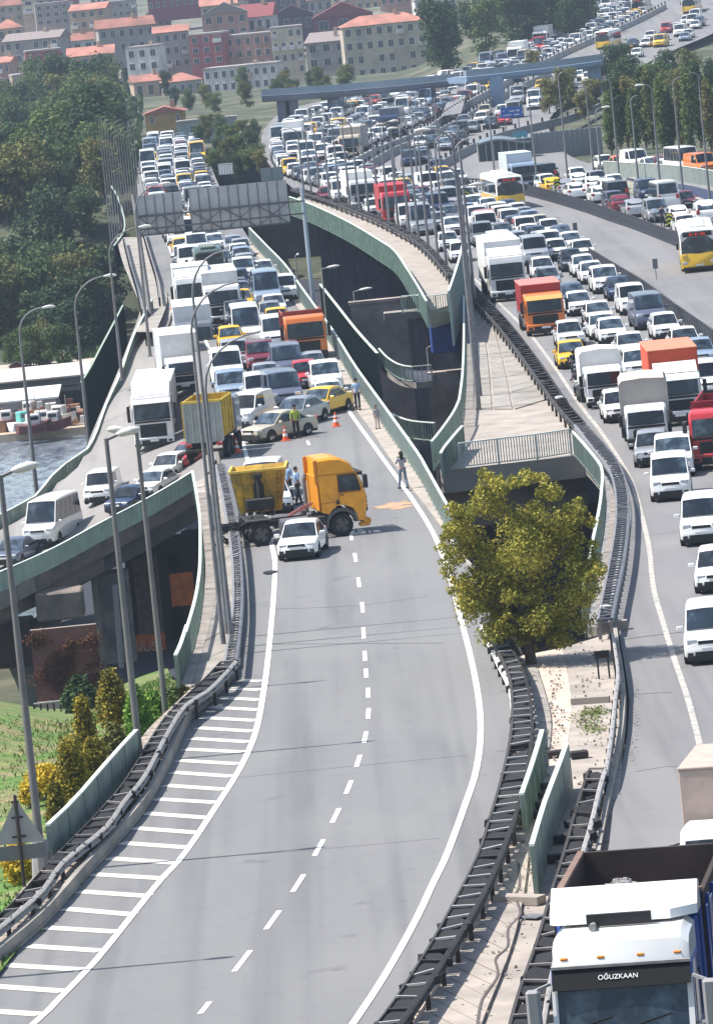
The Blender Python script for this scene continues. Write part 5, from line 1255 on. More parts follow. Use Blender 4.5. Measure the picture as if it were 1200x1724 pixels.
# ---------------- dump truck, bottom right ----------------
def dump_truck():
    g = P(1044, 1646, 5.08); g.z = 1.85
    t, d, i = zone_at('right', P(1150, 1300, zR)); rz = math.radians(-9)
    root = empty('dump_truck', g, rz, 'large blue dump truck with white cab roof and open load in the lower right corner', 'dump truck')
    root.scale = (1.13, 1.13, 1.13); WH = PC['white']; BL = PC['blue']; W = 2.5; hw = W / 2; D = 1.75
    pr = [(.0, .7), (-.04, 1.3), (.0, 1.9), (.22, 2.78), (.30, 3.02), (.46, 3.44), (.75, 3.56), (D, 3.56), (D, .7)]
    def shell(nm, pr, M, hw_, top):
        q = MB(); n = len(pr)
        for (x, k) in ((-hw_, 1), (-hw_ + .14, 0), (hw_ - .14, 0), (hw_, 1)):
            for (y, z) in pr: q.v.append((x, y + (.07 if (k and y < .4) else 0), z - (.12 if (k and z > top) else 0)))
        for k in range(3):
            for j in range(n): a = k * n + j; c = k * n + (j + 1) % n; q.f.append((a, c, c + n, a + n)); q.m.append(0)
        q.f.append(tuple(range(n))); q.f.append(tuple(range(3 * n, 4 * n))); q.m += [0, 0]
        return q.build(nm, M, root, smooth=32)
    shell('cab_roof', [(.26, 2.98), (.30, 3.12), (.42, 3.42), (.62, 3.53), (.9, 3.56), (D, 3.56), (D, 2.95)], WH, hw - .05, 3.3)
    shell('cab', [(.0, .7), (-.04, 1.3), (.0, 1.9), (.22, 2.75), (.30, 2.98), (D, 2.98), (D, .7)], BL, hw, 9)
    q = MB(); a = hw - .10
    q.add([(-a, -.02, 1.92), (-a * .4, -.075, 1.9), (a * .4, -.075, 1.9), (a, -.02, 1.92), (a, .18, 2.72), (a * .4, .13, 2.74), (-a * .4, .13, 2.74), (-a, .18, 2.72)], [(0, 1, 6, 7), (1, 2, 5, 6), (2, 3, 4, 5)]); q.build('windscreen', GLASS, root)
    for x0 in (-.95, .1): MB().bar((x0, -.09, 1.98), (x0 + .75, -.05, 2.18), .03, .03).build('wiper', BLK, root)
    for x0 in (-1.0, -.35, .35, 1.0): MB().bbox(x0 - .07, x0 + .07, .30, .40, 3.14, 3.20, .02).build('marker_lamp', mat('amber_lens', (.6, .22, .02), .3), root)
    for x0 in (-.98, .98): MB().bar((x0, .34, 3.10), (x0, 1.6, 3.56), .025, .02).build('roof_seam', STEELD, root)
    MB().tube([(-.5, .75, 3.62), (-.5, 1.35, 3.62)], [.07, .03], 8).build('air_horn', STEEL, root)
    # dark sun visor band with lettering
    V4 = [(-hw * .97, .00, 2.68), (hw * .97, .00, 2.68), (hw * .97, .20, 3.02), (-hw * .97, .20, 3.02)]
    q = MB(); q.add(V4 + [(x, y + .08, z) for x, y, z in V4], [(0, 1, 2, 3), (4, 7, 6, 5), (0, 4, 5, 1), (1, 5, 6, 2), (2, 6, 7, 3), (3, 7, 4, 0)]); q.build('sun_visor', mat('smoked_visor', (.008, .008, .009), .5, spec=.2), root)
    q = MB(); q.bar((-hw * .98, .18, 3.05), (hw * .98, .18, 3.05), .06, .05); q.build('visor_trim', STEEL, root)
    text_mesh('OĞUZKAAN', .125, mat('white_letters', (.8, .8, .8), .5), root, (-.05, .085, 2.855), (math.atan2(.34, .20), 0, 0))
    for s_ in (-1, 1):
        q = MB(); q.bbox(s_ * (hw + .30) - .13, s_ * (hw + .30) + .13, -.15, 0, 1.9, 2.75, .05); q.bar((s_ * hw, .1, 2.8), (s_ * (hw + .28), -.07, 2.72), .05); q.bar((s_ * hw, .1, 1.95), (s_ * (hw + .28), -.07, 2.0), .05); q.build('wing_mirror', mat('grey_mirror', (.30, .30, .31), .5), root)
        MB().bar((s_ * (hw - .06), -.02, 1.9), (s_ * (hw - .06), .2, 2.75), .10, .08).build('pillar', mat('pillar_white', (.70, .70, .70), .4), root)
        MB().add([(s_ * (hw + .01), .35, 1.9), (s_ * (hw + .01), 1.35, 1.9), (s_ * (hw + .01), 1.35, 2.7), (s_ * (hw + .01), .45, 2.7)], [(0, 1, 2, 3)]).build('side_window', GLASS, root)
        MB().bbox(s_ * hw * .76 - .2, s_ * hw * .76 + .2, -.1, .05, .95, 1.2, .03).build('headlight', LENS, root)
        add_wheel(root, s_ * (hw - .18), 1.1); add_wheel(root, s_ * (hw - .2), 5.2); add_wheel(root, s_ * (hw - .2), 6.5)
    # high deflector: a thick white wing behind, with a dark slot in the middle
    hw2 = hw * 1.04; q = MB(); y0, y1, z0, z1 = D - .62, D + .42, 3.62, 4.15
    secs = []
    for x, sh, lo in ((-hw2, .12, .0), (-hw2 + .15, .0, .0), (-.45, 0, 0), (-.42, 0, .0), (.42, 0, 0), (.45, 0, 0), (hw2 - .45, .0, .0), (hw2, .36, 0)):
        secs.append([(x, y0 + sh, z0), (x, y0 + .06 + sh, z0 + .16), (x, y1 - .25, z1), (x, y1, z1 - .05), (x, y1, z0)])
    loft(q, secs); q.build('roof_deflector', WH, root, smooth=30)
    MB().box(-.62, .52, y0 - .13, y0 - .03, 3.60, 3.80).build('deflector_slot', BLK, root)
    MB().bbox(-hw, hw, D + .02, D + .3, 2.2, 3.5, .05).build('cab_rear', BL, root)
    MB().bbox(-hw - .06, hw + .06, D + .35, D + .60, 1.3, 3.95, .04).build('headboard', BL, root)
    # tipper body
    ty0, ty1, bh = D + .5, D + 5.1, 3.85; BRN = mat('rusty_brown_steel', (.04, .026, .022), .8, noise=.35, nscale=1.5); tw = hw + .10
    q = MB(); q.box(-tw, -tw + .09, ty0, ty1, 1.4, bh); q.box(tw - .09, tw, ty0, ty1, 1.4, bh); q.box(-tw, tw, ty1, ty1 + .09, 1.4, bh + .02); q.box(-tw, tw, ty0 - .05, ty0, 1.4, bh); q.box(-tw, tw, ty0, ty1, 1.35, 1.45); q.build('tipper_body', BRN, root)
    q = MB(); q.bar((-tw + .04, ty0, bh + .03), (-tw + .04, ty1, bh + .03), .12, .07); q.bar((-tw, ty0, bh + .05), (tw, ty0, bh + .05), .12, .08); q.build('rim_rail', mat('brown_rim', (.20, .13, .10), .8, noise=.2), root)
    for k in range(6): MB().box(tw, tw + .07, ty0 + .3 + k, ty0 + .42 + k, 1.4, bh - .1).build('side_rib', BL, root)
    MB().bbox(tw - .0, tw + .05, ty0, ty1, 1.6, bh - .25, .02).build('side_board', BL, root)
    GRV = mat('gravel_load', (.30, .28, .28), .95, noise=.4, nscale=8)
    q = MB(); nx, ny = 20, 26
    for j in range(ny):
        for i in range(nx):
            x = -tw + .1 + (2 * tw - .2) * i / (nx - 1); y = ty0 + .05 + (ty1 - ty0 - .1) * j / (ny - 1)
            q.v.append((x, y, 2.3 + 1.62 * math.exp(-((x + .25) ** 2 / .9 + (y - ty0 - 1.2) ** 2 / 2.4)) + random.uniform(-.035, .035)))
    for j in range(ny - 1):
        for i in range(nx - 1): a = j * nx + i; q.f.append((a, a + 1, a + nx + 1, a + nx)); q.m.append(0)
    for k in range(700):
        x, y = random.uniform(-1.2, 1.0), ty0 + .1 + random.random() * 3; r_ = random.uniform(.02, .06); z = 2.3 + 1.62 * math.exp(-((x + .25) ** 2 / .9 + (y - ty0 - 1.2) ** 2 / 2.4))
        q.box(x - r_, x + r_, y - r_, y + r_, z, z + r_, 0, r_ * .4, r_ * .4)
    tag(q.build('load_heap', GRV, root), kind='stuff')
    q = MB()
    for s_ in (-1, 1): q.box(s_ * .45 - .07, s_ * .45 + .07, .6, ty1, .8, 1.1)
    q.build('chassis', CHAS, root)
    MB().bbox(-hw, hw, -.2, .3, .35, .9, .06).build('bumper', BL, root)
dump_truck()

# ---------------- cars by hand: zone, kind, colour, pixel of the front foot, yaw ----------------
S = 'saloon'; Hb = 'hatchback'; U = 'suv'; E = 'estate car'; SV = 'small van'; V = 'van'; MBs = 'minibus'
HAND = [
 ('jam', MBs, 'white', 312, 420, 0), ('jam', V, 'white', 334, 436, 0), ('jam', V, 'white', 322, 460, 0),
 ('jam', S, 'silver', 396, 427, 0), ('jam', Hb, 'silver', 408, 434, 0), ('jam', Hb, 'light blue', 410, 449, 0), ('jam', E, 'silver', 415, 461, 0),
 ('jam', SV, 'white', 413, 476, 0), ('jam', S, 'white', 438, 472, 0), ('jam', S, 'yellow', 437, 489, 0), ('jam', SV, 'white', 474, 508, 0), ('jam', S, 'yellow', 409, 525, 0),
 ('jam', MBs, 'light blue', 445, 520, 0), ('jam', S, 'white', 456, 534, 0), ('jam', Hb, 'silver', 450, 548, 0), ('jam', U, 'grey', 402, 550, 0),
 ('jam', MBs, 'white', 419, 586, 0), ('jam', Hb, 'yellow', 391, 592, 0), ('jam', V, 'white', 461, 591, 0),
 ('jam', U, 'silver', 399, 624, 0), ('jam', U, 'dark red', 434, 626, 0), ('jam', V, 'slate', 479, 643, 0), ('jam', V, 'white', 386, 652, 0), ('jam', U, 'light blue', 393, 680, 0),
 ('jam', S, 'silver', 443, 658, 0), ('jam', SV, 'white', 433, 688, 0), ('jam', V, 'slate', 477, 692, 4), ('jam', Hb, 'red', 510, 655, 0), ('jam', Hb, 'silver', 522, 640, 0),
 ('jam', U, 'white', 545, 664, 0), ('jam', S, 'white', 553, 690, 3), ('jam', S, 'yellow', 515, 705, -30), ('jam', SV, 'white', 398, 726, -22), ('jam', S, 'beige', 420, 748, -48), ('jam', S, 'silver', 474, 722, -30),
 ('jam', U, 'white', 437, 846, -8), ('jam', Hb, 'white', 464, 866, 2), ('jam', S, 'white', 501, 945, -9),
 ('ramp', MBs, 'white', 65, 923, 2), ('ramp', SV, 'white', 165, 851, 8), ('ramp', S, 'dark blue', 196, 868, -8), ('ramp', S, 'white', 240, 841, -6), ('ramp', Hb, 'white', 268, 813, -4), ('ramp', S, 'red', 292, 794, -14), ('ramp', S, 'slate', 8, 957, 0),
 ('right', SV, 'white', 863, 391, 0), ('right', S, 'white', 826, 362, 0), ('right', V, 'white', 822, 402, 0), ('right', S, 'white', 896, 410, 0), ('right', S, 'silver', 915, 423, 0), ('right', V, 'silver', 904, 447, 0),
 ('right', Hb, 'white', 940, 438, 0), ('right', Hb, 'black', 966, 457, 0), ('right', S, 'white', 986, 466, 0), ('right', S, 'white', 1000, 478, 0), ('right', Hb, 'white', 917, 471, 0), ('right', S, 'silver', 926, 488, 0),
 ('right', U, 'white', 1023, 494, 0), ('right', S, 'dark blue', 1047, 506, 0), ('right', E, 'slate', 968, 518, 0), ('right', S, 'white', 979, 532, 0), ('right', S, 'white', 1012, 550, 0), ('right', S, 'white', 1018, 572, 0),
 ('right', S, 'white', 1034, 580, 0), ('right', SV, 'white', 1069, 530, 0), ('right', V, 'slate', 1098, 555, 0), ('right', Hb, 'white', 1125, 573, 0), ('right', S, 'white', 1158, 598, 0), ('right', S, 'light blue', 1183, 618, 0),
 ('right', S, 'white', 1066, 607, 0), ('right', Hb, 'white', 1076, 638, 0), ('right', Hb, 'white', 963, 586, 0), ('right', S, 'yellow', 966, 621, 0), ('right', Hb, 'white', 1046, 712, 0), ('right', Hb, 'silver', 1099, 787, -4),
 ('right', U, 'white', 1135, 806, -4), ('right', SV, 'white', 1131, 845, -2), ('right', SV, 'white', 1183, 920, -4), ('right', Hb, 'white', 1208, 1000, -4), ('right', SV, 'white', 1197, 1120, -4), ('right', SV, 'white', 1196, 672, 0),
 ('right', V, 'white', 578, 340, 0), ('right', S, 'dark red', 556, 340, 0), ('right', Hb, 'white', 632, 363, 0), ('right', V, 'white', 692, 386, 0), ('right', MBs, 'silver', 713, 397, 0), ('right', V, 'dark blue', 742, 366, 0), ('right', S, 'silver', 742, 387, 0),
 ('right', S, 'white', 757, 423, 0), ('right', Hb, 'white', 777, 442, 0), ('right', S, 'white', 766, 396, 0), ('right', SV, 'white', 808, 385, 0), ('right', S, 'light blue', 790, 372, 0),
]
for (z_, k_, c_, u_, v_, y_) in HAND: car(z_, k_, c_, u_ + (8 if z_ == 'jam' and u_ > 430 and v_ < 700 else 0), v_, y_)
# outer carriageway: seen from behind, driving away
def away(kind, colour, u, v, yaw=0):
    L = KINDS[kind][0]; p, rz, t, d = place('outer', kind, colour, u, v, yaw)
    q = p + Vector((d.x, d.y, 0)) * L; o = spawn(kind, colour, q, rz + math.pi)
    VEH.append(dict(zone='outer', p=p, t=t, L=L, W=KINDS[kind][1], o=o, kind=kind, colour=colour, label=None, rz=rz, cat=None)); NCAR[0] += 1
for (k_, c_, u_, v_) in ((MBs, 'white', 1128, 358), (S, 'silver', 1073, 366), (S, 'dark red', 1049, 358), (V, 'black', 1043, 346), (Hb, 'white', 1012, 342), (S, 'white', 1003, 325), (Hb, 'white', 1027, 329), (S, 'white', 1146, 378), (U, 'white', 1192, 378),
                         (Hb, 'white', 972, 336), (S, 'yellow', 935, 326), (S, 'silver', 955, 329), (V, 'black', 924, 312), (S, 'white', 978, 318), (Hb, 'silver', 900, 316)): away(k_, c_, u_, v_)
# trucks
truck('lorry', 'white lorry with tall cab at the left edge of the jam below the sign gantry', 'jam', 331, 548, 'white', Hc=3.4, deflector=(.5,), bH=4.0, bL=5)
truck('lorry', 'grey white lorry with long pale box, immediately right of the tall white lorry', 'jam', 379, 549, 'white', Hc=2.8, bM=mat('pale_grey_box', (.52, .53, .54), .6, noise=.1), bH=3.6, bL=9)
bus('minibus', 'dark olive midibus with orange roof edge in the middle of the jam under the gantry', 'jam', 357, 482, L=7, W=2.3, H=2.8, lower=PC['olive'], upper=PC['olive'], sign=False)
truck('lorry', 'box lorry with white roof and dark front entering the ramp', 'ramp', 332, 612, 'grey', bM=BOXWHITE, Hc=2.7, bH=3.7, bL=7.5)
truck('lorry', 'box lorry with pale grey box front, second back on the ramp', 'ramp', 314, 664, 'white', W=2.2, Hc=2.3, bM=mat('light_grey_box', (.55, .56, .57), .6, noise=.08), roofM=BOXWHITE, bH=3.75, bL=7, yaw=3)
truck('articulated_lorry', 'big white articulated lorry leading the queue on the ramp, black grille lights off', 'ramp', 262, 757, 'white', Hc=3.35, cabD=2.3, deflector=(.62,), bM=BOXWHITE, bH=3.95, bL=11, yaw=7, visor=mat('white_visor', (.66, .66, .68), .4), bz=1.1)
# second box lorry behind it with a dark windscreen high up
def grey_tipper():
    p = P(347, 776, 0); root = empty('tipper_lorry', p, -.13, 'dusty yellow tipper lorry with ribbed pale grey tailgate between the ramp and the jam', 'truck')
    YB = mat('dusty_yellow_body', (.52, .35, .035), .65, noise=.3, nscale=2); GB = mat('ribbed_grey_gate', (.40, .40, .39), .7, noise=.15, nscale=1.5); hw = .95
    MB().box(-hw, hw, .0, .08, .95, 3.0).build('tailgate', GB, root)
    for k in range(6): MB().box(-hw + .02 + k * .38, -hw + .10 + k * .38, -.06, .0, .98, 2.96).build('tailgate_rib', GB, root)
    q = MB(); q.box(hw, hw + .08, .08, 4.0, 1.2, 3.05); q.box(-hw - .08, -hw, .08, 4.0, 1.2, 3.05); q.box(-hw, hw, 3.9, 4.0, 1.2, 3.1); q.box(-hw, hw, .08, 3.9, 1.1, 1.2); q.build('tipper_body', YB, root)
    for k in range(4): MB().box(hw + .08, hw + .15, .3 + k * .95, .42 + k * .95, 1.2, 3.0).build('side_rib', YB, root)
    MB().bar((-hw - .05, .02, 3.04), (hw + .05, .02, 3.04), .14, .12).build('rim_beam', MATS['yellow_rim'], root)
    q = MB()
    for s_ in (-1, 1): q.box(s_ * .45 - .07, s_ * .45 + .07, .2, 6, .75, 1.05)
    q.build('chassis', CHAS, root)
    for s_ in (-1, 1):
        for y in (1.2, 2.5, 5.2): add_wheel(root, s_ * .95, y)
        MB().bbox(s_ * .8 - .15, s_ * .8 + .15, -.1, 0, .75, .92, .02).build('tail_light', TAIL, root)
    MB().bbox(-1.1, 1.1, 4.3, 6.1, .9, 2.8, .1).build('cab', PC['slate'], root)
    MB().bbox(-1.0, 1.0, -.12, .0, .45, .62, .02).build('bumper', CHAS, root)
grey_tipper()
truck('orange_lorry', 'bright orange construction truck with black bumper, rightmost in the jam by the railing', 'jam', 520, 613, 'orange', Hc=2.95, cabD=1.9, body='tipper', bM=mat('red_brown_tipper', (.30, .075, .05), .7, noise=.2), bH=3.1, bL=5.0, bumperM=BLK, visor=None)
truck('lorry', 'large white lorry with tall box on the left lane of the right carriageway', 'right', 858, 507, 'white', Hc=3.1, cabD=2.3, deflector=(.5,), bM=BOXWHITE, bH=4.0, bL=8.5, winfrac=.36)
truck('orange_lorry', 'orange cab lorry with dark red box just behind the yellow taxi', 'right', 921, 565, 'orange', W=2.4, Hc=2.6, cabD=1.9, bM=mat('deep_red_box', (.34, .03, .03), .5), roofM=mat('pink_box_roof', (.55, .20, .17), .6), bH=3.1, bL=5.5, visor=mat('yellow_visor', (.68, .40, .12), .5))  # roof paler and pinker than the box
truck('box_van', 'small white lorry with grey white tarpaulin box beside the motorcyclist', 'right', 1021, 687, 'white', W=2.0, Hc=2.15, cabD=1.55, big=False, z0=.6, body='tarp', bM=TARPW, bH=2.95, bL=3.8, bW=2.2, bz=1.0)
truck('box_van', 'light lorry with grey beige tarpaulin front, ahead of the orange box lorry', 'right', 1092, 757, 'white', W=2.0, Hc=2.1, cabD=1.5, big=False, z0=.6, body='tarp', bM=TARPG, roofM=mat('sunlit_tarp_top', (.60, .50, .42), .8), bH=3.25, bL=4.5, bW=2.35, bz=1.0, yaw=-3, bumperM=CHAS)  # top paler than the front tarp: sun and shade painted into both
truck('box_lorry', 'white cab lorry carrying a bright orange red box on the right carriageway', 'right', 1147, 717, 'white', W=2.3, Hc=2.65, cabD=1.8, bM=BOXRED, roofM=ROOFPK, bH=3.7, bL=6.2, bW=2.5, visor=mat('pale_visor', (.62, .68, .68), .4), deflector=(.45, mat('pale_deflector', (.66, .70, .69), .5)))
truck('red_lorry', 'red open-sided lorry cut off by the right edge of the picture', 'right', 1212, 790, 'red', Hc=2.7, cabD=2.0, body='tipper', bM=mat('dark_red_body', (.26, .015, .03), .6, noise=.2), bH=2.9, bL=7, yaw=-7)
truck('red_lorry', 'red lorry with pink sunlit cab roof behind the lamp masts on the right carriageway', 'right', 671, 380, 'red', Hc=3.0, cabD=2.0, bM=mat('deep_red_box2', (.44, .03, .04), .5), bH=3.5, bL=6)
truck('lorry', 'white box lorry two places behind the red lorry left of the lamp masts', 'right', 614, 353, 'white', Hc=2.8, bM=BOXWHITE, bH=3.5, bL=6)
truck('flatbed_truck', 'small truck with high beige board at the right edge above the dump truck', None, 0, 0, 'white', W=2.0, Hc=2.15, cabD=1.5, big=False, z0=.6, body='box', bM=mat('beige_board', (.46, .36, .31), .8, noise=.1), bH=3.4, bL=3.5, bW=2.3, pos=(P(1222, 1540, zR), math.radians(-12)))
q = MB(); c = P(1192, 1366, zR(0, 150) + 2.3)
secs = []
for i in range(7):
    y = i * .28; secs.append([(-.2, y, 0), (1.3, y, 0), (1.2 + random.uniform(-.1, .1), y, .22 + random.uniform(0, .1)), (.5, y, .34 + random.uniform(-.06, .06)), (-.1 + random.uniform(-.1, .1), y, .16)])
loft(q, secs); tag(q.build('folded_tarpaulin', mat('pink_red_tarp', (.62, .16, .14), .7, noise=.15), None, loc=c), 'pink red folded tarpaulin lying on the cab of the small truck at right edge', 'tarpaulin')
truck('box_truck', 'pale blue box truck stopped beside the outer carriageway barrier', 'right', 885, 318, 'light blue', Hc=2.5, bM=mat('pale_blue_box', (.58, .64, .68), .5), bH=3.4, bL=5)
bus('city_bus', 'yellow and white city bus facing the camera, upper end of the bus lane', 'right', 862, 353, L=11.5, W=2.5, yaw=0)
bus('city_bus', 'yellow articulated bus with white roof units at the right edge of the bus lane', 'right', 1179, 458, L=13, W=2.55, yaw=-5)

# ---------------- people ----------------
SKIN = mat('skin', (.42, .24, .16), .6)
CL = {'sky': mat('pale_blue_shirt', (.30, .42, .60), .8), 'dark': mat('dark_trousers', (.016, .018, .026), .8), 'vest': mat('yellow_green_vest', (.40, .48, .06), .7), 'grey': mat('grey_shirt', (.32, .32, .36), .8),
      'jeans': mat('grey_blue_jeans', (.16, .20, .27), .8), 'pink': mat('pale_pink_shirt', (.52, .40, .40), .8), 'white': mat('white_shirt', (.66, .68, .72), .8), 'hair': mat('dark_hair', (.015, .012, .010), .7), 'navy': mat('navy_cloth', (.02, .03, .07), .8)}
def skin_mesh(name, verts, edges, radii, M, sub=1):
    me = bpy.data.meshes.new(name); me.from_pydata(verts, edges, []); o = bpy.data.objects.new(name, me); COL.objects.link(o)
    o.modifiers.new('s', 'SKIN'); me.skin_vertices[0].data[0].use_root = True
    for i, r_ in enumerate(radii): me.skin_vertices[0].data[i].radius = (r_, r_) if not isinstance(r_, tuple) else r_
    sb = o.modifiers.new('b', 'SUBSURF'); sb.levels = sub
    dg = bpy.context.evaluated_depsgraph_get(); ev = o.evaluated_get(dg); nm = bpy.data.meshes.new_from_object(ev)
    bpy.data.objects.remove(o); nm.name = name; nm.materials.clear(); nm.materials.append(M)
    nm.polygons.foreach_set('use_smooth', [True] * len(nm.polygons)); return nm
def person(pos, rz, label, shirt, trousers, pose='stand', hair='short', h=1.75, vest=None, hold=None, group=None, cap=None, rest=None):
    """faces -Y before rotation"""
    k = h / 1.75; root = empty('person', pos, rz, label, 'person', group)
    st = .10; kf = 0; 
    Pv = {'hip': (0, 0, .95), 'waist': (0, .0, 1.10), 'chest': (0, -.01, 1.32), 'neck': (0, 0, 1.50), 'head0': (0, -.015, 1.58), 'head': (0, -.02, 1.65), 'top': (0, -.01, 1.72)}
    fl = {'stand': (0, 0), 'walk': (.20, -.22), 'sit': (0, 0)}[pose]
    legs = []
    for s_, f in ((-1, fl[0]), (1, fl[1])):
        if pose == 'sit': legs.append([(s_ * .10, 0, .92), (s_ * .16, -.36, .86), (s_ * .17, -.26, .42), (s_ * .17, -.40, .40)])
        else: legs.append([(s_ * .095, 0, .90), (s_ * .11, f * .45 - .02, .49), (s_ * .12, f, .09), (s_ * .13, f - .14, .05)])
    arms = []
    for s_ in (-1, 1):
        if hold == 'front': arms.append([(s_ * .17, 0, 1.43), (s_ * .24, -.02, 1.16), (s_ * .12, -.22, 1.20)])
        elif hold == 'camera': arms.append([(s_ * .17, 0, 1.43), (s_ * .25, -.10, 1.20), (s_ * .07, -.24, 1.40)])
        elif hold == 'bars': arms.append([(s_ * .17, 0, 1.43), (s_ * .25, -.18, 1.22), (s_ * .28, -.48, 1.12)])
        elif hold == 'hip' and s_ == 1: arms.append([(s_ * .17, 0, 1.43), (s_ * .34, .05, 1.20), (s_ * .17, -.05, 1.04)])
        else: arms.append([(s_ * .17, 0, 1.43), (s_ * .22, .02, 1.15), (s_ * .23, -.06, .90)])
    def sc(p): return tuple(c * k for c in p)
    def chain(base_v, base_e, base_r, pts, rads, root_i):
        i0 = len(base_v); base_v += [sc(p) for p in pts]; base_r += [r_ * k for r_ in rads]; base_e.append((root_i, i0)); base_e += [(i0 + j, i0 + j + 1) for j in range(len(pts) - 1)]
    v, e, r_ = [sc(Pv['hip'])], [], [.115 * k]
    chain(v, e, r_, [Pv['waist'], Pv['chest'], Pv['neck'], Pv['head0'], Pv['head'], Pv['top']], [.105, .125, .055, .085, .098, .06], 0)
    for l in legs: chain(v, e, r_, l, [.085, .058, .04, .035], 0)
    for a in arms:
        hx = Vector(a[2]) + (Vector(a[2]) - Vector(a[1])).normalized() * .08
        chain(v, e, r_, a + [tuple(hx)], [.05, .042, .03, .038], 2)
    body = link('body', skin_mesh('body', v, e, r_, SKIN), root)
    v, e, r_ = [sc(Pv['waist'])], [], [.128 * k]
    chain(v, e, r_, [Pv['chest'], (0, 0, 1.44)], [.150, .105], 0)
    v.append(sc((0, 0, .96))); e.append((0, len(v) - 1)); r_.append(.13 * k)
    for a in arms:
        m_ = tuple((Vector(a[1]) * .45 + Vector(a[2]) * .55)) if shirt != 'sky' else tuple((Vector(a[1]) * .9 + Vector(a[2]) * .1))
        chain(v, e, r_, [a[0], a[1], m_], [.072, .056, .05], 1)
    link('shirt', skin_mesh('shirt', v, e, r_, CL[vest or shirt]), root)
    v, e, r_ = [sc((0, 0, 1.0))], [], [.125 * k]
    for l in legs: chain(v, e, r_, [l[0], l[1], l[2]], [.098, .075, .062], 0)
    link('trousers', skin_mesh('trousers', v, e, r_, CL[trousers]), root)
    for l in legs:
        t = l[2]; MB().bbox((t[0] - .05) * k, (t[0] + .05) * k, (t[1] - .20) * k, (t[1] + .08) * k, (t[2] - .09) * k, (t[2] + .0) * k, .02).build('shoe', CL['hair'], root)
    # face and hair
    q = MB(); q.bbox(-.015 * k, .015 * k, -.135 * k, -.10 * k, 1.61 * k, 1.66 * k, .006); q.build('nose', SKIN, root)
    for s_ in (-1, 1):
        MB().bbox((s_ * .035 - .014) * k, (s_ * .035 + .014) * k, -.118 * k, -.10 * k, 1.655 * k, 1.672 * k, .004).build('eye', CL['hair'], root)
        MB().bbox((s_ * .093 - .012) * k, (s_ * .093 + .012) * k, -.02 * k, .02 * k, 1.61 * k, 1.67 * k, .006).build('ear', SKIN, root)
    MB().bbox(-.028 * k, .028 * k, -.112 * k, -.10 * k, 1.585 * k, 1.595 * k, .003).build('mouth', mat('lips', (.25, .09, .08), .6), root)
    bm = bmesh.new(); bmesh.ops.create_icosphere(bm, subdivisions=2, radius=.108 * k)
    for vv in bm.verts:
        if vv.co.z < (-.02 if hair == 'short' else -.2): vv.co.z = -.02 if vv.co.y < .02 else max(vv.co.z, -.06 if hair == 'short' else -.2)
        if vv.co.y < -.03 and vv.co.z < .03 * k: vv.co.z = .035
    bmesh.ops.translate(bm, verts=bm.verts, vec=(0, .005, 1.675 * k)); me = bpy.data.meshes.new('hair'); bm.to_mesh(me); bm.free(); me.materials.append(CL['hair']); link('hair', me, root)
    if hair == 'long':
        MB().bbox(-.10 * k, .10 * k, .02, .11, 1.32 * k, 1.68 * k, .04).build('long_hair', CL['hair'], root)
    if cap: q = MB(); q.tube([(0, 0, 1.70 * k), (0, 0, 1.80 * k)], [.115, .12], 14); q.bbox(-.08, .08, -.20, -.08, 1.70 * k, 1.72 * k, .005); q.build('cap', CL['navy'], root)
    return root
def hpos(u, v, z=0): return P(u, v, z)
person(P(603, 690, .1), math.radians(170), 'man in pale blue shirt and black trousers walking along the railing strip', 'sky', 'dark', 'walk')
person(P(636, 722, .1), math.radians(20), 'small figure in dark top and pale trousers standing against the long green railing', 'grey', 'pink', 'stand', h=1.25, hair='long')
pc = person(P(680, 823, .1), math.radians(200), 'photographer with long dark hair, grey top and jeans at the right edge line', 'grey', 'jeans', 'walk', hair='long', hold='camera')
q = MB(); q.bbox(-.07, .07, -.34, -.24, 1.40, 1.50, .015); q.tube([(0, -.34, 1.45), (0, -.46, 1.45)], .045, 10); o = q.build('camera_body', BLK, None, loc=P(680, 823, .1), rz=math.radians(200)); tag(o, 'black camera held up by the photographer in jeans', 'camera')
person(P(500, 738), math.radians(10), 'officer in yellow green vest and dark trousers standing in front of the silver car', 'dark', 'dark', 'stand', vest='vest', cap=True)
person(P(488, 842), math.radians(150), 'officer in pale blue shirt with cap standing behind the crashed truck, hands in front', 'sky', 'dark', 'stand', hold='front', cap=True)
person(P(503, 849), math.radians(120), 'officer with bare dark hair and pale blue shirt stepping beside the crashed truck', 'sky', 'dark', 'walk')
def drum(u, v, label, r=.2, h=.65):
    root = empty('plastic_drum', P(u, v, .1), 0, label, 'drum'); MB().tube([(0, 0, 0), (0, 0, .04), (0, 0, h * .7)], [r * .9, r, r], 12).build('drum_body', BLUE, root, smooth=40); MB().tube([(0, 0, h * .7), (0, 0, h), (0, 0, h + .03)], [r * 1.02, r, r * .6], 12).build('drum_top', CL['white'], root, smooth=40)
drum(1021, 1050, 'blue and white drum behind the guard rail near the tree')
drum(943, 690, 'blue and white drum by the guard rail at the platform corner', .22, .7)
root = empty('barrier_section', P(950, 704, .1), .5, 'dark slatted barrier section leaning at the platform corner', 'barrier')
for k in range(6): MB().bar((k * .12, 0, 0), (k * .12 - .35, .1, 1.0), .05).build('slat', BROWNST, root)
MB().bar((-.35, .1, 1.0), (.28, .1, .98), .06).build('top_bar', BROWNST, root); MB().bar((-.1, .03, .25), (.52, .03, .23), .06).build('bottom_bar', BROWNST, root)
person(P(1116, 382, zR), math.radians(20), 'dark clothed figure standing beside the motorbike on the outer carriageway', 'navy', 'dark', 'stand')
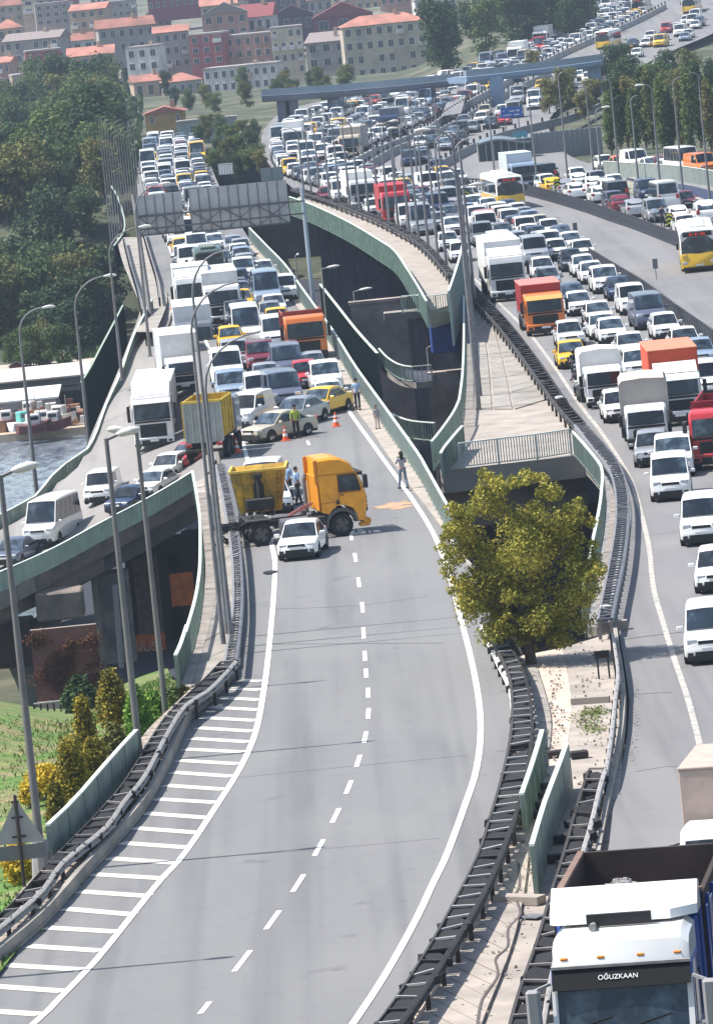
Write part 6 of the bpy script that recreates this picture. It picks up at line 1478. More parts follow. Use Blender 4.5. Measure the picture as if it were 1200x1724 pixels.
def motorbike(u, v, label, rider, zone='right', colour='grey', yaw=0, rl=None):
    p, rz, t, d = place(zone, None, None, u, v, yaw); root = empty('motorbike', p, rz, label, 'motorbike')
    wm, rm = wheel_mesh(.31, .12), rim_mesh(.31, .12)
    for y in (.32, 1.65): w = link('wheel', wm, root, (0, y, .31)); link('rim', rm, w)
    MB().bbox(-.15, .15, .75, 1.25, .38, .78, .06).build('engine', STEELD, root)
    q = MB(); q.bbox(-.17, .17, .62, 1.15, .74, 1.0, .08); q.build('fuel_tank', PC[colour], root)
    MB().bbox(-.15, .15, 1.1, 1.95, .74, .86, .05).build('seat', BLK, root)
    q = MB(); q.bbox(-.20, .20, .10, .5, .80, 1.2, .08); q.build('fairing', PC[colour], root)
    q = MB(); q.bar((-.05, .32, .31), (-.05, .55, 1.0), .05); q.bar((.05, .32, .31), (.05, .55, 1.0), .05); q.build('fork', STEEL, root)
    q = MB(); q.bar((-.36, .62, 1.08), (.36, .62, 1.08), .04); q.build('handlebar', BLK, root)
    for s_ in (-1, 1): MB().bbox(s_ * .34 - .06, s_ * .34 + .06, .55, .6, 1.16, 1.26, .02).build('wing_mirror', BLK, root)
    MB().bbox(-.10, .10, .04, .14, .88, 1.02, .03).build('headlight', LENS, root)
    if rider:
        r2 = person(p + Vector((-math.sin(rz) * 1.15, math.cos(rz) * 1.15, -.02)), rz, rl, 'dark', 'dark', 'sit', hold='bars')
        bm = bmesh.new(); bmesh.ops.create_icosphere(bm, subdivisions=2, radius=.15); me = bpy.data.meshes.new('helmet'); bm.to_mesh(me); bm.free(); me.materials.append(PC['black'])
        link('helmet', me, r2, (0, -.01, 1.66))
motorbike(976, 678, 'pale grey motorbike riding past the small white lorry', True, rl='rider in black with dark helmet on the pale grey motorbike', colour='silver')
motorbike(971, 643, 'black motorbike just behind the pale grey one', True, rl='rider in black on the black motorbike behind the other rider', colour='black')
motorbike(318, 476, 'small motorbike at the left edge of the jam under the gantry', True, 'jam', 'red', rl='rider in dark clothes at the left edge of the jam')
motorbike(1104, 376, 'light blue motorbike stopped on the outer carriageway', False, 'right', 'light blue')
# cones
CONEM = mat('cone_orange', (.72, .11, .03), .6); CONEW = mat('cone_white', (.75, .75, .74), .6)
def cone(u, v, label):
    root = empty('traffic_cone', P(u, v), 0, label, 'traffic cone', 'traffic cones closing the road')
    MB().bbox(-.24, .24, -.24, .24, 0, .05, .01).build('base', CONEM, root)
    MB().tube([(0, 0, .05), (0, 0, .25)], [.17, .135], 12).build('lower_cone', CONEM, root); MB().tube([(0, 0, .25), (0, 0, .40)], [.137, .105], 12).build('white_band', CONEW, root)
    MB().tube([(0, 0, .40), (0, 0, .52)], [.106, .08], 12).build('middle_cone', CONEM, root); MB().tube([(0, 0, .52), (0, 0, .62)], [.082, .06], 12).build('white_band', CONEW, root); MB().tube([(0, 0, .62), (0, 0, .78)], [.062, .03], 12).build('tip', CONEM, root)
cone(481, 742, 'orange and white cone at the feet of the officer in the vest'); cone(566, 718, 'orange and white cone in front of the yellow taxi'); cone(399, 762, 'orange and white cone left of the beige saloon'); cone(395, 748, 'orange and white cone farthest left, beside the tipper lorry')
cone(292, 520, 'small orange marker cone at the ramp entry')
# manhole-like dark patch on the shoulder
q = MB(); c = P(455, 965); q.add([(c.x + .30 * math.cos(a) * (1 + .1 * math.sin(3 * a)), c.y + .55 * math.sin(a), .02) for a in np.linspace(0, 2 * math.pi, 13)[:-1]], [tuple(range(12))]); q.v += [(x, y, .05) for x, y, z in q.v]; q.f.append(tuple(range(12, 24))); q.m.append(0)
tag(q.build('rubber_scrap', BLACKR), 'black scrap of tyre lying on the left edge line below the truck', 'debris')
ORDN = ['first', 'second', 'third', 'fourth', 'fifth', 'sixth', 'seventh', 'eighth', 'ninth', 'tenth', 'eleventh', 'twelfth', 'thirteenth', 'fourteenth', 'fifteenth', 'sixteenth']
# ---------------- lamp posts ----------------
def lamp(base, vtop, label, arm=(0, 0), style='arc', z=0.0, r=.11, group=None, M=POLE, head=True, zb=None, name='street_lamp'):
    """base pixel (u, v) on level z; vtop: photo row of the top of the straight pole; arm: (metres to the right, metres up)"""
    b_ = P(base[0], base[1], z); zt_ = b_.z
    # height so that the pole top lands on row vtop
    lo, hi = 0.5, 40
    for _ in range(40):
        m_ = (lo + hi) / 2
        if PIX((b_.x, b_.y, b_.z + m_))[1] > vtop: lo = m_
        else: hi = m_
    h = (lo + hi) / 2; root = empty(name, b_, 0, label, 'street lamp', group)
    if style == 'arc':
        ax, az = arm; pts = [(0, 0, 0), (0, 0, h * .5), (0, 0, h)]; rs = [r * 1.15, r * .85, r * .55]
        for i in range(1, 7): t = i / 6; pts.append((ax * (1 - math.cos(t * math.pi / 2)) , 0, h + az * math.sin(t * math.pi / 2))); rs.append(r * (.55 - .2 * t))
        MB().tube(pts, rs, 8).build('pole', M, root, smooth=50)
        if head:
            s_ = 1 if ax > 0 else -1; x, z_ = pts[-1][0], pts[-1][2]
            MB().tube([(x - .1 * s_, 0, z_ - .02), (x + .1 * s_, 0, z_), (x + .35 * s_, 0, z_ + .02), (x + .65 * s_, 0, z_), (x + .78 * s_, 0, z_ - .03)], [.05, .08, .11, .09, .03], 8).build('lamp_head', LAMPW, root, smooth=50)
    else:
        MB().tube([(0, 0, 0), (0, 0, .6), (0, 0, h)], [r * 1.3, r, r * .6], 8).build('pole', M, root, smooth=50)
        if arm != (0, 0):
            s_ = 1 if arm[0] > 0 else -1; L_ = abs(arm[0])
            MB().tube([(0, 0, h - .05), (s_ * L_ * .4, 0, h + arm[1] * .5), (s_ * L_ * .5, 0, h + arm[1] * .6)], .05, 6).build('arm', M, root)
            x0 = s_ * L_ * .3
            MB().tube([(x0, 0, h + arm[1] * .45), (x0 + s_ * L_ * .15, 0, h + arm[1] * .6), (x0 + s_ * L_ * .45, 0, h + arm[1] * .9), (x0 + s_ * L_ * .65, 0, h + arm[1]), (x0 + s_ * L_ * .72, 0, h + arm[1])], [.05, .12, .14, .09, .03], 8).build('lamp_head', LAMPW, root, smooth=50)
    MB().tube([(0, 0, 0), (0, 0, .05)], .2, 8).build('base_plate', M, root)
    return root
lamp((-88, 1655), 980, 'lamp post just outside the left edge whose shadow crosses the hatched shoulder', (1.0, .2), 'flat', r=.12)
lamp((72, 1470), 800, 'tall grey lamp post with flat pale head, nearest at lower left beside the triangular sign', (1.1, .2), 'flat', r=.125)
MB().tube([(0, 0, -.3), (0, 0, .95)], [.33, .24], 10).build('post_footing', CONCG, None, loc=P(72, 1470)).update_tag()
tag(bpy.data.objects['post_footing'], 'pale concrete footing of the lamp post beside the triangular sign', 'footing')
lamp((236, 1284), 738, 'lamp post with flat pale head rising from the end of the long green screen', (1.1, .2), 'flat', r=.12)
lamp((281, 1218), 728, 'lamp post with flat pale head, right neighbour of the one at the green screen', (-1.0, .2), 'flat', r=.11, z=-1)
lamp((62, 832, -8) [0:2], 560, 'curved lamp post at the far left rising beside the water', (1.7, 1.5), 'arc', z=-8.3, r=.13)
lamp((150, 745), 520, 'slender curved lamp post beside the tall dark green screen', (2.2, 2.0), 'arc', z=-6, r=.12)
lamp((206, 640), 430, 'curved lamp post on the left shoulder, arm reaching over the road', (2.2, 1.7), 'arc', z=-2, r=.11)
lamp((253, 600), 360, 'curved lamp post beside the left end of the sign gantry', (1.8, 1.8), 'arc', z=-.5, r=.10)
for (b_, vt, a, lb) in (((377, 1092), 560, (1.9, 1.7), 'tall curved lamp mast in the left walkway, lowest arm of three'), ((392, 1102), 655, (2.2, 1.9), 'tall lamp mast in the left walkway with the widest arm'), ((384, 1075), 500, (1.3, 1.6), 'tall lamp mast in the left walkway reaching highest')):
    lamp(b_, vt, lb, a, 'arc', r=.085, M=STEELD, head=False)
for i, (b_, vt, a) in enumerate((((806, 690), 245, (-1.2, 1.0)), ((801, 640), 262, (1.0, .9)), ((808, 668), 300, (-.9, .7)), ((797, 600), 330, (.8, .6)), ((800, 520), 240, (-1, .8)))):
    lamp(b_, vt, ('tallest dark lamp mast on the platform', 'lamp mast on the platform, second from the walkway end', 'slim lamp mast close behind the tallest mast on the platform', 'short armed lamp mast behind the others on the platform', 'lamp mast at the far narrow end of the platform')[i], a, 'arc', r=.12, M=STEELD, head=i in (0, 3))
# dense row of thin masts beside the right carriageway and beyond
row = [(512, 330), (525, 334), (540, 338), (556, 343), (573, 349), (590, 356), (606, 362), (622, 369), (640, 377), (656, 385), (672, 394), (690, 404), (706, 414), (722, 426), (738, 440), (752, 452)]
for i, (u, v) in enumerate(row):
    hpx = 105 + i * 7; lamp((u, v), v - hpx, ORDN[i] + ' thin mast from the far end of the row along the curved walkway', (.9 if i % 2 else -.9, .6), 'arc', r=.11, M=STEELD, head=(i % 3 == 0), group='thin masts along the curved walkway')
for i, (u, v, vt) in enumerate(((905, 318, 160), (958, 325, 130), (1000, 300, 150), (1013, 305, 190), (1043, 306, 140), (1075, 313, 170), (1112, 318, 150), (1150, 326, 140), (1195, 342, 130), (745, 318, 170), (780, 322, 200), (835, 318, 190), (668, 322, 215), (705, 320, 205))):
    lamp((u, v), vt, 'thin grey mast behind the bus lane, ' + ('left of the glass shelter' if u < 800 else 'between shelter and noise wall' if u < 960 else ORDN[i - 2] + ' from the noise wall'), (.7 if i % 2 else -.7, .5), 'arc', z=zR, r=.10, M=STEELD, head=(i % 3 == 0), group='thin masts behind the bus lane')
# masts beyond the gantry on the left
for i in range(14):
    u = 188 + i * 3.6; lamp((u, 415 - i * 7), 205 + (i * 37) % 31, ORDN[i] + ' thin mast from the left in the cluster left of the sign gantry', (.8, .5), 'arc', z=-1, r=.055, M=STEELD, head=False, group='cluster of masts left of the gantry')
# lamps down in the void
for (b_, vt, a, lb) in (((560, 640), 452, (1.5, .1), 'pale lamp post down in the void, flat arm to the right, left one'), ((612, 660), 490, (1.5, .1), 'pale lamp post down in the void behind the brown grey wall'), ((735, 750), 585, (1.2, .35), 'pale lamp post in the void beside the curved lower railing'), ((510, 560), 430, (.4, .1), 'short pale lamp post in the void near the gantry')):
    lamp(b_, vt, lb, a, 'flat', z=-11, r=.10, M=STEEL)
# leaning sign, back of a triangular warning sign
def tri_sign():
    p = P(42, 1500, 0); root = empty('warning_sign', p, 0, 'grey backs of a triangular and a rectangular sign on a dark post at lower left', 'road sign')
    MB().tube([(0, 0, -.3), (0, 0, 2.75)], .05, 8).build('post', BROWNST, root)
    q = MB(); w = .72; q.prism([(-w, 1.35), (w, 1.35), (0, 2.65)], .06, .085, 'y'); q.build('triangle_plate', mat('sign_back_grey', (.36, .365, .37), .5, .3, noise=.08), root)
    q = MB(); q.box(-.85, .72, .06, .085, .88, 1.30); q.build('rectangle_plate', mat('sign_back_dark', (.17, .18, .19), .5, .2, noise=.1), root)
    q = MB(); q.bar((-.2, .04, 1.55), (.2, .04, 1.55), .05); q.bar((-.16, .04, 2.1), (.16, .04, 2.1), .05); q.bar((-.14, .04, 2.55), (.1, .04, 2.55), .05); q.build('clamp', BROWNST, root)
tri_sign()
# ---------------- sign gantry seen from behind ----------------
def gantry():
    D = 388.0; root = empty('sign_gantry', P(256, 545, -.5), 0, 'large overhead sign gantry seen from behind with two grey panels spanning the jam', 'sign gantry'); org = Vector(root.location)
    SB = mat('sign_back_panel', (.50, .49, .49), .55, .25, noise=.12, nscale=.8); FR_ = mat('sign_frame', (.13, .12, .125), .6, .2)
    def W3(u, v, dd=0): return PD(u, v, D + dd) - org
    for (uL, vT, uR, vB, n, vTR, vBR) in ((235, 329, 312, 398, 5, 321, 390), (324, 318, 489, 392, 10, 289, 375)):
        A, B = W3(uL, vB), W3(uR, vBR); T = W3(uL, vT).z - A.z
        zb = (A.z + B.z) / 2; w = B.x - A.x; x0 = A.x
        for i in range(n):
            a = x0 + w * i / n; MB().box(a + .015, a + w / n - .015, D - org.y, D - org.y + .10, zb, zb + T).build('sign_panel', SB, root)
            MB().bar((a, D - org.y - .05, zb), (a, D - org.y - .05, zb + T), .05, .06).build('stiffener', FR_, root)
        MB().bar((x0, D - org.y - .08, zb + .05), (x0 + w, D - org.y - .08, zb + .05), .10).build('edge_rail', FR_, root); MB().bar((x0, D - org.y - .08, zb + T * .5), (x0 + w, D - org.y - .08, zb + T * .5), .10).build('edge_rail', FR_, root)
        m_ = max(2, n // 3)
        for i in range(m_):
            a, c = x0 + w * i / m_, x0 + w * (i + 1) / m_; MB().bar((a, D - org.y - .2, zb + T * .5), (c, D - org.y - .2, zb), .08).build('brace', FR_, root); MB().bar((a, D - org.y - .22, zb), (c, D - org.y - .22, zb + T * .5), .06).build('brace', FR_, root)
    a, c = W3(228, 365, -1), W3(510, 338, -1)
    for dz in (0, -.9):
        MB().bar((a.x, a.y - .2, (a.z + c.z) / 2 + dz), (c.x, a.y - .2, (a.z + c.z) / 2 + dz), .12).build('truss_chord', FR_, root)
    MB().tube([(0, 0, -.5), (a.x, a.y, a.z + 1.6)], .16, 8).build('gantry_leg', POLE, root)
    g = P(522, 600, -4) - org
    MB().tube([(c.x, a.y, g.z - 6), (c.x, a.y, c.z + 1.0)], .15, 8).build('gantry_leg', mat('pale_blue_pole', (.36, .42, .48), .5, .1), root)
gantry()
MB2 = MB(); p = P(505, 375, 0)
# ---------------- trees ----------------
BARK = mat('bark', (.10, .075, .055), .9, noise=.3, nscale=4, bump=.6, bscale=12)
def leafmat(name, c1, c2, c3):
    M = bpy.data.materials.new(name); M.use_nodes = True; MATS[name] = M; N = M.node_tree.nodes; L = M.node_tree.links; b = N['Principled BSDF']
    b.inputs['Roughness'].default_value = .75; b.inputs['Specular IOR Level'].default_value = .2
    g = N.new('ShaderNodeNewGeometry'); r_ = N.new('ShaderNodeValToRGB'); r_.color_ramp.interpolation = 'LINEAR'
    e = r_.color_ramp.elements; e[0].color = (*c1, 1); e[1].color = (*c3, 1); m_ = e.new(.5); m_.color = (*c2, 1)
    tc = N.new('ShaderNodeTexCoord'); no = N.new('ShaderNodeTexNoise'); no.inputs['Scale'].default_value = .8; L.new(tc.outputs['Object'], no.inputs['Vector'])
    oi = N.new('ShaderNodeObjectInfo'); ad = N.new('ShaderNodeMath'); ad.operation = 'MULTIPLY_ADD'; ad.inputs[1].default_value = .55; L.new(g.outputs['Random Per Island'], ad.inputs[0])
    m2 = N.new('ShaderNodeMath'); m2.operation = 'MULTIPLY_ADD'; m2.inputs[1].default_value = .9; m2.inputs[2].default_value = -.35; L.new(no.outputs['Fac'], m2.inputs[0])
    m3 = N.new('ShaderNodeMath'); m3.operation = 'MULTIPLY_ADD'; m3.inputs[1].default_value = .35; L.new(oi.outputs['Random'], m3.inputs[0]); L.new(m2.outputs[0], m3.inputs[2])
    L.new(m3.outputs[0], ad.inputs[2]); L.new(ad.outputs[0], r_.inputs[0]); L.new(r_.outputs[0], b.inputs['Base Color'])
    t = N.new('ShaderNodeBsdfTranslucent'); L.new(r_.outputs[0], t.inputs[0]); mx = N.new('ShaderNodeMixShader'); mx.inputs[0].default_value = .22
    L.new(b.outputs[0], mx.inputs[1]); L.new(t.outputs[0], mx.inputs[2]); L.new(mx.outputs[0], N['Material Output'].inputs[0]); return M
def leaves(clumps, n, size, M, name='crown', aspect=1.5, rng=random):
    """clumps: (x,y,z,rx,ry,rz). Leaf faces spread near the clump shells"""
    rs = np.random.RandomState(rng.randrange(1 << 30)); cl = np.array(clumps); vol = cl[:, 3] * cl[:, 4] + cl[:, 4] * cl[:, 5] + .01; idx = rs.choice(len(cl), n, p=vol / vol.sum())
    d = rs.normal(size=(n, 3)); d /= np.linalg.norm(d, axis=1)[:, None]; rad = rs.uniform(.25, 1.12, n) ** .75
    c = cl[idx, :3] + d * rad[:, None] * cl[idx, 3:6]
    nr = d * .6 + rs.normal(size=(n, 3)) * .6 + np.array([0, 0, .35]); nr /= np.linalg.norm(nr, axis=1)[:, None]
    a = np.cross(nr, rs.normal(size=(n, 3))); a /= np.linalg.norm(a, axis=1)[:, None]; b_ = np.cross(nr, a); s_ = size * rs.uniform(.6, 1.3, n)[:, None]
    V = np.stack([c - a * s_ * aspect, c - b_ * s_ * .8 + nr * s_ * .15, c + a * s_ * aspect, c + b_ * s_ * .8 + nr * s_ * .15], 1).reshape(-1, 3)
    me = bpy.data.meshes.new(name); me.vertices.add(4 * n); me.vertices.foreach_set('co', V.ravel()); me.loops.add(4 * n); me.loops.foreach_set('vertex_index', np.arange(4 * n)); me.polygons.add(n)
    me.polygons.foreach_set('loop_start', np.arange(n) * 4); me.polygons.foreach_set('loop_total', np.full(n, 4)); me.update(); me.validate(); me.materials.append(M); return me
def trunk(h, r, branches, seed=0):
    rn = random.Random(seed); q = MB(); pts = [(0, 0, 0)]
    for i in range(1, 5): pts.append((rn.uniform(-.06, .06) * h * .3 * i / 4, rn.uniform(-.05, .05) * h * .3, h * i / 4))
    q.tube(pts, [r, r * .8, r * .65, r * .5, r * .3], 7)
    for k in range(branches):
        t = rn.uniform(.35, .95); a = rn.uniform(0, 6.28); l = h * rn.uniform(.3, .6); s = (0, 0, h * t)
        q.tube([s, (math.cos(a) * l * .5, math.sin(a) * l * .5, h * t + l * .35), (math.cos(a) * l, math.sin(a) * l, h * t + l * .7)], [r * .4, r * .22, r * .08], 5)
    return q.mesh('trunk', BARK)
L_AUT = leafmat('autumn_leaves', (.035, .065, .013), (.21, .225, .04), (.50, .41, .075))
L_DK = leafmat('dark_green_leaves', (.014, .034, .018), (.042, .085, .035), (.10, .145, .05))
L_MID = leafmat('mid_green_leaves', (.03, .06, .022), (.085, .14, .045), (.18, .215, .07))
L_OLV = leafmat('olive_leaves', (.05, .065, .02), (.14, .15, .045), (.25, .22, .075))
L_GOLD = leafmat('golden_leaves', (.20, .15, .02), (.50, .36, .03), (.72, .56, .07))
L_LIME = leafmat('lime_leaves', (.05, .13, .02), (.14, .27, .04), (.26, .42, .08))
L_IVY = leafmat('russet_ivy_leaves', (.07, .02, .012), (.15, .06, .03), (.19, .13, .04))
# the yellowing tree in the hollow
def main_tree():
    b_ = P(892, 1118, 0); b_.z = -.4; root = empty('yellowing_tree', b_, 0, 'large bushy tree with yellowing leaves rising out of the hollow between the roads', 'tree')
    s_ = SCL(885, 1000); o = Vector(b_); cl = []
    rn = random.Random(3)
    blobs = [(880, 960, 62, 60), (830, 960, 52, 50), (780, 900, 40, 34), (935, 940, 56, 50), (980, 945, 34, 30), (820, 850, 38, 38), (870, 880, 60, 50), (930, 900, 46, 40), (840, 1010, 50, 36), (900, 1015, 55, 36), (955, 1000, 34, 34), (800, 990, 34, 36), (822, 806, 22, 22), (772, 862, 26, 20), (960, 868, 24, 20), (1000, 965, 20, 16), (905, 855, 30, 26), (880, 1062, 46, 30), (800, 1022, 38, 34), (832, 1062, 34, 24), (965, 1035, 36, 28), (990, 1000, 24, 26), (935, 1072, 36, 22), (925, 1045, 36, 30), (845, 1040, 30, 26), (885, 1085, 26, 16), (838, 815, 16, 24), (755, 888, 16, 12)]
    for (u, v, rx, rz_) in blobs:
        for k in range(5):
            p = PD(u + rn.uniform(-.6, .6) * rx, v + rn.uniform(-.6, .6) * rz_, b_.y + rn.uniform(-1.4, 1.6)) - o
            f = rn.uniform(.25, .72); cl.append((p.x, p.y, p.z, rx / s_ * f, max(rx, 30) / s_ * f, rz_ / s_ * f))
    # sprigs at the outline
    for k in range(190):
        a = rn.uniform(0, 6.28); u, v = 876 + math.cos(a) * 126 * rn.uniform(.75, 1.08), 930 + math.sin(a) * 128 * rn.uniform(.8, 1.04); p = PD(u, v, b_.y + rn.uniform(-1, 1)) - o; r_ = rn.uniform(.12, .3); cl.append((p.x, p.y, p.z, r_, r_, r_ * .8))
    link('crown', leaves(cl, 44000, .043, L_AUT), root)
    q = MB(); q.tube([(0, 0, -1.5), (.05, .1, .6), (-.1, .1, 2.2), (-.15, .1, 4.5)], [.24, .2, .15, .06], 9)
    for k in range(14):
        a = rn.uniform(0, 6.28); z = rn.uniform(.5, 3.2); l = rn.uniform(1, 2.2); q.tube([(0, 0, z), (math.cos(a) * l * .5, math.sin(a) * l * .4, z + l * .4), (math.cos(a) * l, math.sin(a) * l * .7, z + l * .9)], [.09, .05, .015], 6)
    q.build('trunk', BARK, root)
main_tree()
# shrubs at lower left
def shrub(name, u0, vb, vt, wpx, M, label, z=0.0, n=2600, leaf=.07, nb=9, cone_=False, cat='shrub', group=None, seed=1):
    p = P(u0, vb, z); s_ = F / p.y; h = (vb - vt) / s_; w = wpx / s_ / 2; root = empty(name, p, 0, label, cat, group); rn = random.Random(seed); cl = []
    for k in range(nb):
        t = (k + .5) / nb; ww = w * (1 - .55 * t if cone_ else math.sin(math.pi * (.25 + .65 * t))); a = rn.uniform(0, 6.28)
        for j in range(3):
            a += 2.1; cl.append((math.cos(a) * ww * .45, math.sin(a) * ww * .45, h * t * .93, ww * .62, ww * .62, h / nb * 1.2))
    link('foliage', leaves(cl, n, leaf, M), root); MB().tube([(0, 0, -.2), (0, 0, h * .7)], [.06, .03], 6).build('stem', BARK, root)
GOLD2 = leafmat('golden_cypress_leaves', (.045, .06, .012), (.24, .20, .028), (.56, .42, .05))
shrub('golden_shrub', 192, 1215, 1124, 74, GOLD2, 'tallest dark golden conifer shrub beside the lamp post at the green screen', -1.5, 4200, .05, cone_=True, seed=2)
shrub('golden_shrub', 148, 1290, 1168, 60, GOLD2, 'slim dark golden conifer shrub left of the tallest one', -1.2, 4000, .05, cone_=True, seed=3)
shrub('golden_shrub', 128, 1372, 1236, 84, GOLD2, 'wide golden conifer shrub behind the middle of the green screen', -.9, 4600, .05, cone_=True, seed=4)
shrub('golden_shrub', 98, 1395, 1312, 46, GOLD2, 'small golden conifer near the low end of the green screen', -.8, 2600, .05, cone_=True, seed=5)
shrub('golden_shrub', 162, 1320, 1236, 66, GOLD2, 'golden conifer shrub close against the back of the green screen', -1, 3200, .05, seed=14)
shrub('yellow_bush', 78, 1332, 1284, 92, L_GOLD, 'bright yellow bush on the grass behind the conifers', -1.3, 3200, .05, seed=6)
shrub('yellow_bush', 52, 1352, 1318, 40, L_GOLD, 'small bright yellow bush left of the lamp post', -1.3, 1800, .05, seed=16)
shrub('yellow_bush', 36, 1485, 1408, 66, L_GOLD, 'bright yellow bush below the rectangular sign plate', -.5, 3200, .05, seed=7)
shrub('green_bush', 236, 1250, 1150, 50, L_LIME, 'bright lime green bush between the two lamp posts', -1.5, 4200, .055, seed=8)
shrub('green_bush', 262, 1215, 1160, 46, L_LIME, 'lime green bush right of the second lamp post', -1.5, 3200, .055, seed=9)
shrub('green_bush', 196, 1275, 1215, 50, L_OLV, 'olive green low bush beside the top end of the green screen', -.8, 3000, .05, seed=10)
shrub('dark_shrub', 138, 1205, 1135, 64, L_DK, 'dark leafy shrub in front of the brick wall', -8, 3600, .09, seed=11)
shrub('green_bush', 295, 1185, 1150, 50, L_MID, 'dull green weeds at the foot of the green railing end', -2, 2400, .05, seed=12)
# tree library for the wooded slopes
TL = []
for k in range(7):
    rn = random.Random(100 + k); h = rn.uniform(7, 9.5); cl = []
    for j in range(20):
        a = rn.uniform(0, 6.28); r_ = rn.uniform(0, 2.8); z = rn.uniform(h * .10, h * .95); q_ = 1 - abs(z / h - .6) * .9
        cl.append((math.cos(a) * r_ * q_, math.sin(a) * r_ * q_, z, rn.uniform(1.0, 1.9), rn.uniform(1.0, 1.9), rn.uniform(.8, 1.5)))
    TL.append((leaves(cl, 3200, .17, L_DK, 'crown'), trunk(h * .6, .2, 5, k)))
for k in range(3):   # poplars
    rn = random.Random(200 + k); h = 11; cl = [(rn.uniform(-.3, .3), rn.uniform(-.3, .3), 1.5 + j * .85, .95 * math.sin(math.pi * (.15 + .8 * j / 12)) + .25, .95 * math.sin(math.pi * (.15 + .8 * j / 12)) + .25, 1.0) for j in range(12)]
    TL.append((leaves(cl, 2400, .15, L_MID, 'crown'), trunk(h * .7, .16, 3, k + 20)))
def tree(u, v, z, M, s_=1.0, k=None, label='', group=None, name='tree', at=None):
    p = at if at is not None else P(u, v, z); k = random.randrange(7) if k is None else k
    root = empty(name, p, random.uniform(0, 6.28), label, 'tree', group); c = link('crown', TL[k][0], root); set_mat(c, M); link('trunk', TL[k][1], root); root.scale = (s_, s_, s_ * random.uniform(.9, 1.1)); return root
def band(u, v):
    a = ['high on the slope below the houses', 'on the upper slope', 'in the middle of the slope', 'low on the slope', 'near the foot of the slope', 'just above the shore lawn'][min(5, max(0, int((v - 110) / 82)))]
    return a + ', ' + ['at the left edge', 'left of centre', 'right of centre', 'toward the masts', 'close beside the masts'][min(4, max(0, int(u / 50)))]
# wooded slope at left
GW = 'trees of the wooded slope at left'
cnt = 0; rr = random.Random(5)
for row_i in range(38):
    D = 500 * (1.020 ** row_i) if row_i < 20 else 500 * (1.020 ** 20) * 1.04 ** (row_i - 20)
    sc = F / D; 
    nn = int(300 / sc / (3.0 if D < 700 else 4.8)) + 2
    for j in range(nn):
        x = (-640 + (j + rr.uniform(.1, .9)) * 300.0 / nn) / sc * 1.0
        y = D + rr.uniform(-6, 6); zz = zt(x, y); uu, vv = PIX((x, y, zz))
        if uu < -45 or vv < 172: continue
        lim = 250 if vv < 250 else (228 if vv < 330 else (212 if vv < 440 else 182))
        if vv < 200: lim = 262
        if uu > lim: continue
        if vv > 597: continue
        pick = rr.random(); M = L_DK if pick < .48 else (L_MID if pick < .80 else L_OLV)
        sc_ = rr.uniform(.75, 1.2) * (1 if D < 700 else 1.05)
        tree(0, 0, 0, M, sc_, None, ('tall ' if sc_ > 1.05 else 'medium ' if sc_ > .9 else 'small ') + {L_DK: 'dark green tree', L_MID: 'mid green tree', L_OLV: 'olive yellow tree'}[M] + ' ' + band(uu, vv), GW, at=Vector((x, y, zz - .5))); cnt += 1
# trees on the strip between the left jam and the highway
for i, (u, v) in enumerate(((338, 262), (350, 285), (352, 240), (366, 300), (368, 262), (372, 234), (386, 285), (390, 250), (402, 305), (404, 268), (410, 238), (420, 290), (426, 258), (436, 275), (440, 298), (430, 236))):
    tree(u, v, -.9, [L_DK, L_MID, L_OLV, L_MID][i % 4], rr.uniform(.30, .42), None, ORDN[i] + ' tree from the left in the low clump between the two jams', 'trees between the two jams')
# poplars and park at right
for i, u in enumerate((1030, 1045, 1058, 1072, 1088, 1100, 1118, 1132, 1150, 1165, 1180, 1198, 1210)):
    M = [L_MID, L_DK, L_OLV][i % 3]; tree(u, 262 - rr.uniform(0, 14), -.5, M, rr.uniform(.62, .85), 7 + i % 3, ORDN[i] + ' slim poplar from the left in the row behind the right parapet', 'poplars at upper right', name='poplar_tree')
for i in range(26):
    u = rr.uniform(1020, 1215); v = rr.uniform(165, 235); tree(u, v, lambda x, y: zt(x, y), [L_DK, L_MID, L_OLV][i % 3], rr.uniform(.5, .8), None, ('left', 'middle', 'right')[min(2, int((u - 1020) / 65))] + ' park tree behind the poplars, ' + ('back row' if v < 190 else 'middle row' if v < 212 else 'front row'), 'park trees at upper right')
for (u, v, sc_) in ((900, 120, .5), (948, 188, .6), (925, 190, .5), (960, 170, .5), (1010, 140, .5), (1045, 130, .55), (985, 200, .5), (1000, 185, .55)):
    tree(u, v, zR, L_OLV, sc_, None, 'small olive tree at the %s of the island between the highway branches' % ('left end' if u < 930 else 'middle' if u < 975 else 'right end'), 'trees on the highway islands')
# dark wooded ridge at top
for i in range(38):
    u = rr.uniform(745, 990); v = 118 - (u - 745) * .33 + rr.uniform(-70, 5)
    if v < -25: continue
    tree(0, 0, 0, [L_DK, L_DK, L_MID][i % 3], rr.uniform(.8, 1.25), None, 'dark tree on the upper ridge, ' + ('at its left end' if u < 800 else 'left of its middle' if u < 860 else 'right of its middle' if u < 920 else 'at its right end') + (' at the top edge' if v < 20 else ' in the middle' if v < 60 else ' low by the road'), 'trees on the upper ridge', at=P(u, v + 12, lambda x, y: zR(x, y) + 1))
# isolated trees by the shore lawn
for (u, v, sc_, M) in ((52, 627, .5, L_MID), (28, 628, .42, L_MID), (108, 636, .62, L_DK), (78, 624, .5, L_OLV)):
    tree(u, v, -13, M, sc_, None, ['bright green tree on the shore lawn', 'small green tree at the left edge of the shore lawn', 'dark conifer-like tree on the shore lawn', 'olive tree on the shore lawn'][[52, 28, 108, 78].index(u)])
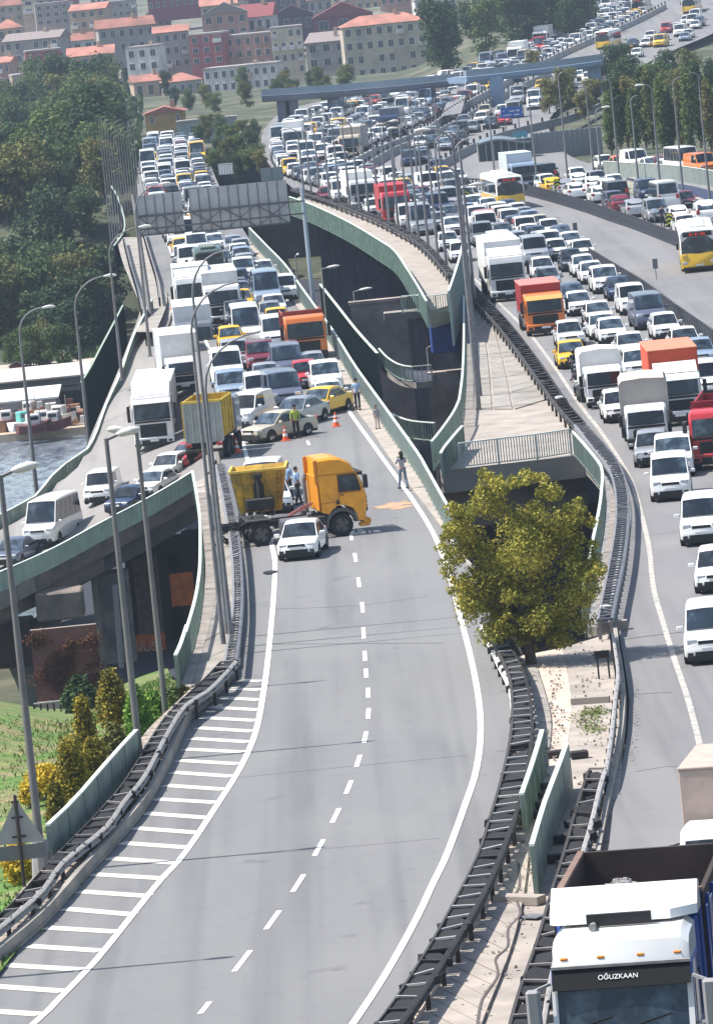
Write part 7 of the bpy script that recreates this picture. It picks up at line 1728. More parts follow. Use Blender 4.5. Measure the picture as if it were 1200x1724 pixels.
# undergrowth carpet beneath the slope trees
mb = MB()
for k in range(9000):
    x = rr.uniform(-75, -18); y = rr.uniform(500, 1060); zz = zt(x, y); uu, vv = PIX((x, y, zz))
    if uu < -30 or uu > 240 or vv > 612 or (uu > 175 and vv > 330): continue
    s_ = rr.uniform(.2, .5); a = rr.uniform(0, 6.28); h = rr.uniform(.3, 1.2); mb.add([(x - math.cos(a) * s_, y - math.sin(a) * s_, zz), (x + math.cos(a) * s_, y + math.sin(a) * s_, zz + .1), (x + math.cos(a) * s_, y + math.sin(a) * s_, zz + h), (x - math.cos(a) * s_, y - math.sin(a) * s_, zz + h * 1.1)], [(0, 1, 2, 3)])
tag(mb.build('undergrowth', L_DK), kind='stuff', label='dark undergrowth beneath the trees of the left slope')

# ---------------- houses ----------------
ROOFT = mat('terracotta_roof', (.36, .15, .11), .85, noise=.3, nscale=.5, col2=(.20, .10, .08), c2scale=.25, rnd=.3)
WINM = mat('dark_window_glass', (.04, .05, .065), .2); WFR = mat('white_window_frame', (.62, .62, .62), .6)
WC = {'cream': (.52, .46, .36), 'grey': (.34, .31, .29), 'red': (.36, .095, .10), 'pink': (.46, .27, .22), 'ochre': (.46, .29, .12), 'maroon': (.19, .05, .07), 'plum': (.10, .065, .11), 'white': (.62, .61, .59), 'sand': (.44, .34, .24), 'green': (.36, .45, .41)}
def wallm(c): return mat(c + '_render_wall', WC[c], .85, noise=.12, nscale=.4, col2=tuple(x * .72 for x in WC[c]), c2scale=.15, rnd=.08)
def house(u0, v0, u1, v1, D, wall, roof, label, cols=4, rows=2, rz=0.0, depth=9, hh=1.6, cat='house', roofM=None, name='house', wh=.45):
    """front wall from photo box u0..u1, v0 (eaves) .. v1 (foot) at distance D"""
    A, B = PD(u0, v1, D), PD(u1, v1 - (u1 - u0) * .1, D); T = PD(u0, v0, D)
    w = (B.x - A.x); h = T.z - A.z; base = Vector(((A.x + B.x) / 2, D, A.z - 3)); root = empty(name, base, math.radians(rz), label, cat); h += 3; hw = w / 2
    MB().box(-hw, hw, 0, depth, 0, h).build('wall', wallm(wall), root)
    if roof == 'gable':
        ro = .35; R_ = MB(); R_.prism([(-hw - ro, h), (hw + ro, h), (0, h + hh)], -ro, depth + ro, 'y'); R_.build('roof', roofM or ROOFT, root)
    elif roof == 'ridge':   # ridge parallel to the front
        ro = .4; R_ = MB(); R_.prism([(-ro, h), (depth + ro, h), (depth / 2, h + hh)], -hw - ro, hw + ro, 'x'); R_.build('roof', roofM or ROOFT, root)
    elif roof == 'hip':
        ro = .4; a = min(hw, depth / 2) * .9; R_ = MB(); R_.add([(-hw - ro, -ro, h), (hw + ro, -ro, h), (hw + ro, depth + ro, h), (-hw - ro, depth + ro, h), (-hw + a, depth / 2, h + hh), (hw - a, depth / 2, h + hh)], [(0, 1, 5, 4), (1, 2, 5), (2, 3, 4, 5), (3, 0, 4), (3, 2, 1, 0)]); R_.build('roof', roofM or ROOFT, root)
    elif roof == 'shed':
        R_ = MB(); R_.prism([(-.4, h), (depth + .3, h + hh), (depth + .3, h + hh - .25), (-.4, h - .2)], -hw - .3, hw + .3, 'x'); R_.build('roof', roofM or ROOFT, root)
    else:
        R_ = MB(); R_.box(-hw - .1, hw + .1, -.1, depth, h, h + .35); R_.box(-hw + .2, hw - .2, .2, depth - .2, h + .35, h + .4); R_.build('roof', roofM or wallm('grey'), root)
    fh = (h - 3) / max(rows, 1)
    for r_ in range(rows):
        for c in range(cols):
            x = -hw + w * (c + .5) / cols; ww = w / cols * wh; z = 3 + fh * (r_ + .30); zh = fh * .5
            if random.random() < .06: continue
            f = MB().box(x - ww / 2 - .08, x + ww / 2 + .08, -.06, .02, z - .08, z + zh + .08).build('window', WFR, root)
            if random.random() < .12: MB().box(x - ww * .8, x + ww * .8, -1.0, 0, z - .3, z + .55).build('balcony', wallm('white' if wall != 'white' else 'sand'), root)
            MB().box(x - ww / 2, x - .03, -.09, -.05, z, z + zh).box(x + .03, x + ww / 2, -.09, -.05, z, z + zh).build('pane', WINM, f)
    if random.random() < .6: MB().box(hw * .3, hw * .3 + .7, depth * .4, depth * .4 + .7, h + hh * .3, h + hh + .9).build('chimney', wallm('sand'), root)
    return root
HO = [(585, 45, 725, 138, 1130, 'cream', 'hip', 'large cream apartment block with orange hip roof left of the upper trees', 8, 4, 2.0), (722, 32, 762, 118, 1135, 'sand', 'hip', 'right wing of the cream apartment block, partly behind trees', 3, 4, 1.6),
      (463, 48, 516, 130, 1150, 'cream', 'flat', 'narrow cream four-storey house with flat roof', 4, 4, .3), (322, 60, 380, 113, 1160, 'red', 'flat', 'crimson red house with pale parapet', 3, 3, .3),
      (383, 62, 462, 125, 1165, 'pink', 'flat', 'pinkish three-storey house between the crimson and cream houses', 5, 3, .3), (265, 55, 322, 120, 1175, 'grey', 'ridge', 'tall grey house with red tiled roof left of the crimson one', 4, 3, 1.4),
      (170, 48, 264, 95, 1215, 'grey', 'ridge', 'wide grey house with two-part terracotta roof', 6, 2, 2.0), (120, 95, 196, 150, 1150, 'sand', 'ridge', 'weathered house with terracotta roof above the wooded slope', 4, 2, 1.8),
      (215, 82, 270, 125, 1140, 'white', 'flat', 'white open-terraced house with dark openings', 3, 2, .3), (280, 138, 345, 200, 1090, 'grey', 'hip', 'lower grey house with bright terracotta hip roof', 5, 2, 1.6),
      (228, 138, 284, 170, 1100, 'sand', 'ridge', 'small house with terracotta roof half behind trees', 3, 1, 1.4), (345, 118, 470, 160, 1120, 'white', 'flat', 'pale long terrace of houses below the crimson house', 9, 2, .3),
      (0, 48, 42, 95, 1230, 'sand', 'hip', 'house with terracotta roof at the top left edge', 3, 2, 2.0), (8, 70, 105, 112, 1190, 'grey', 'ridge', 'broad house with dull grey brown roof at the left', 6, 2, 1.6),
      (45, 88, 105, 118, 1160, 'red', 'flat', 'low brick red house front behind the upper left trees', 4, 1, .3), (0, 105, 20, 150, 1130, 'pink', 'ridge', 'small house with red roof at the left edge above the trees', 2, 2, 1.2),
      (25, 128, 72, 175, 1090, 'sand', 'flat', 'house with white parapet among the upper left trees', 3, 2, .3), (105, 70, 160, 98, 1200, 'white', 'ridge', 'small white house with terracotta roof', 3, 1, 1.6),
      (40, 0, 62, 38, 1350, 'cream', 'flat', 'tall cream gable house at the top left', 1, 3, .3), (62, 8, 118, 45, 1330, 'grey', 'flat', 'grey house right of the tall cream gable house', 4, 3, .3),
      (120, 18, 180, 52, 1300, 'sand', 'ridge', 'brown grey house with low roof at the top', 4, 2, 1.5), (178, 5, 232, 32, 1380, 'grey', 'flat', 'blue grey block at the top edge', 5, 2, .3),
      (250, -15, 340, 18, 1400, 'maroon', 'flat', 'long maroon block with white windows at the top edge', 8, 2, .3), (345, 25, 420, 70, 1230, 'pink', 'gable', 'house with brown gable roof behind the crimson house', 4, 2, 2.6),
      (405, 30, 460, 60, 1240, 'white', 'ridge', 'white house with dark red roof at the top centre', 4, 1, 3.0), (458, 28, 530, 60, 1260, 'plum', 'gable', 'dark plum gabled house at the top centre', 4, 1, 2.4),
      (530, 30, 630, 60, 1250, 'maroon', 'gable', 'deep red gabled house behind the cream apartment block', 3, 1, 3.2), (518, 72, 588, 120, 1180, 'grey', 'shed', 'grey sloping-roofed house left of the cream apartment block', 3, 2, 2.0),
      (640, -8, 720, 12, 1400, 'pink', 'hip', 'pink block with terracotta roof at the top edge', 6, 1, 1.6), (700, 2, 770, 25, 1300, 'white', 'flat', 'white flats at the top edge near the trees', 6, 2, .3),
      (340, 10, 400, 35, 1330, 'sand', 'ridge', 'sand house with dark roof at the top', 4, 1, 1.6), (420, -5, 520, 22, 1380, 'plum', 'hip', 'long dark purple roofed house at the top edge', 6, 1, 2.0), (520, 0, 560, 25, 1360, 'grey', 'ridge', 'small grey house at the top centre', 3, 1, 1.5),
      (0, 10, 40, 40, 1360, 'grey', 'ridge', 'grey house at the top left corner', 3, 2, 1.6), (180, 60, 240, 84, 1260, 'pink', 'hip', 'pink house squeezed behind the grey houses', 4, 1, 1.4), (560, -10, 640, 22, 1420, 'sand', 'ridge', 'sand coloured block at the top edge centre', 6, 2, 1.6)]
DKROOF = mat('dark_plum_roof', (.075, .04, .075), .8, noise=.15, rnd=.1); REDR = mat('deep_red_roof', (.22, .05, .055), .8, noise=.15); GRYR = mat('dull_brown_roof', (.24, .20, .19), .85, noise=.2)
for (u0, v0, u1, v1, D, w, rf, lb, c, r_, hh) in HO:
    rM = None
    if w == 'plum' or 'purple' in lb: rM = DKROOF
    if 'deep red gab' in lb or 'dark red roof' in lb: rM = REDR
    if 'brown roof' in lb or 'dull' in lb or 'brown gable' in lb or 'sloping' in lb: rM = GRYR
    house(u0, v0, u1, v1, D, w, rf, lb, c, r_, 0 if rf == 'gable' else random.choice((0, -9, 7, -14, 4)), 9, hh, roofM=rM, cat='apartment block' if 'block' in lb else 'house')
house(246, 192, 312, 216, 800, 'ochre', 'gable', 'ochre yellow hall with shallow brick red gable above the left jam', 3, 1, 0, 8, .9, cat='building', roofM=mat('brick_red_roof', (.34, .13, .10), .8, noise=.15), wh=.2)
house(300, 208, 400, 233, 752, 'green', 'flat', 'low pale green wall building beside the ochre hall', 2, 1, 0, 3, .2, cat='building', wh=.1)
for i in range(44):
    u = rr.uniform(-20, 640); v = rr.uniform(-12, 150) - max(0, u - 420) * .22; D = 1175 + (150 - v) * 2.4 + 12; w = rr.uniform(26, 52); h = rr.uniform(16, 34)
    house(u, v - h, u + w, v, D, rr.choice(['sand', 'pink', 'cream', 'grey', 'sand', 'red', 'white']), rr.choice(['ridge', 'hip', 'ridge', 'gable', 'flat']), 'small %s hillside house, %s %s' % (rr.choice(['weathered', 'plain', 'narrow', 'dusty']), ('far left', 'left', 'centre', 'right')[min(3, int((u + 20) / 160))], ('top row', 'upper row', 'middle row', 'lower row')[max(0, min(3, int((v + 12) / 42)))]), 3, 2 if h > 22 else 1, 0, 8, rr.uniform(1.2, 2.2))['group'] = 'small houses on the hillside'
# hillside filler trees between houses
for i in range(32):
    u = rr.uniform(-10, 560); v = rr.uniform(20, 165)
    D = 1150 + (150 - v) * 2.2; p = PD(u, v + 6, D); tree(0, 0, 0, [L_DK, L_MID][i % 2], rr.uniform(.35, .62), None, 'small tree squeezed between the hillside houses', 'trees between the hillside houses', at=p - Vector((0, 0, 2)))
for i in range(22):
    u = rr.uniform(275, 600); v = rr.uniform(158, 200) - (u - 275) * .06; tree(u, v, -.9, [L_DK, L_MID, L_OLV][i % 3], rr.uniform(.3, .55), None, ['dark', 'green', 'olive'][i % 3] + ' small tree below the hillside houses, ' + ('left' if u < 380 else 'middle' if u < 490 else 'right') + (' front' if v > 172 else ' back'), 'small trees below the hillside houses')
# hill surface the houses stand on
mb = MB(); us = list(range(-160, 900, 40)); vs = [(215, 1000), (175, 1085), (150, 1120), (120, 1160), (95, 1200), (70, 1250), (45, 1310), (20, 1380), (0, 1430), (-25, 1520), (-50, 1650), (-80, 1850)]
for (v, D) in vs:
    for u in us: p = PD(u, v - (u - 300) * .1 + 30 + max(0, (u - 640)) * .25, D + 25); mb.v.append(tuple(p))
nx = len(us)
for j in range(len(vs) - 1):
    for i in range(nx - 1): a = j * nx + i; mb.f.append((a, a + 1, a + nx + 1, a + nx)); mb.m.append(0)
tag(mb.build('hill', mat('hillside_yards', (.17, .16, .14), .95, noise=.4, nscale=.12, col2=(.07, .085, .045), c2scale=.05)), kind='structure')

# ---------------- overpasses ----------------
GIRD = mat('blue_grey_girder', (.20, .29, .40), .6, noise=.15, nscale=.3)
def overpass(pix, zf, label, w, th, M, piers, name='overpass', rail=True):
    C = [PD(u, v, D) for (u, v, D) in pix]; C = resample(C, step=6); D_ = dirs(C); root = empty(name, C[0], 0, label, 'bridge'); o = C[0]; q = MB(); secs = []
    for p, d in zip(C, D_):
        r_ = Vector((d.y, -d.x, 0)); 
        secs.append([p + r_ * 0 - o, p + r_ * -w - o, p + r_ * -w - o + Vector((0, 0, -th * .5)), p + r_ * -w * .9 - o + Vector((0, 0, -th)), p + r_ * -.3 - o + Vector((0, 0, -th)), p - o + Vector((0, 0, -th * .6))])
    loft(q, secs); q.build('deck', M, root)
    if rail:
        q = MB()
        for a, b_ in zip(C, C[1:]): q.bar(a - o + Vector((0, 0, .5)), b_ - o + Vector((0, 0, .5)), .1, .9)
        q.build('parapet', mat('pale_blue_parapet', (.25, .32, .38), .6, noise=.1), root)
    for (u, v, D, dv) in piers:
        p = PD(u, v, D) - o; h = dv / (F / D); MB().box(p.x - .9, p.x + .9, p.y + 1, p.y + 2.2, p.z - h - 1, p.z).build('pier', M, root)
    return root
DO = P(835, 178, zR).y
overpass([(785, 129, DO), (835, 124, DO + 2), (920, 114, DO + 5), (1000, 103, DO + 8), (1015, 101, DO + 9)], None, 'blue grey overpass crossing above the upper highway jam', 6, .85, GIRD, [(835, 130, DO, 48), (1000, 110, DO + 8, 34)])
DP_ = P(480, 205, zR).y
overpass([(440, 161, DP_), (520, 156, DP_), (600, 150, DP_), (680, 143, DP_ + 3), (765, 134, DP_ + 6)], None, 'dark overpass in front of the cream apartment block', 6, .9, mat('dark_blue_girder', (.12, .14, .18), .7, noise=.15, nscale=.3), [(475, 163, DP_, 30), (490, 163, DP_, 30), (560, 156, DP_, 30), (722, 142, DP_ + 4, 30)])
# steep ramp falling from the overpass
ribbon('slip_road', [(768, 134), (757, 160), (742, 195)], [(786, 132), (784, 158), (776, 190)], A_RIGHT, lambda x, y: zR(x, y) + 1.2, 3)
# concrete lane dividers of the far highway
def far_barrier(pix, label, h=.9, M=CONCG, dz=0.0, w=.35, posts=0):
    A = resample(pts_at(pix, zR), step=6); o = A[0].copy(); root = empty('lane_divider', o, 0, label, 'barrier'); q = MB(); secs = []
    for p, d in zip(A, dirs(A)):
        r_ = Vector((d.y, -d.x, 0)) * w; secs.append([p - o - r_, p - o + r_, p - o + r_ * .5 + Vector((0, 0, h)), p - o - r_ * .5 + Vector((0, 0, h))])
    loft(q, secs); q.build('divider', M, root)
    if posts:
        for p in resample(A, step=posts): put_bar('post', p, p + Vector((0, 0, h + .5)), .25, .25, BROWNST, root, o)
far_barrier([(575, 292), (594, 281), (640, 258), (711, 229), (760, 196), (800, 173), (850, 145), (900, 118), (960, 88), (1060, 44), (1120, 14)], 'pale concrete divider beside the upper highway jam', posts=5)
far_barrier([(608, 294), (660, 262), (720, 238), (790, 200), (850, 165), (925, 128)], 'second concrete divider right of the upper jam', M=STEELD, posts=6)
far_barrier([(720, 300), (770, 268), (830, 240), (880, 225), (960, 205), (1010, 185)], 'thin dark divider leading to the glass shelter', M=STEELD, posts=6)
far_barrier([(1075, 156), (1095, 130), (1112, 108)], 'short dark divider on the upper right branch', M=BROWNST); far_barrier([(1118, 150), (1126, 125), (1135, 108)], 'second short dark divider on the upper right branch', M=BROWNST)
ribbon('branch_road', [(1060, 160), (1082, 130), (1100, 100), (1112, 85)], [(1190, 165), (1180, 132), (1168, 108), (1160, 92)], A_RIGHT, lambda x, y: zR(x, y) + .35, 3)
# glass shelter, noise wall, sign, retaining wall at right
def wallbox(name, u0, v0, u1, v1, D, M, label, cat, n=1, depth=1.0, gap=.03, frame=None, pname='panel'):
    A, B = PD(u0, v1, D), PD(u1, v1 - (u1 - u0) * .1, D); h = PD(u0, v0, D).z - A.z; zb = (A.z + B.z) / 2 - .0; root = empty(name, (A.x, D, A.z), 0, label, cat); w = (B.x - A.x)
    for i in range(n):
        MB().box(w * i / n + gap, w * (i + 1) / n - gap, 0, depth, 0, h).build(pname, M, root)
        if frame: MB().box(w * i / n - .06, w * i / n + .06, -.1, depth, 0, h + .1).build('post', frame, root)
    return root
GSH = mat('dark_teal_glass', (.02, .05, .065), .3, noise=.3, nscale=.6)
sh = wallbox('glass_shelter', 808, 240, 898, 284, 575, GSH, 'dark teal glazed station shelter with curved roof beside the grey noise wall', 'shelter', 7, 3.0, frame=STEEL, pname='glass_panel')
q = MB(); w = (PD(898, 284, 575).x - PD(808, 284, 575).x); secs = []
for i in range(9): t = i / 8; secs.append([(w * t - .1, -.4, 2.5 + .55 * math.sin(math.pi * min(1, t * 1.1 + .1))), (w * t - .1, 3.6, 2.7 + .55 * math.sin(math.pi * min(1, t * 1.1 + .1))), (w * t - .1, 3.6, 2.5 + .55 * math.sin(math.pi * min(1, t * 1.1 + .1))), (w * t - .1, -.4, 2.3 + .55 * math.sin(math.pi * min(1, t * 1.1 + .1)))])
loft(q, secs); q.build('roof', mat('teal_grey_roof', (.15, .19, .21), .5), sh)
NW = mat('grey_noise_wall', (.27, .28, .30), .7, noise=.12, nscale=.6, col2=(.20, .21, .225), c2scale=.3)
wallbox('noise_wall', 900, 224, 1018, 291, 580, NW, 'large plain grey ribbed noise wall right of the glass shelter', 'noise wall', 14, .4, frame=mat('grey_rib', (.22, .23, .25), .7))
sg = wallbox('direction_sign', 843, 181, 880, 199, 640, mat('sign_blue', (.02, .10, .42), .4), 'blue direction sign with white markings above the upper highway', 'road sign', 1, .1)
for (a, b_, c, d) in ((.3, .5, .9, 1.0), (1.1, 1.7, .8, .95), (.3, 1.3, .4, .5), (1.6, 2.2, .35, .5), (1.9, 2.3, .8, 1.0)): MB().box(a, b_, -.03, -.005, c - .1, d - .1).build('sign_marking', WFR, sg)
for x in (.5, 2.1): MB().bar((x, .1, -3.2), (x, .1, 0), .12).build('leg', STEELD, sg)
sg = wallbox('direction_sign', 1052, 94, 1072, 106, 850, MATS['sign_blue'], 'small blue sign on the upper right overpass end', 'road sign', 1, .1)
sg = wallbox('cyan_board', 865, 222, 890, 246, 600, mat('cyan_board', (.06, .26, .34), .4, noise=.3, nscale=2), 'cyan advertising board above the glass shelter', 'billboard', 1, .2)
panel_fence('parapet_fence', 'grey green parapet wall along the upper right roadway in front of the poplars', [(1018, 297), (1060, 300), (1110, 303), (1160, 308), (1230, 320)], 0.0, h=1.5, step=3, M=mat('grey_green_wall', (.33, .37, .35), .7, noise=.1), cat='parapet')
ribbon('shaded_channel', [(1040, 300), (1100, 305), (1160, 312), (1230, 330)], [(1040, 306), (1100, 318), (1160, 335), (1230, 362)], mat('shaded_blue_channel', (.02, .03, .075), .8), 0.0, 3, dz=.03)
tag(line_strip('channel_kerb', [(1020, 290), (1060, 300), (1110, 312), (1150, 326), (1200, 345), (1240, 360)], .5, CONC, 0.0, dz=.12), kind='structure')
ribbon('grass_verge', [(1000, 293), (1050, 303), (1110, 317), (1160, 334), (1230, 362)], [(985, 306), (1040, 322), (1100, 335), (1150, 352), (1225, 385)], mat('dry_verge', (.22, .22, .15), .95, noise=.3, nscale=.6, col2=(.32, .29, .24), c2scale=.3), 0.0, 4, dz=.08)
panel_fence('hut_sign', 'pale grey board standing left of the highway beyond the sign gantry', [(369, 294), (393, 292)], 0.0, h=1.2, step=2, M=mat('pale_grey_board', (.55, .58, .58), .6))
wallbox('billboard', 440, 283, 478, 305, 560, mat('grey_green_board', (.24, .28, .28), .6, noise=.1), 'grey board behind the sign gantry beside the white building corner', 'billboard', 2, .2)
# chevron markers
CHY = mat('chevron_yellow', (.66, .68, .05), .5)
for (u, v) in ((1040, 340), (1128, 392), (940, 330), (787, 350)):
    p = P(u, v, zR); root = empty('chevron_marker', p, 0, {1040: 'yellow and black chevron board left of the dark red saloon', 1128: 'yellow and black chevron board in front of the white minibus', 940: 'yellow and black chevron board beside the yellow outer taxi', 787: 'yellow and black chevron board among the lamp masts'}[u], 'chevron board')
    root.scale = (.8, .8, .8); MB().box(-.35, .35, 0, .06, .6, 2.0).build('board', BLK, root); MB().box(-.05, .05, .02, .1, 0, .7).build('post', STEELD, root)
    for k in range(3): MB().add([(-.33, -.01, .75 + k * .42), (0, -.01, .95 + k * .42), (.33, -.01, .75 + k * .42), (.33, -.01, .90 + k * .42), (0, -.01, 1.12 + k * .42), (-.33, -.01, .90 + k * .42)], [(0, 1, 4, 5), (1, 2, 3, 4)]).build('chevron', CHY, root)
# small grey plates on posts in the bus lane
for (u, v, lb) in ((970, 405, 'small grey plate on a thin post in the bus lane, upper one'), (1105, 470, 'small grey plate on a thin post in the bus lane, lower one')):
    p = P(u, v, zR); root = empty('lane_sign', p, 0, lb, 'road sign'); MB().bbox(-.18, .18, 0, .06, .75, 1.45, .02).build('plate', mat('plate_back', (.16, .16, .17), .5), root); MB().bar((0, .05, 0), (0, .05, .8), .05).build('post', STEELD, root)

# ---------------- under the ramp ----------------
def girder_run(pix, z_off, th, M, name, w=.6, parent=None):
    C = resample([P(*a) for a in pix], step=4); q = MB(); o = parent.location if parent else Vector()
    secs = [[p - o + Vector((0, 0, z_off)), p - o + Vector((0, w, z_off)), p - o + Vector((0, w, z_off - th)), p - o + Vector((0, 0, z_off - th))] for p in C]; loft(q, secs); return q.build(name, M, parent)
vr = empty('ramp_viaduct', P(170, 910, -7.5), 0, 'stained concrete girders and piers carrying the descending ramp', 'viaduct')
edge = [(327, 824, -5.6), (290, 847, -6.1), (250, 870, -6.6), (170, 912, -7.5), (85, 958, -8.3), (0, 996, -8.8), (-60, 1027, -9.2)]
girder_run(edge, -.02, .75, CONCD, 'edge_beam', .8, vr)
ed2 = [(a, b_ + 2, c) for a, b_, c in edge]
C = resample([P(*a) for a in edge[:5]], step=4); o = vr.location; q = MB(); secs = [[p - o + Vector((.1, 1.2, -.7)), p - o + Vector((.1, 4.5, -.7)), p - o + Vector((.1, 4.5, -1.9)), p - o + Vector((.1, 1.2, -1.9))] for p in C]; loft(q, secs); q.build('main_girder', mat('dark_girder_concrete', (.15, .135, .13), .9, noise=.3, nscale=.4, col2=(.08, .075, .075), c2scale=.4), vr)
C = resample([P(*a) for a in edge[3:]], step=4); q = MB(); secs = [[p - o + Vector((0, .6, -.7)), p - o + Vector((0, 2.5, -.7)), p - o + Vector((0, 2.5, -1.75)), p - o + Vector((0, .6, -1.75))] for p in C]; loft(q, secs); q.build('main_girder', CONCD, vr)
for (u, v) in ((108, 980), (96, 986)):
    p = P(u, v, -9.4) - o; MB().bbox(p.x - .25, p.x + .25, .3 + p.y, p.y + 1.2, p.z - 1.0, p.z + .8, .05).build('bracket', CONCD, vr)
pc_ = PD(60, 1022, 300) - o; pd_ = PD(138, 1005, 300) - o; MB().bbox(pc_.x, pd_.x, pc_.y, pc_.y + 2.5, pc_.z - .9, pc_.z + .7, .1).build('pier_cap', CONCD, vr)
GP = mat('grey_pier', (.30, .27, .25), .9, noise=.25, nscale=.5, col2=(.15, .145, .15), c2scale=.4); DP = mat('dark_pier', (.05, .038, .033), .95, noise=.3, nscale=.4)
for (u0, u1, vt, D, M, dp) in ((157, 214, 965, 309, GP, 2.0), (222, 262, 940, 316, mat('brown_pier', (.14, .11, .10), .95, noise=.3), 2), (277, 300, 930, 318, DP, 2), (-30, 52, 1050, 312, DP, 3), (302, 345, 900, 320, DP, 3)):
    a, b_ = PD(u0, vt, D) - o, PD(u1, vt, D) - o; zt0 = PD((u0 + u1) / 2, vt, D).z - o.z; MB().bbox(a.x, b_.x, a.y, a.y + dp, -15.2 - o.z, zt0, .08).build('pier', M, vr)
a = PD(153, 975, 308) - o; MB().bbox(a.x, a.x + .35, a.y - .3, a.y, -15 - o.z, a.z + .3, .03).build('drain_strip', CONC, vr)
a = PD(190, 985, 307) - o; MB().tube([(a.x, a.y, -15 - o.z), (a.x + .1, a.y, a.z)], .16, 8).build('drain_pipe', mat('pipe_grey', (.35, .34, .35), .6), vr)
# back wall in the gloom under the deck
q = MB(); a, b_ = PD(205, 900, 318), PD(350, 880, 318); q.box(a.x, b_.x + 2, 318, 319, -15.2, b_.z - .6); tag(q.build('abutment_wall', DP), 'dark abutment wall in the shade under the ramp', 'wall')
# brick wall with ivy
BRK = bpy.data.materials.new('red_brick'); BRK.use_nodes = True; nt = BRK.node_tree; bt = nt.nodes.new('ShaderNodeTexBrick'); bt.inputs['Scale'].default_value = 4; bt.inputs['Color1'].default_value = (.22, .07, .05, 1); bt.inputs['Color2'].default_value = (.13, .045, .035, 1); bt.inputs['Mortar'].default_value = (.26, .22, .20, 1)
tc = nt.nodes.new('ShaderNodeTexCoord'); mp = nt.nodes.new('ShaderNodeMapping'); mp.inputs['Rotation'].default_value = (math.pi / 2, 0, 0); nt.links.new(tc.outputs['Object'], mp.inputs[0]); nt.links.new(mp.outputs[0], bt.inputs[0]); nt.links.new(bt.outputs[0], nt.nodes['Principled BSDF'].inputs[0]); nt.nodes['Principled BSDF'].inputs['Roughness'].default_value = .9
a, b_ = PD(50, 1062, 270), PD(162, 1060, 270); zz = PD(105, 1182, 270).z
wr_ = empty('brick_wall', (a.x, 270, zz), 0, 'red brick wall overgrown with russet ivy under the ramp', 'wall'); MB().box(0, b_.x - a.x, 0, .4, -1, a.z - zz).build('wall_face', BRK, wr_)
MB().box(0, b_.x - a.x, -.1, .5, -1.1, .12).build('plinth', CONC, wr_); MB().box(0, b_.x - a.x, -1.0, -.1, -1.0, -.5).build('ledge', CONC, wr_)
cl = [(rr.uniform(0, b_.x - a.x), -.15, rr.uniform(.6, 3.4), rr.uniform(.3, .8), .12, rr.uniform(.2, .6)) for k in range(34)]
link('ivy', leaves(cl, 3600, .045, L_IVY), wr_)
railing('yard_fence', 'dark brown picket fence on the yard wall below the brick wall', [(62, 1232, -9.5), (150, 1222, -9.5)], -9.5, h=1.3, step=2.5, pick=.28, M=mat('dark_brown_fence', (.07, .045, .04), .8), capM=mat('pale_coping', (.45, .42, .39), .8), pw=.09, cat='fence')
# orange banners under the ramp
def banner(u0, v0, u1, v1, D, label, text=None):
    a, b_ = PD(u0, v1, D), PD(u1, v1, D); h = PD(u0, v0, D).z - a.z; w = b_.x - a.x; root = empty('banner', a, 0, label, 'banner'); q = MB(); n = 8
    for j in range(5):
        for i in range(n + 1): q.v.append((w * i / n, .05 * math.sin(i * 1.7 + j), h * j / 4))
    for j in range(4):
        for i in range(n): k = j * (n + 1) + i; q.f.append((k, k + 1, k + n + 2, k + n + 1)); q.m.append(0)
    q.build('cloth', mat('orange_banner', (.62, .15, .015), .7, noise=.25, nscale=1.5), root)
    if text:
        for k, (s_, z, sz) in enumerate(text):
            text_mesh(s_, sz, mat('pale_lettering', (.62, .50, .44), .6), root, (w / 2, -.1, h * (z + .12)), (math.pi / 2, 0, 0))
banner(224, 1070, 284, 1132, 313, 'orange banner with two rows of pale letters hanging low between the piers', [('NUSL', .52, .75), ('CARK', .22, .6)])
banner(290, 966, 330, 1022, 313, 'plain orange banner beside the walkway railing under the ramp')
# ---------------- far shore: quay, sheds, small boats and junk ----------------
zs = -13.0
q = MB(); a, b_ = P(-160, 738, zs), P(150, 715, zs); q.box(a.x, b_.x, 444, 462, -15, -12.75); tag(q.build('quay', mat('sandy_quay', (.46, .37, .28), .9, noise=.2, nscale=1)), kind='structure')
q = MB(); q.box(a.x, b_.x + 4, 486, 492, -13.2, -12.4); tag(q.build('shore_wall', CONCP), kind='structure')
def shed(u0, v0, u1, v1, D, label, roofc, wallc, dep=6):
    A, B = PD(u0, v1, D), PD(u1, v1 - (u1 - u0) * .1, D); h = PD(u0, v0, D).z - A.z; root = empty('shed', (A.x, D, A.z - .5), 0, label, 'shed'); w = B.x - A.x
    MB().box(0, w, 0, dep, 0, h + .5).build('wall', wallc, root); MB().prism([(-.5, h + .4), (dep + .3, h + .9), (dep + .3, h + 1.05), (-.5, h + .55)], -.3, w + .3, 'x').build('roof', roofc, root)
    n = max(2, int(w / 2.5))
    for i in range(n): MB().box(w * (i + .2) / n, w * (i + .75) / n, -.05, .02, .4, h * .6).build('shutter', BROWNST, root)
shed(-60, 683, 95, 700, 466, 'long low shed with bright white roof on the far shore', mat('white_sheet_roof', (.72, .71, .69), .6, noise=.06), wallm('grey'))
shed(-80, 652, 145, 668, 478, 'long grey shore building with pale pink roof edge behind the white-roofed shed', mat('pale_pink_roof', (.58, .50, .46), .7, noise=.08), mat('grey_violet_wall', (.20, .19, .21), .8, noise=.1), 8)
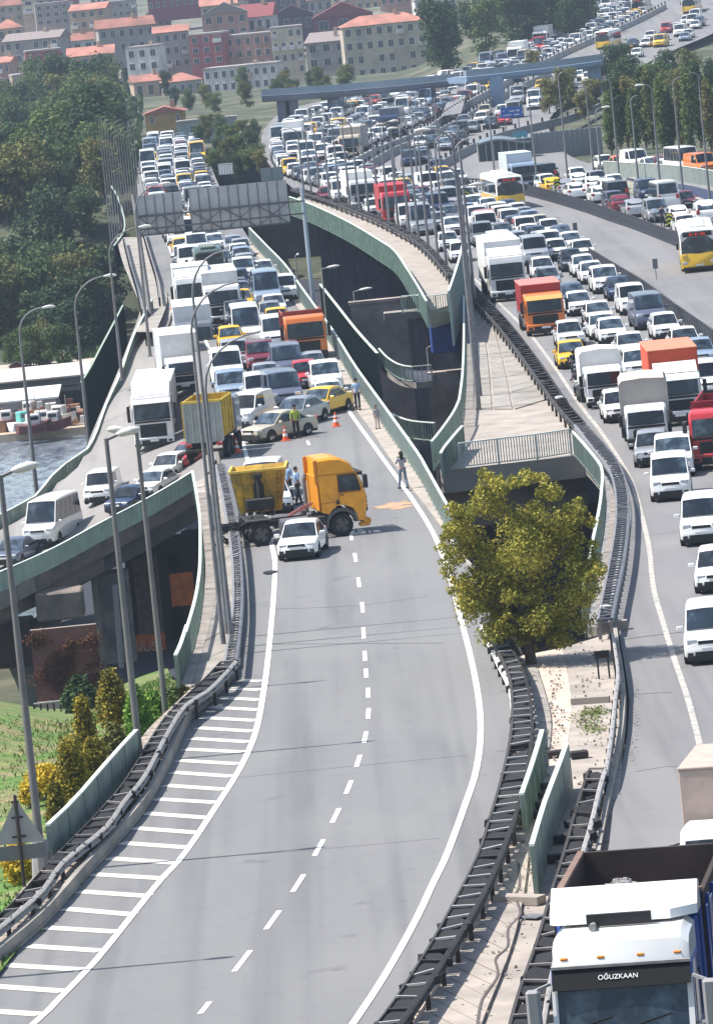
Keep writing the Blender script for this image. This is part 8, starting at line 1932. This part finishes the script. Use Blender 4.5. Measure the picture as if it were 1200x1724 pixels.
def boat(u, v, L_, c, label, cabc='white', cov=None):
    p = P(u, v, -12.7); L_ *= .7; root = empty('boat', p, rr.uniform(-.5, .5) + math.pi / 2, label, 'boat', None); q = MB(); secs = []
    for (y, w, z0, zz) in ((0, .05, .6, 1.2), (.5, .55, .25, 1.05), (1.4, .9, .1, .9), (L_ * .6, 1.0, .1, .85), (L_, .8, .2, .9)): secs.append([(w * .5, y, z0), (w, y, zz), (w * .8, y, zz + .02), (-w * .8, y, zz + .02), (-w, y, zz), (-w * .5, y, z0)])
    loft(q, secs); q.build('hull', c, root); MB().bbox(-.5, .5, L_ * .35, L_ * .7, .85, 1.75, .08).build('cabin', cov or PC[cabc], root); MB().box(-.51, .51, L_ * .4, L_ * .65, 1.25, 1.55).build('cabin_window', GLASS, root); MB().bar((0, L_ * .3, .9), (0, L_ * .3, 2.6), .05).build('mast', STEEL, root)
BR = mat('dark_red_hull', (.13, .045, .04), .6, noise=.2); TQ = mat('turquoise_cover', (.12, .42, .38), .6); BWN = mat('brown_wood', (.30, .15, .08), .7, noise=.2)
for (u, v, L_, c, lb, cv) in ((20, 712, 4, BWN, 'brown wooden boat hauled out at the far left of the quay', None), (42, 722, 4, BR, 'dark red boat on the quay left of the tall lamp post', None), (64, 724, 3.5, mat('white_hull', (.68, .67, .65), .5), 'white boat with turquoise cover on the quay', TQ),
                              (88, 728, 4.2, BR, 'dark red boat with white cabin on the quay', None), (106, 722, 4.5, MATS['white_hull'], 'white rounded boat near the right end of the quay', None), (122, 724, 4.0, BR, 'dark red boat second from the screen', None), (130, 715, 4.2, MATS['white_hull'], 'white boat closest to the dark green screen', None),
                              (5, 720, 3.6, MATS['white_hull'], 'white boat at the left edge of the picture', None), (75, 708, 3.6, BWN, 'brown boat with white frame behind the turquoise cover', None)): boat(u, v, L_, c, lb, cov=cv)
q = MB()
for k in range(110):
    x = rr.uniform(a.x + 2, b_.x); y = rr.uniform(446, 460); s_ = rr.uniform(.15, .6); q.box(x - s_, x + s_, y - s_, y + s_, -12.8, -12.8 + rr.uniform(.2, 1.3), rr.randrange(4), s_ * .2, s_ * .2)
tag(q.build('quay_clutter', [BWN, BR, MATS['white_hull'], CHAS]), kind='stuff', label='crates, nets and scrap piled along the quay')
for (u, v, lb) in ((28, 640, 'small dark red kiosk on the shore lawn'),):
    p = P(u - 10, v, -13); r_ = empty('kiosk', p, 0, lb, 'kiosk'); MB().box(0, 1.3, 0, 1.3, 0, 1.3).build('wall', wallm('maroon'), r_); MB().prism([(-.1, 1.3), (1.4, 1.3), (.65, 1.7)], -.1, 1.4, 'y').build('roof', BROWNST, r_)
ribbon('shore_lawn', [(-80, 655, -12.6), (60, 648, -12.6), (160, 640, -12.6)], [(-80, 632, -12.6), (60, 624, -12.6), (160, 615, -12.6)], mat('pale_lawn', (.27, .27, .12), .9, noise=.2, nscale=.5), -12.6, 3)
ribbon('shore_path', [(-80, 630, -12.4), (60, 622, -12.4), (160, 613, -12.4)], [(-80, 618, -12.4), (60, 611, -12.4), (160, 602, -12.4)], mat('pale_path', (.42, .37, .31), .9, noise=.1), -12.4, 3)
# ---------------- fill the jam ----------------
fr = random.Random(42)
def free(p, rz, L, W, pad=.9):
    for q in VEH:
        dx, dy = p.x - q['p'].x, p.y - q['p'].y
        if abs(dx) > 14 or abs(dy) > 22: continue
        c, s = math.cos(q['rz']), math.sin(q['rz']); lx = dx * c + dy * s; ly = -dx * s + dy * c
        if abs(lx) < (W + q['W']) / 2 - .05 and -L - pad < ly < q['L'] + pad: return False
    return True
CW = [('white', 50), ('silver', 14), ('grey', 8), ('dark blue', 6), ('black', 7), ('beige', 2), ('dark red', 2), ('light blue', 4), ('slate', 3), ('red', 3), ('yellow', 4)]
KW = [('saloon', 36), ('hatchback', 26), ('small van', 12), ('suv', 9), ('van', 7), ('minibus', 5), ('estate car', 5)]
def wpick(t): 
    s = fr.uniform(0, sum(x[1] for x in t))
    for a, w in t:
        s -= w
        if s <= 0: return a
    return t[0][0]
CAND = []
def fill(zone, lanes, vmin, vmax, s0=0, gap=(1.2, 3.0), skip=.03, maxu=1230, rev=False):
    A, B, zf, n = ZONES[zone]
    for lf in lanes:
        C = [a.lerp(b, lf) for a, b in zip(A, B)]; C = resample(C, n=700); L = [0.0]
        for a, b in zip(C, C[1:]): L.append(L[-1] + (b - a).length)
        d = fr.uniform(0, 3)
        while d < L[-1] - 8:
            k = wpick(KW); Lk, Wk = KINDS[k][0], KINDS[k][1]
            i = np.searchsorted(L, d); i = min(max(i, 1), 698); p = C[i - 1].lerp(C[i], (d - L[i - 1]) / max(L[i] - L[i - 1], 1e-6)).copy()
            if callable(zf): p.z = zf(p.x, p.y)
            u, v = PIX(p); tdir = (C[i + 1] - C[i - 1]); rz = math.atan2(-tdir.x, tdir.y)
            if vmin < v < vmax and -20 < u < maxu and fr.random() > skip:
                p = p + Vector((fr.uniform(-.15, .15), 0, .02))
                if free(p, rz, Lk, Wk):
                    e = dict(zone=zone, p=p, t=lf, L=Lk, W=Wk, o=None, kind=k, colour=wpick(CW), label=None, rz=rz + fr.gauss(0, .01), cat=None); VEH.append(e); CAND.append(e)
                    d += Lk + fr.uniform(*gap); continue
            d += 1.0
def lanes(n, a=.0): return [(i + .5) / n + a for i in range(n)]
fill('jam', lanes(4), 225, 560, gap=(.9, 2.4))
fill('right', lanes(5, .0)[1:], 395, 440, gap=(2.5, 6.0), skip=.5)
fill('right', lanes(5, .0), -20, 395, gap=(1.0, 3.0))
fill('outer', lanes(2), 290, 420, gap=(3, 9))
CAND.sort(key=lambda e: e['p'].y)
budget = 296 - NCAR[0]
for e in CAND[:budget]:
    s_ = F / e['p'].y; e['o'] = spawn(e['kind'], e['colour'], e['p'], e['rz'] + (0), detail=(s_ * e['W'] > 28))
rest = CAND[budget:]
# the distant rest of the jam as one object
SLOT = {c: i for i, c in enumerate(PC)}
def base_arrays(kind):
    me = CARM[kind]; co = np.array([v.co[:] for v in me.vertices]); fs = [tuple(p.vertices) for p in me.polygons]; mi = [p.material_index for p in me.polygons]; return co, fs, mi
# light versions: six-section shells keep the far mass cheap
BA = {k: base_arrays(k) for k in KINDS}
V, Fc, Mi = [], [], []; off = 0
for e in rest:
    co, fs, mi = BA[e['kind']]; c, s = math.cos(e['rz']), math.sin(e['rz']); x = co[:, 0] * c - co[:, 1] * s + e['p'].x; y = co[:, 0] * s + co[:, 1] * c + e['p'].y; z = co[:, 2] + e['p'].z
    V.append(np.stack([x, y, z], 1)); Fc += [tuple(i + off for i in f) for f in fs]; Mi += [(SLOT[e['colour']] if m_ == 0 else len(PC) + m_ - 1) for m_ in mi]; off += len(co)
if rest:
    me = bpy.data.meshes.new('distant_traffic'); me.from_pydata(np.concatenate(V).tolist(), [], Fc)
    for c in PC.values(): me.materials.append(c)
    for M in (GLASS, LENS, BLK, TAIL): me.materials.append(M)
    me.polygons.foreach_set('material_index', Mi); me.polygons.foreach_set('use_smooth', [True] * len(Fc)); me.set_sharp_from_angle(angle=math.radians(42)); me.update()
    tag(link('distant_traffic', me), 'far mass of standing cars filling the upper highway', kind='stuff')
# far buses and lorries in the upper jam
for (u, v, L_, lb) in ((1015, 83, 12, 'yellow and white bus in the upper jam, lower of the far buses'), (1075, 25, 12, 'yellow and white bus near the top edge of the upper highway'), (1160, 22, 12, 'yellow bus at the top right corner')):
    bus('city_bus', lb, 'right', u, v, L=L_)
for (u, v, c, lb) in ((868, 108, 'white', 'white lorry at the foot of the upper ridge trees'), (910, 80, 'white', 'white lorry behind the far bus'), (590, 268, 'beige', 'beige lorry on the empty lane beside the concrete divider'), (655, 232, 'dark blue', 'dark blue lorry in the middle of the upper jam'), (495, 255, 'white', 'white lorry at the left edge of the highway jam')):
    truck('lorry', lb, 'right', u, v, c, Hc=2.8, bM={'white': BOXWHITE, 'beige': TARPG, 'dark blue': PC['slate']}[c], bH=3.6, bL=6)
# loose cars on the opposite highway lanes
for (k, c, u, v) in (('van', 'grey', 722, 244), ('suv', 'dark blue', 689, 280), ('saloon', 'grey', 762, 233), ('saloon', 'white', 808, 208), ('saloon', 'silver', 792, 224), ('saloon', 'silver', 778, 213), ('saloon', 'grey', 900, 166), ('saloon', 'silver', 930, 155), ('suv', 'dark blue', 868, 138), ('saloon', 'dark blue', 1062, 80), ('suv', 'slate', 1050, 92), ('suv', 'dark blue', 1175, 45), ('saloon', 'white', 1140, 52), ('saloon', 'silver', 1145, 60), ('saloon', 'white', 975, 135), ('saloon', 'slate', 740, 292), ('hatchback', 'white', 758, 315), ('saloon', 'red', 700, 318), ('saloon', 'yellow', 750, 305), ('saloon', 'white', 775, 310)):
    p, rz, t, d = place('right', None, None, u, v); o = spawn(k, c, p, rz, False); tag(o, 'lone ' + c + ' ' + k + ' on the open lanes right of the packed upper jam', NM[k].replace('_', ' '), 'sparse cars on the open highway lanes')
for i in range(70):
    u = fr.uniform(700, 1170); v = 285 - (u - 640) * .47 + fr.uniform(-8, 26); k, c = wpick(KW), wpick(CW); p, rz, t, d = place('right', None, None, u, v); 
    if t < .98 or not free(p, rz, 4.5, 1.8): continue
    VEH.append(dict(zone='right', p=p, t=9, L=4.5, W=1.8, o=None, kind=k, colour=c, label='x', rz=rz, cat=None)); tag(spawn(k, c, p, rz, False), '%s %s among the sparse cars, %s' % (c, k, 'near end' if u < 850 else 'middle' if u < 1000 else 'far end'), NM[k].replace('_', ' '), 'sparse cars on the open highway lanes')
for (k, c, u, v) in (('saloon', 'white', 1026, 286), ('saloon', 'orange', 1052, 287), ('van', 'white', 1080, 288), ('saloon', 'white', 1105, 290), ('saloon', 'dark red', 1122, 289), ('saloon', 'white', 1138, 292), ('minibus', 'white', 1168, 293), ('van', 'orange', 1195, 295)):
    p, rz, t, d = place('right', None, None, u, v); o = spawn(k, c, p, rz + .3, False); tag(o, c + ' ' + k + ' behind the grey green parapet in front of the poplars', NM[k].replace('_', ' '), 'vehicles behind the upper right parapet')
# ---------------- labels ----------------
ORD = ['first', 'second', 'third', 'fourth', 'fifth', 'sixth', 'seventh', 'eighth', 'ninth', 'tenth', 'eleventh', 'twelfth', 'thirteenth', 'fourteenth', 'fifteenth', 'sixteenth', 'seventeenth', 'eighteenth', 'nineteenth', 'twentieth']
LN = {'jam': ['leftmost jam lane', 'second jam lane', 'third jam lane', 'jam lane by the railing'], 'ramp': ['outer lane of the ramp', 'inner lane of the ramp'],
      'right': ['first lane of the right carriageway', 'second lane of the right carriageway', 'middle lane of the right carriageway', 'fourth lane of the right carriageway', 'lane beside the bus barrier'], 'outer': ['near lane of the outer carriageway', 'far lane of the outer carriageway']}
GRP = {'jam': 'vehicles jammed on the closed road', 'ramp': 'vehicles queueing on the ramp', 'right': 'vehicles jammed on the right carriageway', 'outer': 'vehicles on the outer carriageway'}
bucket = {}
for e in VEH:
    if e['o'] is None: continue
    n = len(LN[e['zone']]); ln = int(max(0, min(n - 1, math.floor(e['t'] * n)))); bucket.setdefault((e['zone'], ln), []).append(e)
for (z_, ln), es in bucket.items():
    es.sort(key=lambda e: e['p'].y)
    for i, e in enumerate(es):
        if e['label']: continue
        w = e['kind']; o = e['o']; o['category'] = {'suv': 'SUV'}.get(w, w); 
        if w in ('saloon', 'hatchback'): o['category'] = 'car'
        if e['colour'] == 'yellow': o['category'] = 'taxi'; w = 'taxi ' + w if w != 'saloon' else 'taxi'
        o['group'] = GRP[z_]
        if i < 20: o['label'] = '%s %s, %s from the front in the %s' % (e['colour'], w, ORD[i], LN[z_][ln])
        else:
            nb = es[i - 1]; o['label'] = '%s %s behind %s %s in the %s' % (e['colour'], w, nb['colour'], nb['kind'], LN[z_][ln])
for o in bpy.data.objects:
    if '_l' in o.keys(): del o['_l']
# ---------------- haze ----------------
M = bpy.data.materials.new('haze_air'); M.use_nodes = True; N = M.node_tree.nodes; L = M.node_tree.links
N.remove(N['Principled BSDF']); pv = N.new('ShaderNodeVolumePrincipled'); pv.inputs['Color'].default_value = (.66, .80, 1.0, 1); pv.inputs['Density'].default_value = 0.00014; pv.inputs['Anisotropy'].default_value = .2
L.new(pv.outputs[0], N['Material Output'].inputs['Volume'])
mb = MB(); mb.box(-600, 600, -60, 3800, -20, 130); hz = mb.build('haze', M); tag(hz, kind='stuff', label='thin blue haze over the valley')
